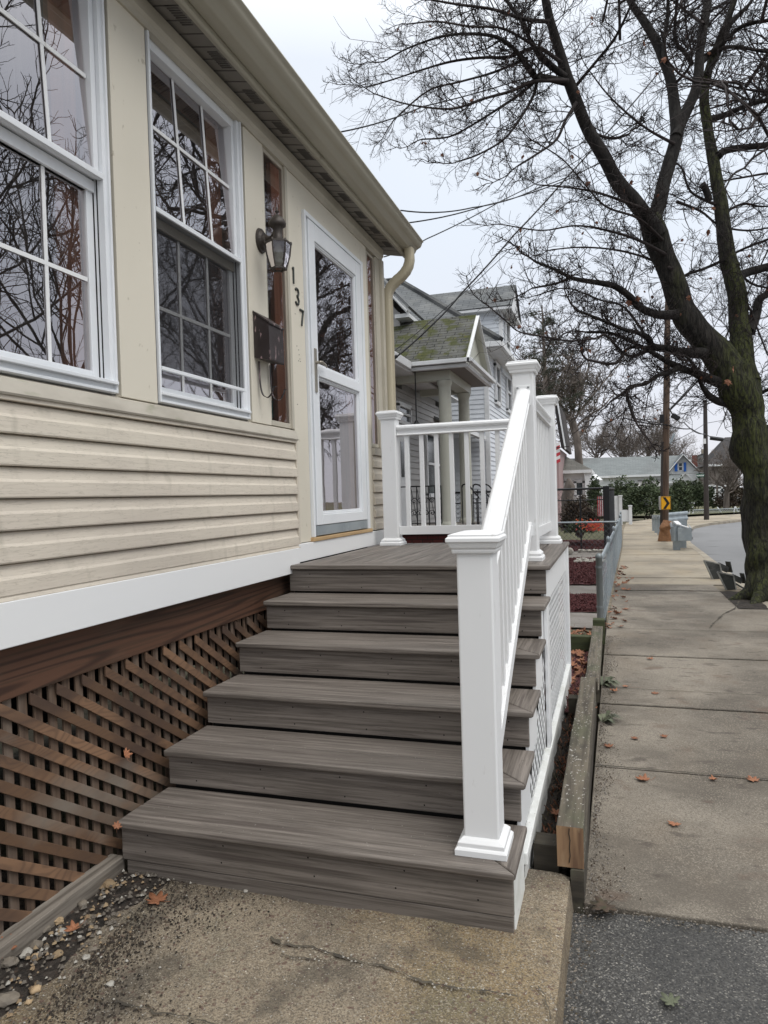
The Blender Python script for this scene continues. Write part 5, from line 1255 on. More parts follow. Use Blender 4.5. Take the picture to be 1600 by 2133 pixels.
b = MB(); b.tube([(xoc + .05, YB - .5, zB + .07), (apx, apy, zA + .02)], .09, 6, smooth=False); b.tube([(apx, apy, zA + .02), (rb - 6.5, apy, zA + .02)], .07, 6, smooth=False); b.build('hip_cap', 'shB', HB)
# dormer
yD = 22.0; dpt = 2.0
xD = at(1045, 690, yD).x; zDe = at(1047, 641, yD).z; zDr = at(1064, 594, yD + dpt / 2).z
b = MB(); lap(b, (xD - 2.6, yD), (xD, yD), zB - .1, zDe, .13, .02, (0, -1)); lap(b, (xD, yD), (xD, yD + dpt), zB - .1, zDe, .13, .02, (1, 0)); b.box(xD - 2.6, xD - .001, yD + .001, yD + dpt, zB - .3, zDe)
b.add([(xD, yD, zDe), (xD, yD + dpt, zDe), (xD, yD + dpt / 2, zDr - .1)], [(0, 1, 2)]); b.build('dormer_wall', 'lapwhite', HB)
b = MB(); b.box(xD - .08, xD + .03, yD - .03, yD + .08, zB, zDe); b.box(xD - 2.6, xD + .32, yD - .26, yD - .0, zDe - .1, zDe - .02); b.box(xD + .03, xD + .34, yD, yD + dpt + .2, zDe - .1, zDe - .02); b.build('dormer_trim', 'trimfar', HB)
b = MB(); b.roof((xD - 3.8, yD - .28, zDe), (xD + .36, yD - .28, zDe), (xD + .36, yD + dpt / 2, zDr), (xD - 3.8, yD + dpt / 2, zDr), .06); b.roof((xD - 3.8, yD + dpt + .28, zDe), (xD + .36, yD + dpt + .28, zDe), (xD + .36, yD + dpt / 2, zDr), (xD - 3.8, yD + dpt / 2, zDr), .06); b.build('dormer_roof', 'shB', HB)
b = MB(); b.add([(xD + .3, yD - .1, zDe + .02), (xD + .3, yD + dpt + .1, zDe + .02), (xD + .3, yD + dpt / 2, zDr - .1)], [(0, 1, 2)]); b.build('dormer_gable', 'trimfar', HB)
hexwin(HB, (xD + .02, yD + .55, zB + .12), (0, .8, 0), (0, 0, zDe - zB - .35), (1, 0, 0))
for (pa, pb_, pt, pbm) in ((1028, 1037, 757, 836), (1052, 1060, 775, 853)):
    a = ax(pa, pt, rb); c = ax(pb_, pt, rb); lo = ax(pa, pbm, rb)
    hexwin(HB, (rb + .02, a.y, lo.z), (0, c.y - a.y, 0), (0, 0, a.z - lo.z), (1, 0, 0), fw=.11)
b = MB(); a = at(940, 822, 17.6); c = at(1014, 868, 17.6)
x1_ = at(985, 850, 17.6).x
b.roof((x1_ - .1, 16.6, 3.05), (x1_ - .1, 19.5, 3.05), (x1_ - 1.3, 19.5, 3.6), (x1_ - 1.3, 16.6, 3.6), .06, 0, 0); o = b.build('side_canopy', 'shB', HB)
b = MB(); b.box(x1_ - .12, x1_ - .0, 16.6, 19.5, 2.93, 3.03); b.build('canopy_gutter', 'trimfar', o)

# --- low white house with bay beyond the gardens
HC = thing('low_white_house', (-3, 34, 0), 'low white house with a hipped roof and dark windows behind the black fence', 'house')
pc = at(1234, 985, 34); xc = pc.x; zc = at(1200, 986, 34).z
b = MB(); b.box(xc - 7, xc - .35, 34, 40, 0, zc); b.build('wall', 'lapfar', HC)
b = MB(); b.box(xc - 7.2, xc, 33.6, 40, zc, zc + .14); b.build('eave', 'trimfar', HC)
za = at(1172, 945, 36).z; xa = at(1168, 945, 36).x
b = MB(); b.roof((xc - 7.2, 33.6, zc + .14), (xc, 33.6, zc + .14), (xa, 36, za), (xc - 7.2, 36, za), .05); b.roof((xc, 33.6, zc + .14), (xc, 38.4, zc + .14), (xa, 36, za), (xa, 36, za), .05); b.build('hip_roof', 'shE2', HC)
for (x0, x1) in ((1161, 1176), (1199, 1216)):
    a = at(x0, 1034, 33.97); c = at(x1, 1002, 33.97); hexwin(HC, (a.x, 33.98, a.z), (c.x - a.x, 0, 0), (0, 0, c.z - a.z), (0, -1, 0), fw=.12)
b = MB(); a = at(1219, 1000, 33.9); b.box(a.x, a.x + .28, 33.7, 33.95, 0, zc); b.build('corner_pilaster', 'trimfar', HC)
b = MB(); a = at(1226, 993, 35); c = at(1256, 1000, 35); b.roof((a.x, 34.5, c.z), (c.x, 34.5, c.z), (c.x - .3, 36, a.z + .12), (a.x, 36, a.z + .12), .12); b.build('side_porch_roof', 'trimfar', HC)
# --- tall house whose edge shows past the rail post
HF = thing('pink_gabled_house', (-4, 31, 0), 'tall pinkish house with a steep dark roof, its edge just past the far rail post', 'house')
a = at(1176, 932, 31); t = at(1160, 835, 31)
b = MB(); b.box(a.x - 7, a.x - .25, 31, 37, 0, a.z); b.add([(t.x - 1.5, 31.02, a.z), (a.x - .3, 31.02, a.z), (t.x - .25, 31.02, t.z - .3), (t.x - 1.5, 31.02, t.z)], [(0, 1, 2, 3)]); b.build('wall', 'pink', HF)
b = MB(); b.roof((a.x, 30.7, a.z), (a.x, 37, a.z), (t.x, 37, t.z), (t.x, 30.7, t.z), .12); b.build('steep_roof', 'shE', HF)
b = MB(); b.bar((a.x + .06, 30.66, a.z - .1), (t.x + .04, 30.66, t.z - .05), .05, .22, 0, Vector((0, 1, 0))); b.build('rake_board', 'trimfar', HF)

# --- long white house with blue shutters at the bend
YD = 70.0
HD = thing('long_white_house', (at(1380, 1000, YD).x, YD, 0), 'long white house with pale grey roof, front gable and bright blue shutters', 'house')
gl, gr, ga = at(1389, 986, YD), at(1459, 984, YD), at(1422, 944, YD)
lf = at(1196, 992, YD); rl = at(1180, 955, YD + 3)
zg = gr.z
b = MB(); b.box(lf.x, gl.x, YD + .3, YD + 7, 0, zg - .1); lap(b, (lf.x, YD + .3), (gl.x, YD + .3), .5, zg - .1, .16, .02, (0, -1)); b.build('wing_wall', 'lapfar', HD)
b = MB(); b.box(gl.x + .15, gr.x - .15, YD, YD + 7, 0, zg); lap(b, (gl.x + .15, YD), (gr.x - .15, YD), .5, ga.z - .15, .16, .02, (0, -1), lambda z: (0, 1) if z < zg else (max(0, min(.5, .5 * (z - zg) / (ga.z - zg - .15))), 1 - max(0, min(.5, .5 * (z - zg) / (ga.z - zg - .15)))))
b.build('gable_wall', 'lapfar', HD)
b = MB(); xv = at(1286, 960, YD).x
b.roof((lf.x - .4, YD - .1, zg - .02), (gl.x, YD - .1, zg - .02), (ga.x, YD + 3.3, ga.z - .05), (rl.x, YD + 3.3, rl.z), .1)
b.roof((gl.x - .1, YD - .4, zg - .12), (gl.x - .1, YD + 8, zg - .12), (ga.x, YD + 8, ga.z), (ga.x, YD - .4, ga.z), .12)
b.roof((gr.x + .1, YD - .4, zg - .12), (gr.x + .1, YD + 8, zg - .12), (ga.x, YD + 8, ga.z), (ga.x, YD - .4, ga.z), .12); b.build('roof', 'shD', HD)
b = MB(); b.bar((gl.x - .25, YD - .44, zg - .30), (ga.x, YD - .44, ga.z - .12), .06, .28, 0, Vector((0, 1, 0))); b.bar((gr.x + .25, YD - .44, zg - .30), (ga.x, YD - .44, ga.z - .12), .06, .28, 0, Vector((0, 1, 0))); b.box(lf.x - .4, gl.x - .3, YD - .25, YD - .1, zg - .2, zg - .02)
b.build('trim', 'trimfar', HD)
a = at(1413, 981, YD); c = at(1422, 963, YD); wo = hexwin(HD, (a.x, YD - .03, a.z), (c.x - a.x, 0, 0), (0, 0, c.z - a.z), (0, -1, 0), fw=.12)
for (x0, x1) in ((1405.5, 1411), (1424.5, 1429)):
    p = at(x0, 982, YD); q = at(x1, 963, YD); bx('shutter', 'blueshut', HD, (p.x, q.x, YD - .12, YD - .03, p.z, q.z))
p0, p1, p2 = at(1392, 1003, YD - 2), at(1443, 1003, YD - 2), at(1427, 987, YD - 2)
b = MB(); b.roof((p0.x, YD - 2.2, p0.z), (p1.x - .8, YD - 2.2, p0.z), (p1.x - .8, YD, p2.z + .1), (p0.x + .3, YD, p2.z + .1), .1)
b.build('porch_roof', 'shD', HD)
q0 = at(1412, 1003, YD - 2.4)
b = MB(); b.add([(q0.x, YD - 2.4, q0.z), (p1.x, YD - 2.4, q0.z), ((q0.x + p1.x) / 2, YD - 2.4, p2.z)], [(0, 1, 2)]); b.bar((q0.x - .1, YD - 2.45, q0.z), ((q0.x + p1.x) / 2, YD - 2.45, p2.z + .05), .06, .18, 0, Vector((0, 1, 0))); b.bar((p1.x + .1, YD - 2.45, q0.z), ((q0.x + p1.x) / 2, YD - 2.45, p2.z + .05), .06, .18, 0, Vector((0, 1, 0)))
b.box(p0.x, p1.x, YD - 2.3, YD - 2.2, p0.z - .15, p0.z); b.build('porch_gable', 'trimfar', HD)
b = MB()
for px in (1433, 1438): a = at(px, 1010, YD - 2.3); b.box(a.x - .05, a.x + .05, YD - 2.35, YD - 2.25, 0, q0.z)
b.build('porch_post', 'blackmet', HD)
a = at(1329, 1014, YD + .2); c = at(1386, 1006, YD + .2); b = MB(); b.add([(a.x, YD - .6, a.z), (c.x, YD - .6, a.z), (c.x, YD + .25, c.z + .35), (a.x, YD + .25, c.z + .35)], [(0, 1, 2, 3)]); b.box(a.x, c.x, YD - .6, YD - .5, a.z - .12, a.z); b.build('window_awning', 'lapgrey', HD)
b = MB(); a = at(1442, 972, YD + 5); c = at(1452, 948, YD + 5); uvbox(b, a.x, c.x, YD + 4.6, YD + 5.2, a.z - 1, c.z); b.build('chimney', 'brickR', HD)
b = MB(); a = at(1199, 952, YD + 3); c = at(1211, 932, YD + 3); uvbox(b, a.x, c.x, YD + 2.6, YD + 3.3, a.z - 1, c.z); b.build('chimney', 'brickR', HD)
# --- small white gabled house behind, and the big dark roofed house on the right
YG = 88.0
HG = thing('small_white_gable', (at(1466, 980, YG).x, YG, 0), 'white gabled house glimpsed between the two utility poles and the dark roofed house', 'house')
a, c, t = at(1448, 978, YG), at(1486, 978, YG), at(1467, 945, YG)
b = MB(); b.box(a.x + .2, c.x, YG, YG + 8, 0, a.z); b.add([(a.x + .2, YG, a.z), (c.x, YG, a.z), (t.x, YG, t.z)], [(0, 1, 2)]); b.build('wall', 'lapfar', HG)
b = MB(); b.roof((a.x, YG - .4, a.z - .1), (a.x, YG + 8, a.z - .1), (t.x, YG + 8, t.z + .1), (t.x, YG - .4, t.z + .1), .15); b.roof((c.x, YG - .4, a.z - .1), (c.x, YG + 8, a.z - .1), (t.x, YG + 8, t.z + .1), (t.x, YG - .4, t.z + .1), .15); b.build('roof', 'shB', HG)
p = at(1461, 976, YG); q = at(1470, 966, YG); bx('window', 'farglass', HG, (p.x, q.x, YG - .05, YG - .01, p.z, q.z))
p = at(1463, 946, YG + 2); q = at(1472, 935, YG + 2); bx('chimney', 'curb', HG, (p.x, q.x, YG + 2, YG + 3, p.z - 1, q.z))
YH = 62.0
HE = thing('dark_roofed_house', (at(1520, 1000, YH).x, YH, 0), 'weathered brown house with a big dark hipped roof on the right behind the tree', 'house')
a = at(1474, 969, YH); c = at(1536, 967, YH); t = at(1510, 911, YH + 4); 
xr_ = at(1640, 960, YH).x
b = MB(); b.box(a.x + .3, c.x, YH, YH + 9, 0, a.z); lap(b, (a.x + .3, YH), (c.x, YH), .4, a.z, .2, .02, (0, -1)); b.build('wall', 'lapbrown', HE)
b = MB(); b.roof((a.x, YH - .4, a.z), (c.x + .3, YH - .4, a.z), (c.x + .3, YH + 4, t.z), (t.x, YH + 4, t.z), .1)
b.roof((a.x, YH - .4, a.z), (a.x, YH + 8.4, a.z), (t.x, YH + 4, t.z), (t.x, YH + 4, t.z), .1); b.build('hip_roof', 'shE', HE)
b = MB(); b.box(a.x, c.x + .3, YH - .5, YH - .4, a.z - .12, a.z + .05); b.box(c.x - .05, c.x + .1, YH - .1, YH, .3, a.z - .12); b.build('gutter', 'trimfar', HE)
b = MB(); b.add([(c.x + .3, YH - .4, a.z), (c.x + .3, YH + 8.4, a.z), (c.x + .3, YH + 4, t.z)], [(0, 1, 2)]); b.build('gable_end', 'lapbrown', HE)
p = at(1478, 1040, YH - .1); q = at(1488, 1014, YH - .1); hexwin(HE, (p.x, YH - .03, p.z), (q.x - p.x, 0, 0), (0, 0, q.z - p.z), (0, -1, 0), fw=.25)
p = at(1500, 1040, YH - .1); q = at(1510, 1014, YH - .1); hexwin(HE, (p.x, YH - .03, p.z), (q.x - p.x, 0, 0), (0, 0, q.z - p.z), (0, -1, 0), fw=.2)
HH = thing('brown_house', (at(1600, 960, 66).x, 66, 0), 'reddish brown house edge behind the trunk at the right border', 'house')
a = at(1585, 905, 66); b = MB(); b.box(a.x, a.x + 9, 66, 73, 0, at(1600, 940, 66).z); b.build('wall', 'lapbrown', HH)
b = MB(); z_ = at(1600, 940, 66).z; b.roof((a.x - .3, 65.6, z_), (a.x + 9, 65.6, z_), (a.x + 9, 69, a.z + .6), (a.x - .3, 69, a.z + .6), .1); b.build('roof', 'shE', HH)
# house across the road, mirrored in the panes
HO = thing('opposite_house', (16, 12, 0), 'brown shingled house across the road, seen only mirrored in the window panes', 'house')
b = MB(); b.box(14.5, 22, 4, 13, 0, 4.6); lap(b, (14.5, 13), (14.5, 4), .3, 4.6, .2, .03, (-1, 0)); b.build('wall', 'lapbrown', HO)
b = MB(); b.roof((14.1, 3.6, 4.5), (14.1, 13.4, 4.5), (18, 13.4, 7.6), (18, 3.6, 7.6), .1); b.build('roof', 'shE', HO)
for yy in (5.2, 8.2, 11.2): hexwin(HO, (14.45, yy, 1.6), (0, 1, 0), (0, 0, 1.5), (-1, 0, 0), fw=.15)

# ================================================================== FENCES
def mesh_panel(b, y0, y1, z0, z1, fx, s=.055, r=.0022, mi=0, axis='y'):
    """chain link: two families of diagonal wires between z0 and z1; fx(y) gives x"""
    H = z1 - z0; st = s * 1.414
    for sg in (1, -1):
        c = y0 - H
        while c < y1 + H:
            a0, a1 = c, c + sg * H
            lo, hi = 0, 1
            dy = a1 - a0; t0, t1 = (y0 - a0) / dy, (y1 - a0) / dy
            lo = max(lo, min(t0, t1)); hi = min(hi, max(t0, t1))
            if hi - lo > .02:
                ya, yb = a0 + dy * lo, a0 + dy * hi; za_, zb_ = z0 + H * lo, z0 + H * hi
                o_ = .003 * sg
                if axis == 'y': b.tube([(fx(ya) + o_, ya, za_), (fx(yb) + o_, yb, zb_)], r, 3, mi, False, False)
                else: b.tube([(ya, fx(ya) + o_, za_), (yb, fx(yb) + o_, zb_)], r, 3, mi, False, False)
            c += st
fxl = lambda y: interp(backline, y) - .05
F1 = thing('chain_link_fence', (fxl(7.95), 7.95, G), 'grey galvanised chain link fence running along the left edge of the sidewalk', 'fence')
FT = at(1258, 1160, 7.95).z
for i, yy in enumerate((7.95, 10.9, 13.9, 17.0, 20.2, 23.4)):
    x = fxl(yy); r = .034 if i == 0 else .026
    b = MB(); b.lathe((x, yy, 0), [(r, G - .1), (r, FT - .02), (r + .004, FT - .015), (r + .004, FT + .008), (r * .8, FT + .03), (r * .3, FT + .042)], 16)
    for zz in (FT - .12, FT - .55): b.lathe((x, yy, zz), [(r + .005, 0), (r + .005, .022)], 16)
    b.build('fence_post', 'galv_d' if i == 0 else 'galv', F1)
for a_, c_ in ((7.95, 13.9), (13.9, 23.4)):
    b = MB(); b.tube([(fxl(y), y, FT - .06) for y in (a_, (a_ + c_) / 2, c_)], .018, 8); b.build('top_rail', 'galv', F1)
b = MB(); mesh_panel(b, 7.99, 23.4, G + .03, FT - .02, lambda y: fxl(y) + .025, .12, .0019); b.build('wire_mesh', 'galv', F1)
F2 = thing('garden_chain_link_fence', (-1.5, 16.6, 0), 'low chain link fence crossing between the gardens at a right angle to the sidewalk', 'fence')
zr = at(1220, 1088, 16.6).z
b = MB(); b.tube([(-5, 16.6, zr), (fxl(16.6), 16.6, zr)], .02, 8); b.build('top_rail', 'galv', F2)
b = MB(); mesh_panel(b, -4, fxl(16.6), .0, zr, lambda y: 16.6, .085, .0020, 0, 'x'); b.build('wire_mesh', 'fencewire', F2)
F3 = thing('black_fence', (fxl(18), 18.4, 0), 'taller black chain link fence with a square corner post beyond the red mulch', 'fence')
yb_ = 18.4; xb = at(1264, 1080, yb_).x; zt = at(1264, 1012, yb_).z; zt2 = at(1220, 1018, yb_).z
b = MB(); b.box(xb - .075, xb + .075, yb_ - .07, yb_ + .07, -.1, zt); b.build('corner_post', 'blackmet', F3, .01)
b = MB(); b.tube([(xb - 4, yb_, zt2), (xb, yb_, zt2)], .028, 8); b.tube([(xb - 4, yb_, zt2 - .28), (xb, yb_, zt2 - .28)], .014, 6); b.build('top_rail', 'blackmet', F3)
for dx in (-.62, -1.25, -1.9, -2.6): b = MB(); b.tube([(xb + dx, yb_, 0), (xb + dx, yb_, zt2)], .02, 6); b.build('fence_post', 'blackmet', F3)
b = MB(); mesh_panel(b, xb - 3.9, xb, .05, zt2, lambda y: yb_, .085, .0028, 0, 'x'); b.build('wire_mesh', 'blackmet', F3)
b = MB(); fx3 = lambda y: xb + (y - yb_) * .028
mesh_panel(b, yb_, 26.5, .0, zt2, fx3, .085, .004); b.tube([(fx3(yb_), yb_, zt2), (fx3(26.5), 26.5, zt2)], .025, 6)
b.build('wire_mesh', 'blackmet', F3)
F4 = thing('white_vinyl_fence', (at(1300, 1090, 33).x, 33, 0), 'white vinyl privacy fence panel with a lower picket gate at the end of the sidewalk', 'fence')
yv = 33.0
def pxx(px, y): return at(px, 1060, y).x
b = MB(); b.box(pxx(1279, yv), pxx(1290, yv), yv, yv + .05, -.05, at(1285, 1033, yv).z); b.build('privacy_panel', 'trimfar', F4, .005)
for px in (1293, 1313):
    x = pxx(px, yv); zt_ = at(px, 1030 if px < 1300 else 1051, yv).z
    b = MB(); b.box(x - .07, x + .07, yv - .07, yv + .07, -.1, zt_ - .04); b.box(x - .09, x + .09, yv - .09, yv + .09, zt_ - .08, zt_ - .03); b.build('gate_post', 'trimfar', F4, .005)
b = MB(); x0, x1 = pxx(1295.5, yv), pxx(1311, yv); zt_ = at(1303, 1062, yv).z
for k in range(8): x = x0 + (x1 - x0) * (k + .5) / 8; b.box(x - .02, x + .02, yv - .015, yv + .015, .05, zt_)
b.box(x0, x1, yv + .016, yv + .045, .15, .25); b.box(x0, x1, yv + .016, yv + .045, zt_ - .15, zt_ - .06); b.build('picket_gate', 'trimfar', F4)
# fence along the bend
F5 = thing('bend_fence', (8, 47, 0), 'pale chain link fence with leaning posts along the far side of the bend', 'fence')
yf = lambda x: 45.3 + (x - 4) * .55
pts_ = [at(px, 1070, 47).x for px in (1395, 1430, 1468, 1503, 1528, 1540, 1556, 1575, 1600, 1640)]
for i, x in enumerate(pts_):
    y = yf(x); zt_ = at(1500, 1058, 47).z; ln = [0, .02, .06, -.14, .04, -.1, .05, 0, 0, 0][i]
    b = MB(); b.tube([(x, y, G - .1), (x + ln * 2, y, zt_ + .06)], .035, 6); b.build('fence_post', 'trimfar', F5)
b = MB(); b.tube([(x, yf(x), at(1500, 1060, 47).z) for x in pts_], .022, 6); b.build('top_rail', 'galv', F5)
b = MB()
for x0, x1 in zip(pts_, pts_[1:]):
    n_ = int((x1 - x0) / .13)
    for k in range(n_): 
        x = x0 + (x1 - x0) * k / n_; zz_ = at(1500, 1060, 47).z
        b.tube([(x, yf(x), G), (x + .25, yf(x + .25), zz_)], .007, 3, 0, False, False); b.tube([(x + .25, yf(x + .25), G), (x, yf(x), zz_)], .007, 3, 0, False, False)
b.build('wire_mesh', 'galv', F5)
b = MB(); x0 = at(1397, 1070, 46).x
for k in range(6): x = x0 + k * .24; b.box(x - .04, x + .04, 45.6, 45.66, G, at(1400, 1054, 46).z)
b.box(x0 - .1, x0 + 1.3, 45.55, 45.6, .5, .6); o = b.build('white_gate', 'trimfar', None); tag(o, 'small white picket gate on the bend behind the guard rail', 'gate')
b = MB(); b.add([(3.2, 43.0, G + .004), (60, 90, G + .004), (40, 110, G + .004), (-12, 60, G + .004), (-3, 44, G + .004)], [(0, 1, 2, 3, 4)]); tag(b.build('verge', 'grass'), kind='structure')

# ================================================================== STREET OBJECTS
pole = thing('utility_pole', (at(1385, 1090, 23.5).x, 23.5, G), 'brown wooden utility pole carrying the yellow chevron sign', 'utility pole')
p0 = Vector((at(1384, 1100, 23.5).x, 23.5, G)); 
p1 = at(1391, 640, 23.5); p2 = at(1394, 560, 23.5); rp = 6.6 / 1480 * 23.0
b = MB(); b.tube([p0 + Vector((0, 0, -.2)), p0.lerp(p1, .33), p0.lerp(p1, .66), p1, p2], [rp * 1.08, rp, rp * .93, rp * .8, rp * .78], 18); b.build('pole_shaft', 'poleWood', pole)
b = MB(); q = p0.lerp(p1, .42) + Vector((-rp * .9, -rp * .4, 0)); b.tube([p0 + Vector((-rp * .95, -rp * .4, 0)), q], .045, 8); q = p0 + Vector((rp * .8, -rp * .55, 1.9)); b.tube([q, q + Vector((.02, 0, 2.6))], .03, 6); b.build('conduit', 'poleDark', pole)
b = MB(); q = at(1380, 872, 23.2); b.box(q.x - .08, q.x + .04, q.y - .12, q.y, q.z - .14, q.z + .12); b.build('cable_clamp', 'blackmet', pole, .01)
sg = thing('chevron_sign', at(1386, 1048, 23.1), 'yellow road sign with a black chevron pointing right on the pole', 'road sign')
a = at(1377, 1062, 23.1); c = at(1397, 1034, 23.1); W_, H_ = c.x - a.x, c.z - a.z
b = MB(); b.box(a.x, c.x, 23.09, 23.105, a.z, c.z); b.build('sign_plate', 'yellow', sg, .02)
def S(u, v): return (a.x + W_ * u, 23.084, a.z + H_ * v)
b = MB(); b.add([S(.22, .93), S(.50, .93), S(.90, .5), S(.50, .07), S(.22, .07), S(.58, .5)], [(0, 1, 2, 5), (5, 2, 3, 4)]); b.build('chevron', 'blackpaint', sg)
b = MB()
for t0_ in ((.02, .98, .02, .045), (.02, .98, .955, .98), (.02, .05, .045, .955), (.95, .98, .045, .955)):
    p = S(t0_[0], t0_[2]); q = S(t0_[1], t0_[3]); b.box(p[0], q[0], 23.085, 23.088, p[2], q[2])
b.build('sign_border', 'blackpaint', sg)
b = MB(); q0 = at(1372.5, 1062, 23.35); q1 = at(1376.2, 1034, 23.35); b.box(q0.x, q1.x, 23.30, 23.33, q0.z, q1.z); o = b.build('sign_back', 'signback', None, .01); tag(o, 'bare aluminium back of a second sign behind the yellow chevron', 'road sign')
pole2 = thing('far_utility_pole', (at(1471, 1085, 36.5).x, 36.5, G), 'dark utility pole standing on the far sidewalk at the bend', 'utility pole')
q0 = at(1472, 1085, 36.5); q1 = at(1469, 833, 36.5)
b = MB(); b.tube([(q0.x, 36.5, G - .1), (q0.x * .4 + q1.x * .6, 36.5, q1.z * .6), (q1.x, 36.5, q1.z)], [.12, .10, .085], 14); b.build('pole_shaft', 'poleDark', pole2)
b = MB(); q = at(1468.5, 919, 36.3); b.box(q.x - .08, q.x + .05, q.y, q.y + .05, q.z - .12, q.z + .12); b.build('pole_tag', 'signwhite', pole2)
stg = thing('street_name_sign', at(1455, 990, 36.4), 'green street name sign with blurred white letters beside the far pole', 'street sign')
a = at(1451, 994, 36.4); c = at(1467, 987, 36.4); b = MB(); b.box(a.x, c.x, 36.4, 36.43, a.z, c.z); b.build('sign_plate', 'green_sign', stg)
b = MB(); n_ = 7
for k in range(n_):
    x = a.x + (c.x - a.x) * (k + .6) / (n_ + .4); hh = (c.z - a.z)
    b.box(x - .014, x + .014, 36.39, 36.396, a.z + hh * .28, a.z + hh * .72)
    if k % 2: b.box(x + .0145, x + .035, 36.39, 36.396, a.z + hh * .28, a.z + hh * .38)
    else: b.box(x + .0145, x + .035, 36.39, 36.396, a.z + hh * .60, a.z + hh * .72)
b.build('lettering', 'signwhite', stg)
b = MB(); q = at(1444, 988, 36.42); b.tube([(q.x - .9, 36.45, at(1455, 985, 36.4).z), (c.x + .1, 36.45, at(1455, 985, 36.4).z)], .012, 5); b.build('sign_bracket', 'galv_d', stg)
fl_ = MB(); q = at(1407, 925, 30); fl_.bar(at(1396, 925, 30), at(1405, 903, 30), .16, .08); fl_.bar(at(1389, 912, 30), at(1400, 917, 30), .05, .05); o = fl_.build('street_light', 'galv', None, .01); tag(o, 'grey street light head angled beside the brown utility pole', 'street light')

# guard rails
def wprof(h=.16): return [(-.0, -h), (.035, -h * .75), (.035, -h * .45), (0, -h * .15), (0, h * .15), (.035, h * .45), (.035, h * .75), (0, h)]
def wbeam(b, p, q, side=1):
    p = Vector(p); q = Vector(q); d = (q - p).normalized(); n_ = Vector((d.y, -d.x, 0)) * side
    pr = wprof(); pr2 = [(u - .012, v) for u, v in pr[::-1]]; P_ = pr + pr2
    A = [p + n_ * u + Vector((0, 0, v)) for u, v in P_]; B = [q + n_ * u + Vector((0, 0, v)) for u, v in P_]; k = len(P_)
    b.add(A + B, [(i, (i + 1) % k, (i + 1) % k + k, i + k) for i in range(k)])
GR = thing('guard_rail', (1.75, 19, G), 'short galvanised guard rail with its blunt end plate facing the sidewalk', 'guard rail')
for (px, py, yy) in ((1411, 1146, 18.9), (1424, 1142, 19.6)):
    x = at(px, py, yy).x; b = MB(); b.box(x - .09, x + .07, yy - .004, yy + .012, G - .02, .62); b.box(x - .09, x - .075, yy + .0121, yy + .14, G - .02, .62); b.box(x - .09, x + .07, yy + .1401, yy + .155, G - .02, .62); b.build('rail_post', 'galv', GR)
a = at(1403, 1127, 18.6); c = at(1441, 1099, 18.6)
b = MB(); b.box(a.x + .1, c.x, 18.58, 18.60, a.z, c.z); b.build('end_plate', 'galv', GR, .01)
b = MB(); cpt = at(1405, 1110, 18.75); b.tube([(cpt.x, 18.75, a.z), (cpt.x, 18.75, c.z + .02)], .08, 18); b.tube([(cpt.x + .1, 18.75 + .02, a.z), (cpt.x + .1, 18.77, c.z + .02)], .05, 8); b.build('rolled_end', 'galv', GR)
b = MB(); wbeam(b, (cpt.x - .02, 18.9, (a.z + c.z) / 2), (at(1398, 1100, 22).x, 22, (a.z + c.z) / 2), -1); wbeam(b, (c.x - .02, 18.61, (a.z + c.z) / 2), (c.x + .1, 20.4, (a.z + c.z) / 2), 1); b.build('rail_beam', 'galv', GR)
b = MB(); q = at(1400, 1093, 18.7); b.bar(at(1412, 1092, 18.7), at(1434, 1099, 18.5), .05, .02); b.bar(at(1407, 1086, 18.8), at(1415, 1093, 18.7), .14, .03); o = b.build('litter', 'trimfar', None); tag(o, 'pale litter and a stick resting on top of the guard rail end', 'litter')
GR2 = thing('far_guard_rail', (2.4, 26.5, G), 'second guard rail beam curving round the bend behind the pole', 'guard rail')
b = MB(); a = at(1389, 1078, 26.5); c = at(1432, 1074, 27.5); wbeam(b, a, c, 1); wbeam(b, a + Vector((0, .05, 0)), c + Vector((0, .3, 0)), -1); b.build('rail_beam', 'galv', GR2)
for px in (1394, 1427): 
    q = at(px, 1080, 27.6); b = MB(); b.box(q.x - .07, q.x + .07, 27.6, 27.75, G, a.z); b.build('rail_post', 'galv', GR2)
GR3 = thing('side_guard_rail', (1.4, 27, G), 'row of grey guard rail posts left of the brown pole seen end on', 'guard rail')
for (px, yy) in ((1363, 27.5), (1368, 26.3), (1374, 25.2)):
    q = at(px, 1090, yy); b = MB(); b.box(q.x - .07, q.x + .06, yy, yy + .16, G, at(px, 1076, yy).z); b.build('rail_post', 'galv', GR3, .005)
b = MB(); b.bar(at(1361, 1076, 27.6), at(1376, 1077, 25.0), .10, .12); b.build('rail_beam', 'galv', GR3)
# brown paper yard bag
bag = thing('yard_waste_bag', at(1386, 1128, 21.3), 'crumpled brown paper yard waste bag leaning beside the guard rail', 'bag')
bc = az(1387, 1127, G); bc = Vector((bc.x, bc.y, G)); k = 1 / 1480 * bc.y
b = MB(); vs = []; n_ = 28; lv = 14
for j in range(lv + 1):
    t = j / lv; r = (17.5 - 5.5 * t - (3.0 * max(0, t - .82) / .18)) * k; z = 39 * k * t
    for i in range(n_):
        a_ = 2 * pi * i / n_; rr = r * (1 + .0 * cos(a_)); sq2 = 1 / max(abs(cos(a_)), abs(sin(a_))) ** .55
        p = Vector((cos(a_) * rr * sq2 * .86 + 2.5 * k * t, sin(a_) * rr * sq2 * .6, z)); p += Vector((1, 1, .7)) * .07 * noise.noise(p * 5.5 + Vector((3, 1, 7))) * (.4 + t)
        if j == lv: p.z += .05 * noise.noise(Vector((i * .7, 0, 2)))
        vs.append(bc + p)
b.add(vs, [(j * n_ + i, j * n_ + (i + 1) % n_, (j + 1) * n_ + (i + 1) % n_, (j + 1) * n_ + i) for j in range(lv) for i in range(n_)], 0, True)
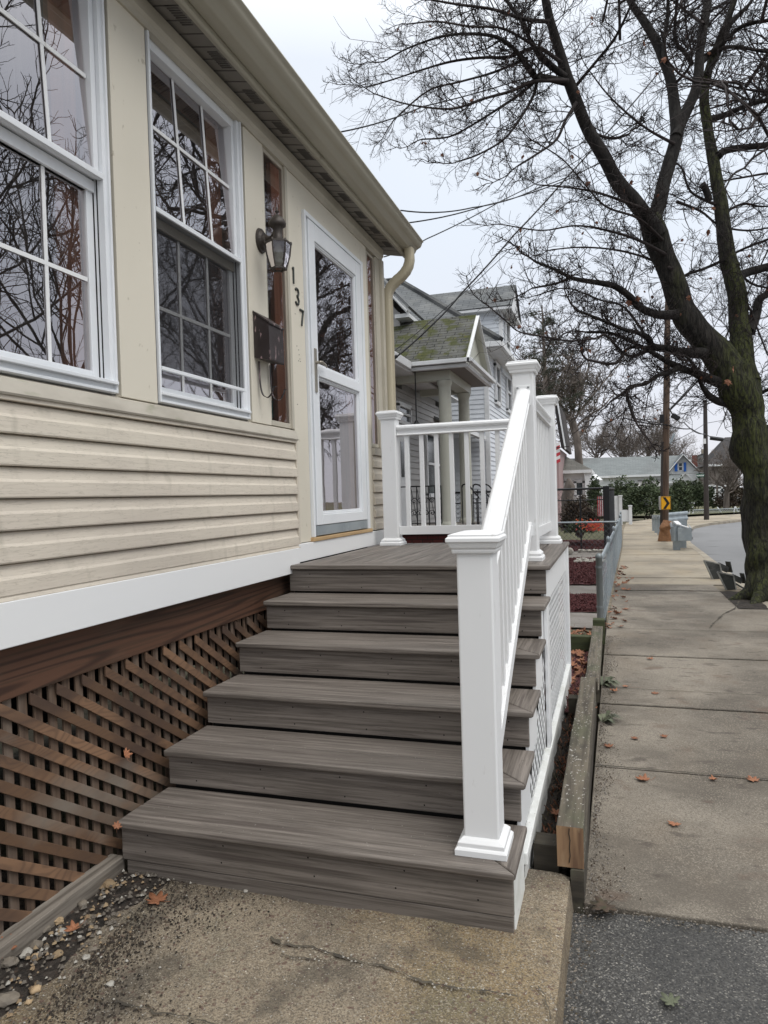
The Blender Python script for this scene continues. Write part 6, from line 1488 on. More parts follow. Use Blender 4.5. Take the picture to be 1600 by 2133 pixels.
b.add([vs[lv * n_ + i] for i in range(n_)] + [bc + Vector((2 * k, 0, 33 * k))], [(i, (i + 1) % n_, n_) for i in range(n_)], 0, True)
b.build('paper_body', 'bag', bag)
# broken dark brackets lying at the kerb
def bracket(name, c, s, rot, label):
    c = Vector(c); t = thing(name, c, label, 'metal bracket'); R = Matrix.Rotation(rot, 3, 'Z')
    def T(p): return c + R @ (Vector(p) * s)
    b = MB(); P_ = [(-.55, 0, .95), (.25, 0, .75), (.38, 0, .0), (-.12, 0, -.02)]
    A = [T(p) for p in P_]; B = [T((x + .05, .25, z)) for x, y, z in P_]
    b.add(A + B, [(0, 1, 2, 3), (7, 6, 5, 4), (0, 4, 5, 1), (1, 5, 6, 2), (2, 6, 7, 3), (3, 7, 4, 0)]); b.build('folded_plate', 'dark_galv', t, .006)
    b = MB(); P2 = A + [A[0]]
    for p_, q_ in ((A[0], A[1]), (A[1], A[2]), (A[0], A[3])): b.bar(p_, q_, .02, .02)  # bars along the plate edges, paler than the plate
    b.build('pale_edge', 'edge_galv', t)
    b = MB(); b.bar(T((.2, .12, .68)), T((.72, .12, .42)), .12 * s, .30 * s); b.bar(T((.72, .1, .85)), T((.86, .15, .30)), .30 * s, .05 * s); b.build('bent_flange', 'dark_galv', t)
    b = MB(); b.bar(T((.3, .1, .35)), T((.75, -.1, .05)), .05 * s, .08 * s); b.build('strut', 'dark_galv', t)
    return t
q = az(1490, 1206, G); bracket('broken_bracket', q, .33, .35, 'farther dark bent metal bracket lying on the kerb side of the sidewalk')
q = az(1518, 1228, G); bracket('broken_bracket', q, .28, .2, 'nearer dark bent metal bracket lying close to the tree trunk')
# garden ornaments
b = MB(); q = at(1186, 1109, 17.3); b.lathe((q.x, 17.3, .0), [(.05, -.05), (.085, .0), (.09, .05), (.06, .10), (.02, .12)], 14); o = b.build('garden_ball', 'stone_w', None); tag(o, 'round pale garden ornament lying on the mulch behind the rail post', 'garden ornament')
rnd = random.Random(4)
for i in range(20):
    px = 1197 + i * 3.3 + rnd.uniform(-1, 1); y = 15.4 + rnd.uniform(-.25, .25); q = at(px, 1120, y)
    stone('edging_stone', (q.x, y, -.03), rnd.uniform(.045, .08), 'stone_w', 'pale edging stone in the near row across the red mulch', i + 30, 'near row of pale stones in the mulch', .7)
for i in range(9):
    px = 1208 + i * 7 + rnd.uniform(-1, 1); y = 17.9; q = at(px, 1112, y)
    stone('edging_stone', (q.x, y, -.02), rnd.uniform(.05, .08), 'stone_w', 'pale edging stone in the far row under the black fence', i + 60, 'far row of pale stones under the black fence', .6)
fl1 = thing('striped_flag', at(1251, 1040, 20), 'red and white striped flag hanging vertically behind the black fence', 'flag')
a = at(1245, 1075, 20); c = at(1257.5, 1034, 20)
b = MB(); n_ = 7
for k in range(n_):
    x0 = a.x + (c.x - a.x) * k / n_; x1 = a.x + (c.x - a.x) * (k + 1) / n_
    b.add([(x0, 20 + .02 * sin(k * 2), a.z), (x1, 20 + .02 * sin(k * 2 + 2), a.z), (x1, 20 + .02 * sin(k * 2 + 2), c.z), (x0, 20 + .02 * sin(k * 2), c.z)], [(0, 1, 2, 3)], k % 2)
b.build('flag_cloth', ['flagred', 'flagwhite'], fl1)
b = MB(); b.tube([(a.x, 20, c.z + .02), (c.x, 20, c.z + .02)], .01, 5); b.tube([(c.x, 20, 0), (c.x, 20, c.z + .02)], .01, 5); b.build('flag_stick', 'poleDark', fl1)
fl2 = thing('pale_flag', at(1162, 940, 26), 'faded red and white flag on a dark pole just right of the far rail post', 'flag')
b = MB(); p, q = at(1155, 968, 26), at(1166, 925, 26)
for k in range(6):
    z0 = p.z + (q.z - p.z) * k / 6; z1 = p.z + (q.z - p.z) * (k + 1) / 6; b.add([(p.x, 26, z0), (q.x, 26.1, z0 + .1), (q.x, 26.1, z1 + .1), (p.x, 26, z1)], [(0, 1, 2, 3)], k % 2)
b.build('flag_cloth', ['flagred', 'flagwhite'], fl2)
b = MB(); b.bar((p.x - .1, 26.02, q.z - .12), (at(1186, 935, 26).x, 26.02, q.z - .1), .03, .03); b.build('flag_pole', 'poleDark', fl2)
for i, (px, py, s_) in enumerate(((1222, 1095, .3), (1238, 1097, .24), (1247, 1099, .2))):
    b = MB(); rr = random.Random(i)
    for k in range(60):
        c_ = at(px, py, 19.5) + Vector((rr.uniform(-s_, s_), rr.uniform(-.15, .15), rr.uniform(-s_ * .5, s_ * .5))); l_ = .05
        b.add([c_, c_ + Vector((l_, .01, .02)), c_ + Vector((l_ * .5, .02, l_))], [(0, 1, 2)], k % 2)
    o = b.build('ornament_cluster', ['redpaint', 'orange'], None); tag(o, ['red and orange decoration cluster left of the striped flag, largest of three', 'orange decoration cluster under the middle of the bush', 'small orange decoration cluster next to the black post'][i], 'decoration')

# ================================================================== TREES
rt = random.Random(21)
def fast_tube(V, Fc, pts, r0, r1, n=3):
    k = len(pts); o = len(V)
    d = (pts[-1] - pts[0]); 
    if d.length < 1e-6: return
    u = d.orthogonal().normalized(); w_ = d.normalized().cross(u)
    cs = [(cos(2 * pi * j / n), sin(2 * pi * j / n)) for j in range(n)]
    for i, p in enumerate(pts):
        r = r0 + (r1 - r0) * i / (k - 1)
        for c_, s_ in cs: V.append((p.x + (u.x * c_ + w_.x * s_) * r, p.y + (u.y * c_ + w_.y * s_) * r, p.z + (u.z * c_ + w_.z * s_) * r))
    for i in range(k - 1):
        for j in range(n):
            Fc.append((o + i * n + j, o + i * n + (j + 1) % n, o + (i + 1) * n + (j + 1) % n, o + (i + 1) * n + j))
def rvec(s): return Vector((rt.uniform(-s, s), rt.uniform(-s, s), rt.uniform(-s, s)))
PK = [.88]
def grow(V, Fc, p, d, L_, r, lvl, spread=.75, up=.12, step=None, tips=None):
    n_ = 5 if lvl > 1 else (4 if lvl == 1 else 3); pts = [p]; dd = d.normalized(); seg = L_ / n_
    for i in range(n_):
        dd = (dd + rvec(.36) + Vector((0, 0, up * .5))).normalized(); pts.append(pts[-1] + dd * seg)
    fast_tube(V, Fc, pts, r, r * (.45 if lvl else .6), 4 if r > .012 else 3)
    if tips is not None and lvl == 0: tips.append(pts[-1])
    if lvl > 0:
        for i in range(1, n_ + 1):
            t = i / n_
            for s_ in (1, -1):
                if rt.random() < PK[0]:
                    ax_ = dd.cross(rvec(1)).normalized()
                    nd = (dd * (1.0 - spread * .3) + ax_ * spread * rt.uniform(.7, 1.2)).normalized()
                    grow(V, Fc, pts[i], nd, L_ * rt.uniform(.36, .6) * (1.05 - .35 * t), r * .55, lvl - 1, spread, up, None, tips)
def mk(name, V, Fc, mat, parent, smooth=True):
    b = MB(); b.v = V; b.f = Fc; b.mi = [0] * len(Fc); b.sm = [smooth] * len(Fc); return b.build(name, mat, parent)
def crv(pts, per=4):      # catmull-rom refinement of (vector, radius)
    out_ = []; n_ = len(pts)
    for i in range(n_ - 1):
        p0 = pts[max(i - 1, 0)]; p1 = pts[i]; p2 = pts[i + 1]; p3 = pts[min(i + 2, n_ - 1)]
        for k in range(per):
            t = k / per
            f = lambda a, b_, c, d: .5 * ((2 * b_) + (c - a) * t + (2 * a - 5 * b_ + 4 * c - d) * t * t + (-a + 3 * b_ - 3 * c + d) * t ** 3)
            out_.append((f(p0[0], p1[0], p2[0], p3[0]), p1[1] + (p2[1] - p1[1]) * t))
    out_.append(pts[-1]); return out_
base = az(1603, 1246, G); YT = base.y
tree = thing('street_tree', base, 'big bare maple with a mossy trunk and few dead leaves beside the kerb', 'tree')
def limb(name, data, y0=0.0, y1=0.0, sub=True, tw=1.0, mat='bark', jag=.12):
    n_ = len(data); P = []
    for i, (px, py, rp_) in enumerate(data):
        yy = YT + y0 + (y1 - y0) * i / max(1, n_ - 1); q_ = at(px, py, yy); P.append((q_, rp_ * (q_ - CAM).dot(Rz) / 1480))
    C_ = crv(P, 5)
    b = MB(); pts = [c[0] + (Vector((noise.noise(c[0] * 1.7), noise.noise(c[0] * 1.7 + Vector((9, 0, 0))), 0)) * c[1] * .35) for c in C_]
    b.tube(pts, [c[1] for c in C_], 20 if P[0][1] > .12 else (12 if P[0][1] > .05 else 7), 0, True, True, jag)
    b.build(name, mat, tree); return [(p, c[1]) for p, c in zip(pts, C_)]
TW = {}
# trunk with flared root
tr_ = [(1612, 1262, 72), (1606, 1235, 53), (1600, 1205, 42), (1598, 1150, 40), (1592, 1060, 38), (1583, 1000, 37), (1567, 940, 35), (1558, 870, 32), (1545, 810, 40), (1536, 770, 38)]
limb('trunk', tr_, 0, 0, jag=.28)
V, Fc = [], []
for a_, l_ in ((200, .55), (240, .6), (160, .42), (300, .5)):
    dx = Vector((cos(radians(a_)), sin(radians(a_)), 0)); pts = [base + dx * .12 + Vector((0, 0, .35)), base + dx * (l_ * .5) + Vector((0, 0, .07)), base + dx * l_ + Vector((0, 0, -.03))]
    fast_tube(V, Fc, [pts[0], pts[1], pts[2]], .16, .04, 10)
mk('root', V, Fc, 'bark', tree)
limbs = []
L1 = limb('limb', [(1545, 800, 36), (1502, 742, 31), (1464, 706, 28), (1432, 655, 26), (1409, 600, 23.5), (1387, 545, 23), (1366, 490, 25), (1350, 452, 21)], 0, -.5)
La = limb('limb', [(1366, 490, 21), (1335, 439, 16), (1287, 377, 14.5), (1262, 332, 14), (1223, 270, 12.5), (1195, 197, 11.5), (1167, 112, 10), (1144, 39, 9), (1131, -30, 8), (1120, -90, 6)], -.5, -1.6, mat='bark_up')
Lb = limb('limb', [(1355, 470, 18), (1372, 425, 14), (1384, 380, 14), (1403, 315, 13.5), (1410, 262, 13), (1397, 169, 10.5), (1375, 107, 9), (1341, 45, 8), (1313, 0, 7), (1290, -60, 6)], -.5, .4, mat='bark_up')
Lc = limb('limb', [(1409, 285, 11), (1425, 243, 10.5), (1447, 195, 10.5), (1456, 140, 10), (1462, 80, 9.5), (1472, 20, 9), (1480, -60, 7)], -.2, .8, mat='bark_up')
L2 = limb('limb', [(1556, 800, 30), (1545, 730, 22), (1538, 680, 20), (1533, 620, 19), (1522, 560, 17.5), (1508, 480, 15), (1498, 410, 13), (1488, 340, 11.5), (1475, 270, 10), (1467, 200, 10), (1480, 130, 8), (1510, 60, 7), (1530, 0, 6), (1545, -60, 5)], 0, 1.2, mat='bark')
sec = [  # visible secondary branches: (points, y0, y1)
    ([(1412, 655, 14), (1372, 655, 11), (1335, 641, 10), (1311, 617, 9), (1285, 598, 8), (1263, 591, 8), (1205, 582, 7), (1184, 576, 6), (1163, 564, 5), (1115, 545, 4)], -.4, -1.6),
    ([(1184, 580, 5), (1160, 590, 4), (1110, 600, 3)], -1.3, -1.6),
    ([(1470, 735, 16), (1418, 734, 12), (1395, 727, 11), (1360, 722, 9), (1349, 703, 8), (1325, 692, 7), (1301, 686, 6), (1256, 668, 5), (1201, 646, 4)], -.2, -1.4),
    ([(1520, 800, 17), (1497, 796, 14), (1460, 782, 12), (1445, 776, 10), (1414, 765, 9), (1387, 751, 8), (1355, 732, 7), (1318, 713, 6), (1273, 694, 5), (1222, 692, 4)], 0, -1.2),
    ([(1414, 765, 8), (1392, 777, 7), (1370, 782, 7), (1345, 799, 6), (1311, 806, 6), (1306, 822, 6), (1311, 842, 6), (1321, 871, 5)], -.7, -1.2),
    ([(1311, 808, 5), (1292, 822, 4), (1272, 836, 3)], -1.1, -1.3),
    ([(1530, 838, 14), (1505, 838, 10), (1480, 826, 9), (1462, 803, 7), (1452, 775, 5), (1438, 751, 5), (1428, 742, 4)], 0, -.6),
    ([(1355, 725, 6), (1310, 725, 5), (1280, 757, 5), (1222, 749, 4)], -.6, -1.6),
    ([(1352, 728, 7), (1308, 741, 5), (1263, 699, 4), (1240, 705, 3), (1187, 710, 3), (1143, 703, 3), (1084, 692, 2.2), (1053, 668, 2), (1011, 632, 1.6)], -.8, -2.4),
    ([(1558, 690, 18), (1575, 655, 12), (1582, 625, 10), (1602, 612, 9), (1640, 600, 8)], .2, .6),
    ([(1536, 580, 14), (1556, 568, 11), (1600, 555, 10), (1680, 530, 9)], .3, .8),
    ([(1496, 325, 11), (1510, 314, 9), (1545, 308, 8), (1600, 302, 8), (1690, 290, 7)], .6, 1.2),
    ([(1478, 248, 9), (1510, 240, 8), (1550, 222, 7), (1600, 207, 7), (1680, 190, 6)], .8, 1.4),
    ([(1462, 130, 8), (1490, 105, 7), (1530, 98, 6), (1600, 108, 5), (1680, 115, 4)], .6, 1.6),
    ([(1465, 120, 8), (1500, 95, 7), (1545, 55, 7), (1600, 42, 6), (1680, 30, 5)], .7, .2),
    ([(1473, 155, 8), (1500, 100, 9), (1520, 50, 8), (1560, 10, 6), (1590, -40, 5)], .8, 1.8),
    ([(1410, 600, 9), (1425, 575, 5), (1465, 560, 5), (1500, 545, 5), (1545, 520, 4), (1600, 498, 4)], -.3, .6),
    ([(1478, 420, 9), (1470, 395, 9), (1462, 385, 9)], .4, .3),
    ([(1444, 135, 7), (1425, 108, 7), (1409, 90, 6), (1405, 60, 5), (1410, 0, 5), (1408, -60, 4)], .5, .1),
    ([(1475, 165, 5), (1500, 170, 5), (1540, 175, 4), (1560, 205, 3)], .8, .9),
    ([(1385, 130, 8), (1383, 90, 7), (1390, 40, 6), (1392, -20, 5)], -.1, .2),
    # the big spray to the upper left
    ([(1184, 172, 10), (1128, 160, 8), (1117, 163, 8), (1098, 137, 8), (1078, 108, 7), (1060, 92, 6), (1032, 76, 6), (980, 70, 5), (920, 76, 4), (850, 100, 3), (800, 128, 2.4)], -1.4, -2.6),
    ([(1180, 160, 9), (1130, 120, 8), (1105, 85, 7), (1090, 50, 7), (1065, 15, 6), (1040, -15, 5), (1000, -40, 4)], -1.4, -1.8),
    ([(1180, 168, 7), (1110, 170, 6), (1065, 190, 5), (1010, 205, 4.5), (950, 225, 4), (900, 225, 3), (840, 215, 2.5), (780, 195, 2)], -1.5, -3.0),
    ([(1120, 165, 6), (1085, 195, 5), (1040, 225, 4), (985, 260, 3.5), (935, 285, 3), (880, 290, 2.5)], -1.4, -.6),
    ([(1170, 130, 7), (1120, 100, 6), (1060, 118, 5), (1000, 120, 4.5), (940, 128, 4), (880, 145, 3), (820, 165, 2.5), (770, 180, 2)], -1.5, -2.4),
    ([(1144, 45, 7), (1090, 40, 6), (1030, 20, 5), (960, 10, 4), (900, 0, 3)], -1.5, -2.6),
    ([(1120, 165, 6), (1110, 200, 5), (1085, 245, 4), (1050, 290, 3.5), (1000, 320, 3), (960, 335, 2.5)], -1.4, -2.2),
    ([(1200, 215, 7), (1178, 250, 5), (1160, 290, 4.5), (1120, 320, 4), (1080, 345, 3)], -1.2, -2.2),
    ([(1205, 240, 7), (1235, 275, 5), (1275, 288, 5), (1310, 280, 4)], -1.1, -.2),
    ([(1120, 100, 5), (1050, 60, 4), (980, 55, 3.5), (910, 45, 3), (850, 50, 2.2)], -1.7, -3.2),
    ([(1100, 120, 5), (1030, 150, 4), (960, 170, 3.5), (890, 190, 3), (820, 250, 2)], -1.7, -1.0),
    ([(1190, 190, 6), (1240, 130, 5), (1280, 80, 4.5), (1310, 20, 4), (1330, -30, 3)], -1.0, -1.8),
    ([(1350, 440, 7), (1300, 420, 5), (1240, 400, 4), (1180, 390, 3), (1120, 385, 2.2)], -.7, -2.2),
    ([(1385, 530, 7), (1330, 500, 5), (1265, 480, 4), (1200, 470, 3), (1130, 480, 2.2), (1060, 470, 1.6)], -.5, -2.4),
    ([(1380, 500, 6), (1330, 455, 4), (1262, 430, 3.4), (1215, 380, 2.6), (1170, 330, 2), (1105, 290, 1.6)], -.6, -2.6),
    ([(1400, 560, 6), (1340, 535, 4), (1280, 520, 3.4), (1210, 515, 2.6), (1150, 520, 2)], -.5, .6),
    ([(1410, 420, 6), (1460, 440, 4), (1500, 470, 3.5), (1560, 480, 3), (1620, 470, 2.4)], .2, .9),
    ([(1530, 600, 6), (1560, 640, 4), (1580, 690, 3), (1600, 740, 2.5)], .3, .1),
    ([(1560, 840, 10), (1577, 824, 7), (1600, 812, 6), (1640, 800, 5)], .1, .3),
    ([(1575, 900, 9), (1588, 893, 7), (1610, 885, 6)], .1, .2),
    ([(1500, 430, 6), (1440, 400, 4), (1420, 350, 3), (1390, 330, 2.4)], .5, .2),
    ([(1405, 300, 6), (1350, 270, 4), (1300, 230, 3.4), (1260, 190, 2.6), (1230, 150, 2)], -.3, -1.0),
    ([(1400, 180, 6), (1440, 130, 4), (1430, 60, 3), (1425, 0, 2.4)], 0, -.7),
    ([(1500, 450, 5), (1545, 425, 4), (1590, 430, 3), (1640, 420, 3)], .6, 1.0),
    ([(1530, 560, 5), (1565, 590, 4), (1600, 600, 3)], .4, .9),
    ([(1345, 700, 5), (1300, 640, 4), (1250, 625, 3), (1180, 600, 2.4), (1120, 615, 2)], -.8, -.1),
]
V, Fc, tips = [], [], []
for data, ya, yb in sec:
    data = [(a_, b_, max(1.4, c_ * (.62 if c_ < 8 else .8))) for a_, b_, c_ in data]
    pts = limb('branch', data, ya, yb, mat='bark_up' if data[0][2] > 5 else 'twig', jag=.1)
    n_ = len(pts)
    if data[0][:2] == (1478, 420): continue
    for i in range(2, n_):
        p, r = pts[i]; d = (pts[i][0] - pts[i - 1][0]).normalized()
        npx = 1 if n_ > 25 else 1
        for s_ in range(npx):
            if rt.random() < .9:
                ax_ = d.cross(rvec(1)).normalized(); nd = (d * .65 + ax_ * .85).normalized()
                big_ = rt.random()
                grow(V, Fc, p, nd, rt.uniform(.18, .5) if big_ < .8 else rt.uniform(.5, .8), max(.0036, min(.008, r * .5)), 2 if big_ < .7 else 1, .85, .10, None, tips)
    grow(V, Fc, pts[-1][0], pts[-1][0] - pts[-2][0], .5, max(.003, pts[-1][1]), 2, .8, .1, None, tips)
for pts in (La, Lb, Lc, L2, L1):
    for i in range(3, len(pts)):
        p, r = pts[i]; d = (pts[i][0] - pts[i - 1][0]).normalized()
        if rt.random() < .55:
            ax_ = d.cross(rvec(1)).normalized(); nd = (d * .3 + ax_ * .95).normalized()
            grow(V, Fc, p + nd * r * .8, nd, rt.uniform(.35, .8), .007, 2, .85, .12, None, tips)
mk('crown', V, Fc, 'twig', tree)
print('tree faces', len(Fc), len(tips))
# hanging dead leaves
b = MB(); rl_ = random.Random(8)
def hleaf(b, c, s_):
    a_ = rl_.uniform(0, 6); u = Vector((cos(a_), sin(a_), rl_.uniform(-.3, .3))).normalized(); v = Vector((0, 0, -1)) + u * rl_.uniform(-.4, .4); n_ = u.cross(v).normalized()
    P = [(0, 0), (.35, .12), (.6, .35), (.38, .45), (.75, .8), (.3, .75), (0, 1.15), (-.3, .75), (-.7, .8), (-.38, .45), (-.6, .35), (-.35, .12)]
    vs = [c + v * .5 * s_ + n_ * .12 * s_] + [c + u * x * s_ + v * y * s_ + n_ * rl_.uniform(-.12, .12) * s_ for x, y in P]
    b.add(vs, [(0, 1 + i, 1 + (i + 1) % 12) for i in range(12)])
for k in range(150):
    t = rl_.choice(tips); hleaf(b, t, rl_.uniform(.025, .05))
for px, py, s_ in ((1084, 474, .10), (1080, 512, .10), (1066, 552, .08), (1191, 322, .10), (1226, 377, .11), (1314, 376, .10), (1475, 478, .13), (1434, 615, .11), (1310, 625, .12), (1331, 618, .10), (1527, 762, .13), (1516, 790, .12), (1150, 75, .12), (1130, 97, .13), (1384, 118, .12), (1054, 122, .10), (1222, 700, .08), (985, 25, .1), (1342, 85, .1), (1126, 512, .06), (1340, 665, .09), (1262, 660, .06), (1228, 585, .07), (1485, 430, .08), (1443, 432, .08)):
    hleaf(b, at(px, py, YT - .9), s_ * .62)
b.build('hanging_leaves', 'leaf_tree', tree)

# the part of the crown that stands outside the picture (it is mirrored in the panes)
V, Fc = [], []; PK[0] = .66
for k in range(11):
    p0 = Vector((rt.uniform(2.1, 2.9), YT + rt.uniform(-.6, 1.6), rt.uniform(5.5, 9.5))); a_ = rt.uniform(-1.9, 1.9); dd = Vector((cos(a_), sin(a_), rt.uniform(.15, 1.0))).normalized()
    grow(V, Fc, p0, dd, rt.uniform(2.0, 3.6), .035, 3, .8, .1)
PK[0] = .62
for k in range(9):      # towards the houses, above the frame
    p0 = Vector((rt.uniform(-.5, 2.2), YT + rt.uniform(-2.4, .5), rt.uniform(7.4, 8.6))); a_ = rt.uniform(1.5, 4.8); dd = Vector((cos(a_), sin(a_), rt.uniform(.4, 1.2))).normalized()
    grow(V, Fc, p0, dd, rt.uniform(1.5, 2.8), .026, 3, .8, .1)
mk('upper_crown', V, Fc, 'twig', tree); PK[0] = .88

# generic bare tree
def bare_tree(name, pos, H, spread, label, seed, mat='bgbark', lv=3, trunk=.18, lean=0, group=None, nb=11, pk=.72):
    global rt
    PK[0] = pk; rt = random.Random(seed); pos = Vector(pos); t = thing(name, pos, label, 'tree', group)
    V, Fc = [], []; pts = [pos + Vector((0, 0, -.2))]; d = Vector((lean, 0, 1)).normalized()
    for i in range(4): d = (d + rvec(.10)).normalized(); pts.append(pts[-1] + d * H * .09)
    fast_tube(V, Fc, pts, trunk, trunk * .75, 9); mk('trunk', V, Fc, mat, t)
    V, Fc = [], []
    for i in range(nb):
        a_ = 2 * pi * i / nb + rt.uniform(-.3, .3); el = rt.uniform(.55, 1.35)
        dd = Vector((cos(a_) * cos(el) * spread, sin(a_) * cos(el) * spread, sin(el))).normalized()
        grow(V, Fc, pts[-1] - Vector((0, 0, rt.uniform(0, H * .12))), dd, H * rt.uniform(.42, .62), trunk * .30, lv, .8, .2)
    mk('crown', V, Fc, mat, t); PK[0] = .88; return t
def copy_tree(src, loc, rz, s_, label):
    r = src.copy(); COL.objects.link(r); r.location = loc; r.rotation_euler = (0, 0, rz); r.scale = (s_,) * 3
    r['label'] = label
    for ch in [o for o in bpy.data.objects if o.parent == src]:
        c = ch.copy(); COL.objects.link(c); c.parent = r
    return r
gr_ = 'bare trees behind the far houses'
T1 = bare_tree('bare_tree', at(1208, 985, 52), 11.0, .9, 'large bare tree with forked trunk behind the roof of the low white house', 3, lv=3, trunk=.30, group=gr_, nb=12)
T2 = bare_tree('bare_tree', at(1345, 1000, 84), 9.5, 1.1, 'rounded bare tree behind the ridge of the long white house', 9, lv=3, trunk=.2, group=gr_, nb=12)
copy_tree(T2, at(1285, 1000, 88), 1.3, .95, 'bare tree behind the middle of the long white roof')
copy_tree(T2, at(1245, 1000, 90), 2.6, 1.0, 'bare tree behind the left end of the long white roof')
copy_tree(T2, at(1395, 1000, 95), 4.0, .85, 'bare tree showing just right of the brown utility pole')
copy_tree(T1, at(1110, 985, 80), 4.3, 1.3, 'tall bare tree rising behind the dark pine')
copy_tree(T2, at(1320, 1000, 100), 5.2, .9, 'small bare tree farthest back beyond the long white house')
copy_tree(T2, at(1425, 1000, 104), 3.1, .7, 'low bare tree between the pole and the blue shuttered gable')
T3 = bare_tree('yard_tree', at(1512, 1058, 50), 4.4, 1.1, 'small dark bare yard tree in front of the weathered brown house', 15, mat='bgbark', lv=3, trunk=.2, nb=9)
# trees across the road, mirrored in the windows
T5 = bare_tree('roadside_tree', (11.3, 12.0, G), 15, 1.1, 'bare tree on the opposite sidewalk, mirrored in the window panes', 31, mat='twig', lv=3, trunk=.17, group='trees across the road', nb=11, pk=.66)
copy_tree(T5, (12.0, 19.5, G), 1.2, 1.1, 'middle bare tree on the opposite sidewalk, mirrored in the door glass')
copy_tree(T5, (11.9, 28, G), 3.4, 1.1, 'farthest bare tree on the opposite sidewalk, mirrored in the door glass')
copy_tree(T5, (11.2, 4.5, G), 2.2, .9, 'nearer bare tree on the opposite sidewalk, mirrored in the first window')
rt = random.Random(77)
# pine behind the white house
def pine(name, pos, H, label, seed):
    rp = random.Random(seed); pos = Vector(pos); t = thing(name, pos, label, 'tree')
    b = MB(); b.tube([pos, pos + Vector((.1, 0, H * .5)), pos + Vector((0, 0, H))], [.25, .17, .04], 8); b.build('trunk', 'bgbark', t)
    b = MB(); bb = MB()
    for i in range(46):
        z = H * (.30 + .68 * i / 46); a_ = rp.uniform(0, 6.28); l_ = H * .36 * (1.12 - z / H) * rp.uniform(.6, 1.25) + .5
        d = Vector((cos(a_), sin(a_), rp.uniform(-.02, .35))); p0 = pos + Vector((0, 0, z)); p1 = p0 + d * l_
        bb.tube([p0, p1], [.05, .012], 4)
        for k in range(int(l_ * 26)):
            tt = rp.uniform(.25, 1.05); c = p0 + d * l_ * tt + Vector((rp.gauss(0, .16), rp.gauss(0, .16), rp.gauss(.05, .10)))
            for m_ in range(6):
                q = Vector((rp.uniform(-1, 1), rp.uniform(-1, 1), rp.uniform(-.4, 1))).normalized() * rp.uniform(.12, .22); s2 = q.cross(Vector((rp.random(), rp.random(), rp.random()))).normalized() * .014
                b.add([c - s2, c + s2, c + q], [(0, 1, 2)])
    bb.build('branches', 'bgbark', t); b.build('crown', 'pinefol', t); return t
pine('pine_tree', at(1138, 985, 50), at(1120, 712, 50).z - .3, 'dark green pine rising behind the front rail post', 5)
# evergreen shrubs and hedges
def bush(name, c, rx, ry, rz, label, seed, mat='evergreen', n_=2600, leafs=.07, group=None, gap=.0):
    rb_ = random.Random(seed); c = Vector(c); t = thing(name, c, label, 'shrub', group)
    b = MB()
    for i in range(n_):
        a_ = rb_.uniform(0, 2 * pi); v_ = rb_.uniform(-.25, 1); rr = math.sqrt(max(0, 1 - v_ * v_)) if v_ > 0 else 1
        k = rb_.uniform(.45, 1.0) ** .5; p = Vector((cos(a_) * rr * k, sin(a_) * rr * k, v_ * k))
        nz = 1 + .42 * noise.noise(p * 2.1 + Vector((seed, 0, 0))) + .2 * noise.noise(p * 5)
        if noise.noise(p * 3.2 + Vector((0, seed, 3))) < -.28 - gap * -1 - .0 and gap: continue
        q = c + Vector((p.x * rx * nz, p.y * ry * nz, rz * .28 + p.z * rz * .72 * nz))
        u = Vector((rb_.uniform(-1, 1), rb_.uniform(-1, 1), rb_.uniform(-.5, 1))).normalized(); w_ = u.cross(Vector((rb_.random() - .5, rb_.random() - .5, rb_.random() - .5))).normalized(); l_ = leafs * rb_.uniform(.6, 1.4)
        b.add([q, q + u * l_ * .5 + w_ * l_ * .3, q + u * l_, q + u * l_ * .5 - w_ * l_ * .3], [(0, 1, 2, 3)])
    b.build('foliage', mat, t)
    b = MB()
    for k in range(6): b.tube([c + Vector((rb_.uniform(-.2, .2) * rx, rb_.uniform(-.2, .2) * ry, -.1)), c + Vector((rb_.uniform(-.6, .6) * rx, rb_.uniform(-.5, .5) * ry, rz * rb_.uniform(.5, .8)))], [.03, .012], 5)
    b.build('stems', 'bgbark', t); return t
def pbush(px, pb_, pt, wpx, Y, label, seed, **kw):
    c = at(px, pb_, Y); top = at(px, pt, Y); rx = wpx / 1480 * Y * .5; bush('shrub', (c.x, Y, max(G, c.z)), rx, rx * .8, top.z - c.z, label, seed, **kw)
gh = 'evergreen shrubs in front of the long white house'
pbush(1352, 1084, 1010, 98, 40, 'broad dark evergreen shrub directly left of the brown utility pole', 1, n_=6500, leafs=.13, group=gh)
pbush(1303, 1080, 1004, 50, 44, 'evergreen shrub above the white vinyl fence panel', 2, n_=3000, leafs=.13, group=gh)
pbush(1412, 1076, 1006, 56, 43, 'evergreen shrub directly right of the brown utility pole', 3, n_=3800, leafs=.13, group=gh)
pbush(1448, 1070, 1012, 70, 52, 'rounded rhododendron like shrub left of the dark far pole', 4, n_=5000, leafs=.15, group=gh)
pbush(1240, 1062, 1000, 26, 31, 'slender dark evergreen shrub beside the low white house', 5, n_=1800, leafs=.1)
pbush(1275, 1062, 1008, 34, 47, 'dark shrub between the black fence and the white fence panel', 6, n_=1800, leafs=.13)
pbush(1540, 1062, 1012, 74, 51, 'brown leafed shrub right of the small yard tree', 7, mat='brownbush', n_=4500, leafs=.12)
pbush(1207, 1108, 1040, 74, 20.5, 'brown twiggy bush behind the black fence beside the striped flag', 8, mat='brownbush', n_=5200, leafs=.06)
pbush(1210, 1112, 1085, 60, 20, 'low dark green ground shrub under the brown bush', 9, n_=1600, leafs=.06)
t = thing('wooden_stump', at(1184, 1060, 28), 'tall dead brown stump standing before the dark window of the low white house', 'stump')
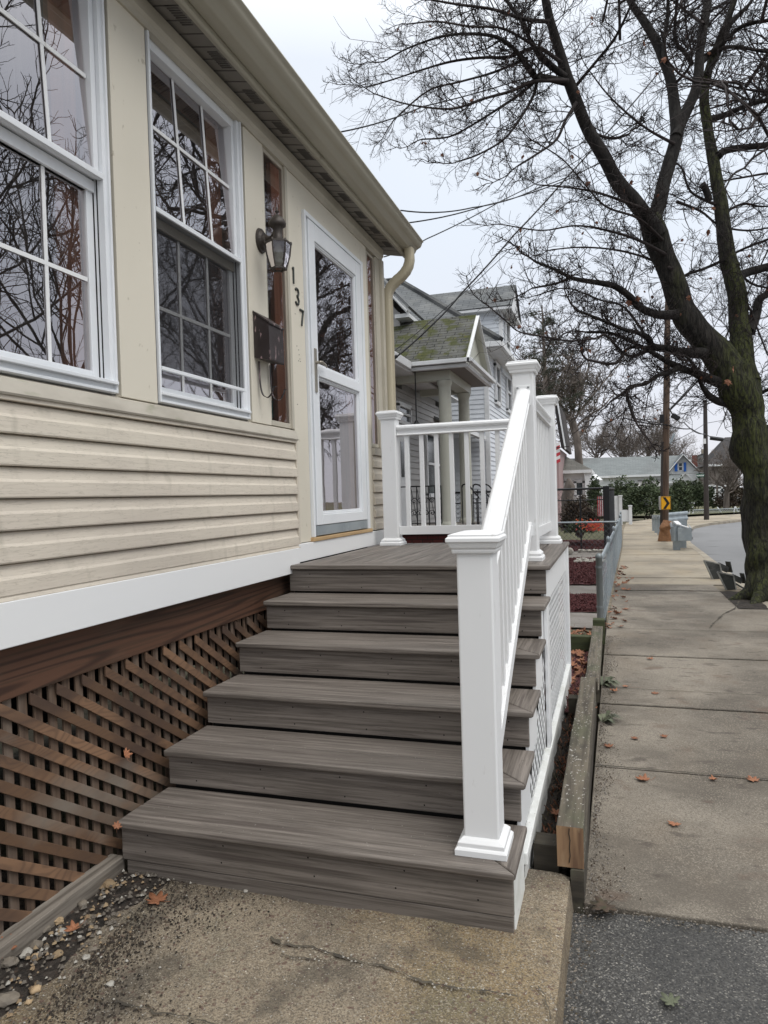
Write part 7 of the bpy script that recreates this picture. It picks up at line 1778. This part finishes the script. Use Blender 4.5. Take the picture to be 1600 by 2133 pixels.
q0, q1 = at(1186, 1075, 28), at(1184, 997, 28); b = MB(); b.tube([q0 - Vector((0, 0, .8)), q0, q0.lerp(q1, .5) + Vector((-.05, 0, 0)), q0.lerp(q1, .8) + Vector((.03, 0, 0)), q1], [.32, .28, .24, .20, .06], 12, jag=.4); b.build('dead_trunk', 'bgbark', t)
rt = random.Random(99)

# ================================================================== OVERHEAD WIRES
def wire(pts, r, label, name='overhead_wire', sag=.25):
    P = [Vector(p) for p in pts]; out_ = []
    for i in range(len(P) - 1):
        for k in range(12):
            t = k / 12; q = P[i].lerp(P[i + 1], t); q.z -= sag * 4 * t * (1 - t); out_.append(q)
    out_.append(P[-1]); b = MB(); b.tube(out_, r, 5); o = b.build(name, 'wire', None); tag(o, label, 'wire', 'overhead wires'); return o
hub = at(1335, 150, 19)
wire([at(690, 278, 7.5), at(880, 222, 9.5), at(1180, 132, 12), at(1420, 40, 14), at(1600, -40, 16)], .009, 'single thick wire rising to the right from the gutter through the upper tree crown', sag=.04)
wire([at(835, 438, 9.5), at(985, 432, 11), at(1120, 392, 13), at(1330, 300, 17), at(1600, 120, 24)], .010, 'upper of the three wires fanning out from the end of the gutter', sag=.05)
wire([at(850, 464, 9.5), at(1010, 428, 11.5), at(1180, 375, 14), at(1400, 250, 18), at(1600, 80, 24)], .010, 'middle of the three wires fanning out from the end of the gutter', sag=.03)
wire([at(800, 535, 9.5), at(890, 497, 10.5), at(1045, 418, 12.5), at(1210, 330, 16), at(1400, 170, 20), at(1600, 10, 26)], .009, 'lowest of the three wires fanning out from the end of the gutter', sag=.02)
w1_ = at(815, 752, 11.6)
wire([w1_, at(905, 672, 12.0), at(960, 612, 12.3), at(1070, 490, 13), at(1180, 370, 14), at(1340, 190, 16), at(1500, -10, 19)], .015, 'heavy twisted service cable climbing from the mossy porch roof into the tree', sag=.02)
wire([at(812, 738, 12), at(930, 640, 12.5), at(1020, 560, 13), at(1100, 480, 14), at(1240, 380, 16), at(1420, 260, 20), at(1600, 130, 24)], .007, 'thin wire beside the heavy service cable above the mossy roof', sag=.02)
b = MB(); p = at(813, 752, 11.55); b.tube([p, at(827, 741, 11.6)], [.035, .03], 8); o = b.build('cable_clamp', 'blackmet', None); tag(o, 'black cable clamp on the gutter corner of the grey sided house', 'cable clamp')
wire([at(1300, 870, 24), at(1388, 885, 23.2), at(1440, 893, 30), at(1470, 905, 36.4), at(1500, 913, 40), at(1560, 925, 50), at(1640, 935, 60)], .022, 'thick telephone cable sagging from pole to pole over the bend', sag=.05)
wire([at(1394, 850, 23.4), at(1425, 880, 27), at(1469, 903, 36.4)], .02, 'short slack cable between the brown pole and the dark far pole', sag=.15)
wire([at(1600, 600, 14), at(1500, 735, 17), at(1397, 853, 23.2)], .022, 'steep pair of cables coming down behind the tree to the brown pole', sag=.05)
wire([at(1600, 520, 14), at(1490, 740, 18), at(1397, 850, 23.3)], .014, 'thinner steep cable coming down behind the tree', sag=.05)
wire([at(1200, 868, 40), at(1391, 838, 23.5), at(1469, 841, 36.5), at(1640, 800, 45)], .013, 'thin wire from the top of the far pole towards the left', sag=.1)
wire([at(1391, 925, 24), at(1469, 882, 36.5), at(1640, 845, 45)], .012, 'thin wire crossing upward behind the trunk from the far pole', sag=.05)
b = MB(); q = at(1405, 868, 23.6); b.bar(q + Vector((-.08, 0, .06)), q + Vector((.14, 0, -.08)), .16, .14); o = b.build('cable_splice', 'blackmet', None, .02); tag(o, 'dark splice case hanging on the cable right of the brown pole', 'cable splice')
b = MB(); q = at(1493, 914, 39); b.tube([q + Vector((-.30, 0, .06)), q + Vector((.30, 0, -.06))], .10, 8); o = b.build('cable_splice', 'blackmet', None); tag(o, 'black cylindrical splice case on the cable right of the dark far pole', 'cable splice')
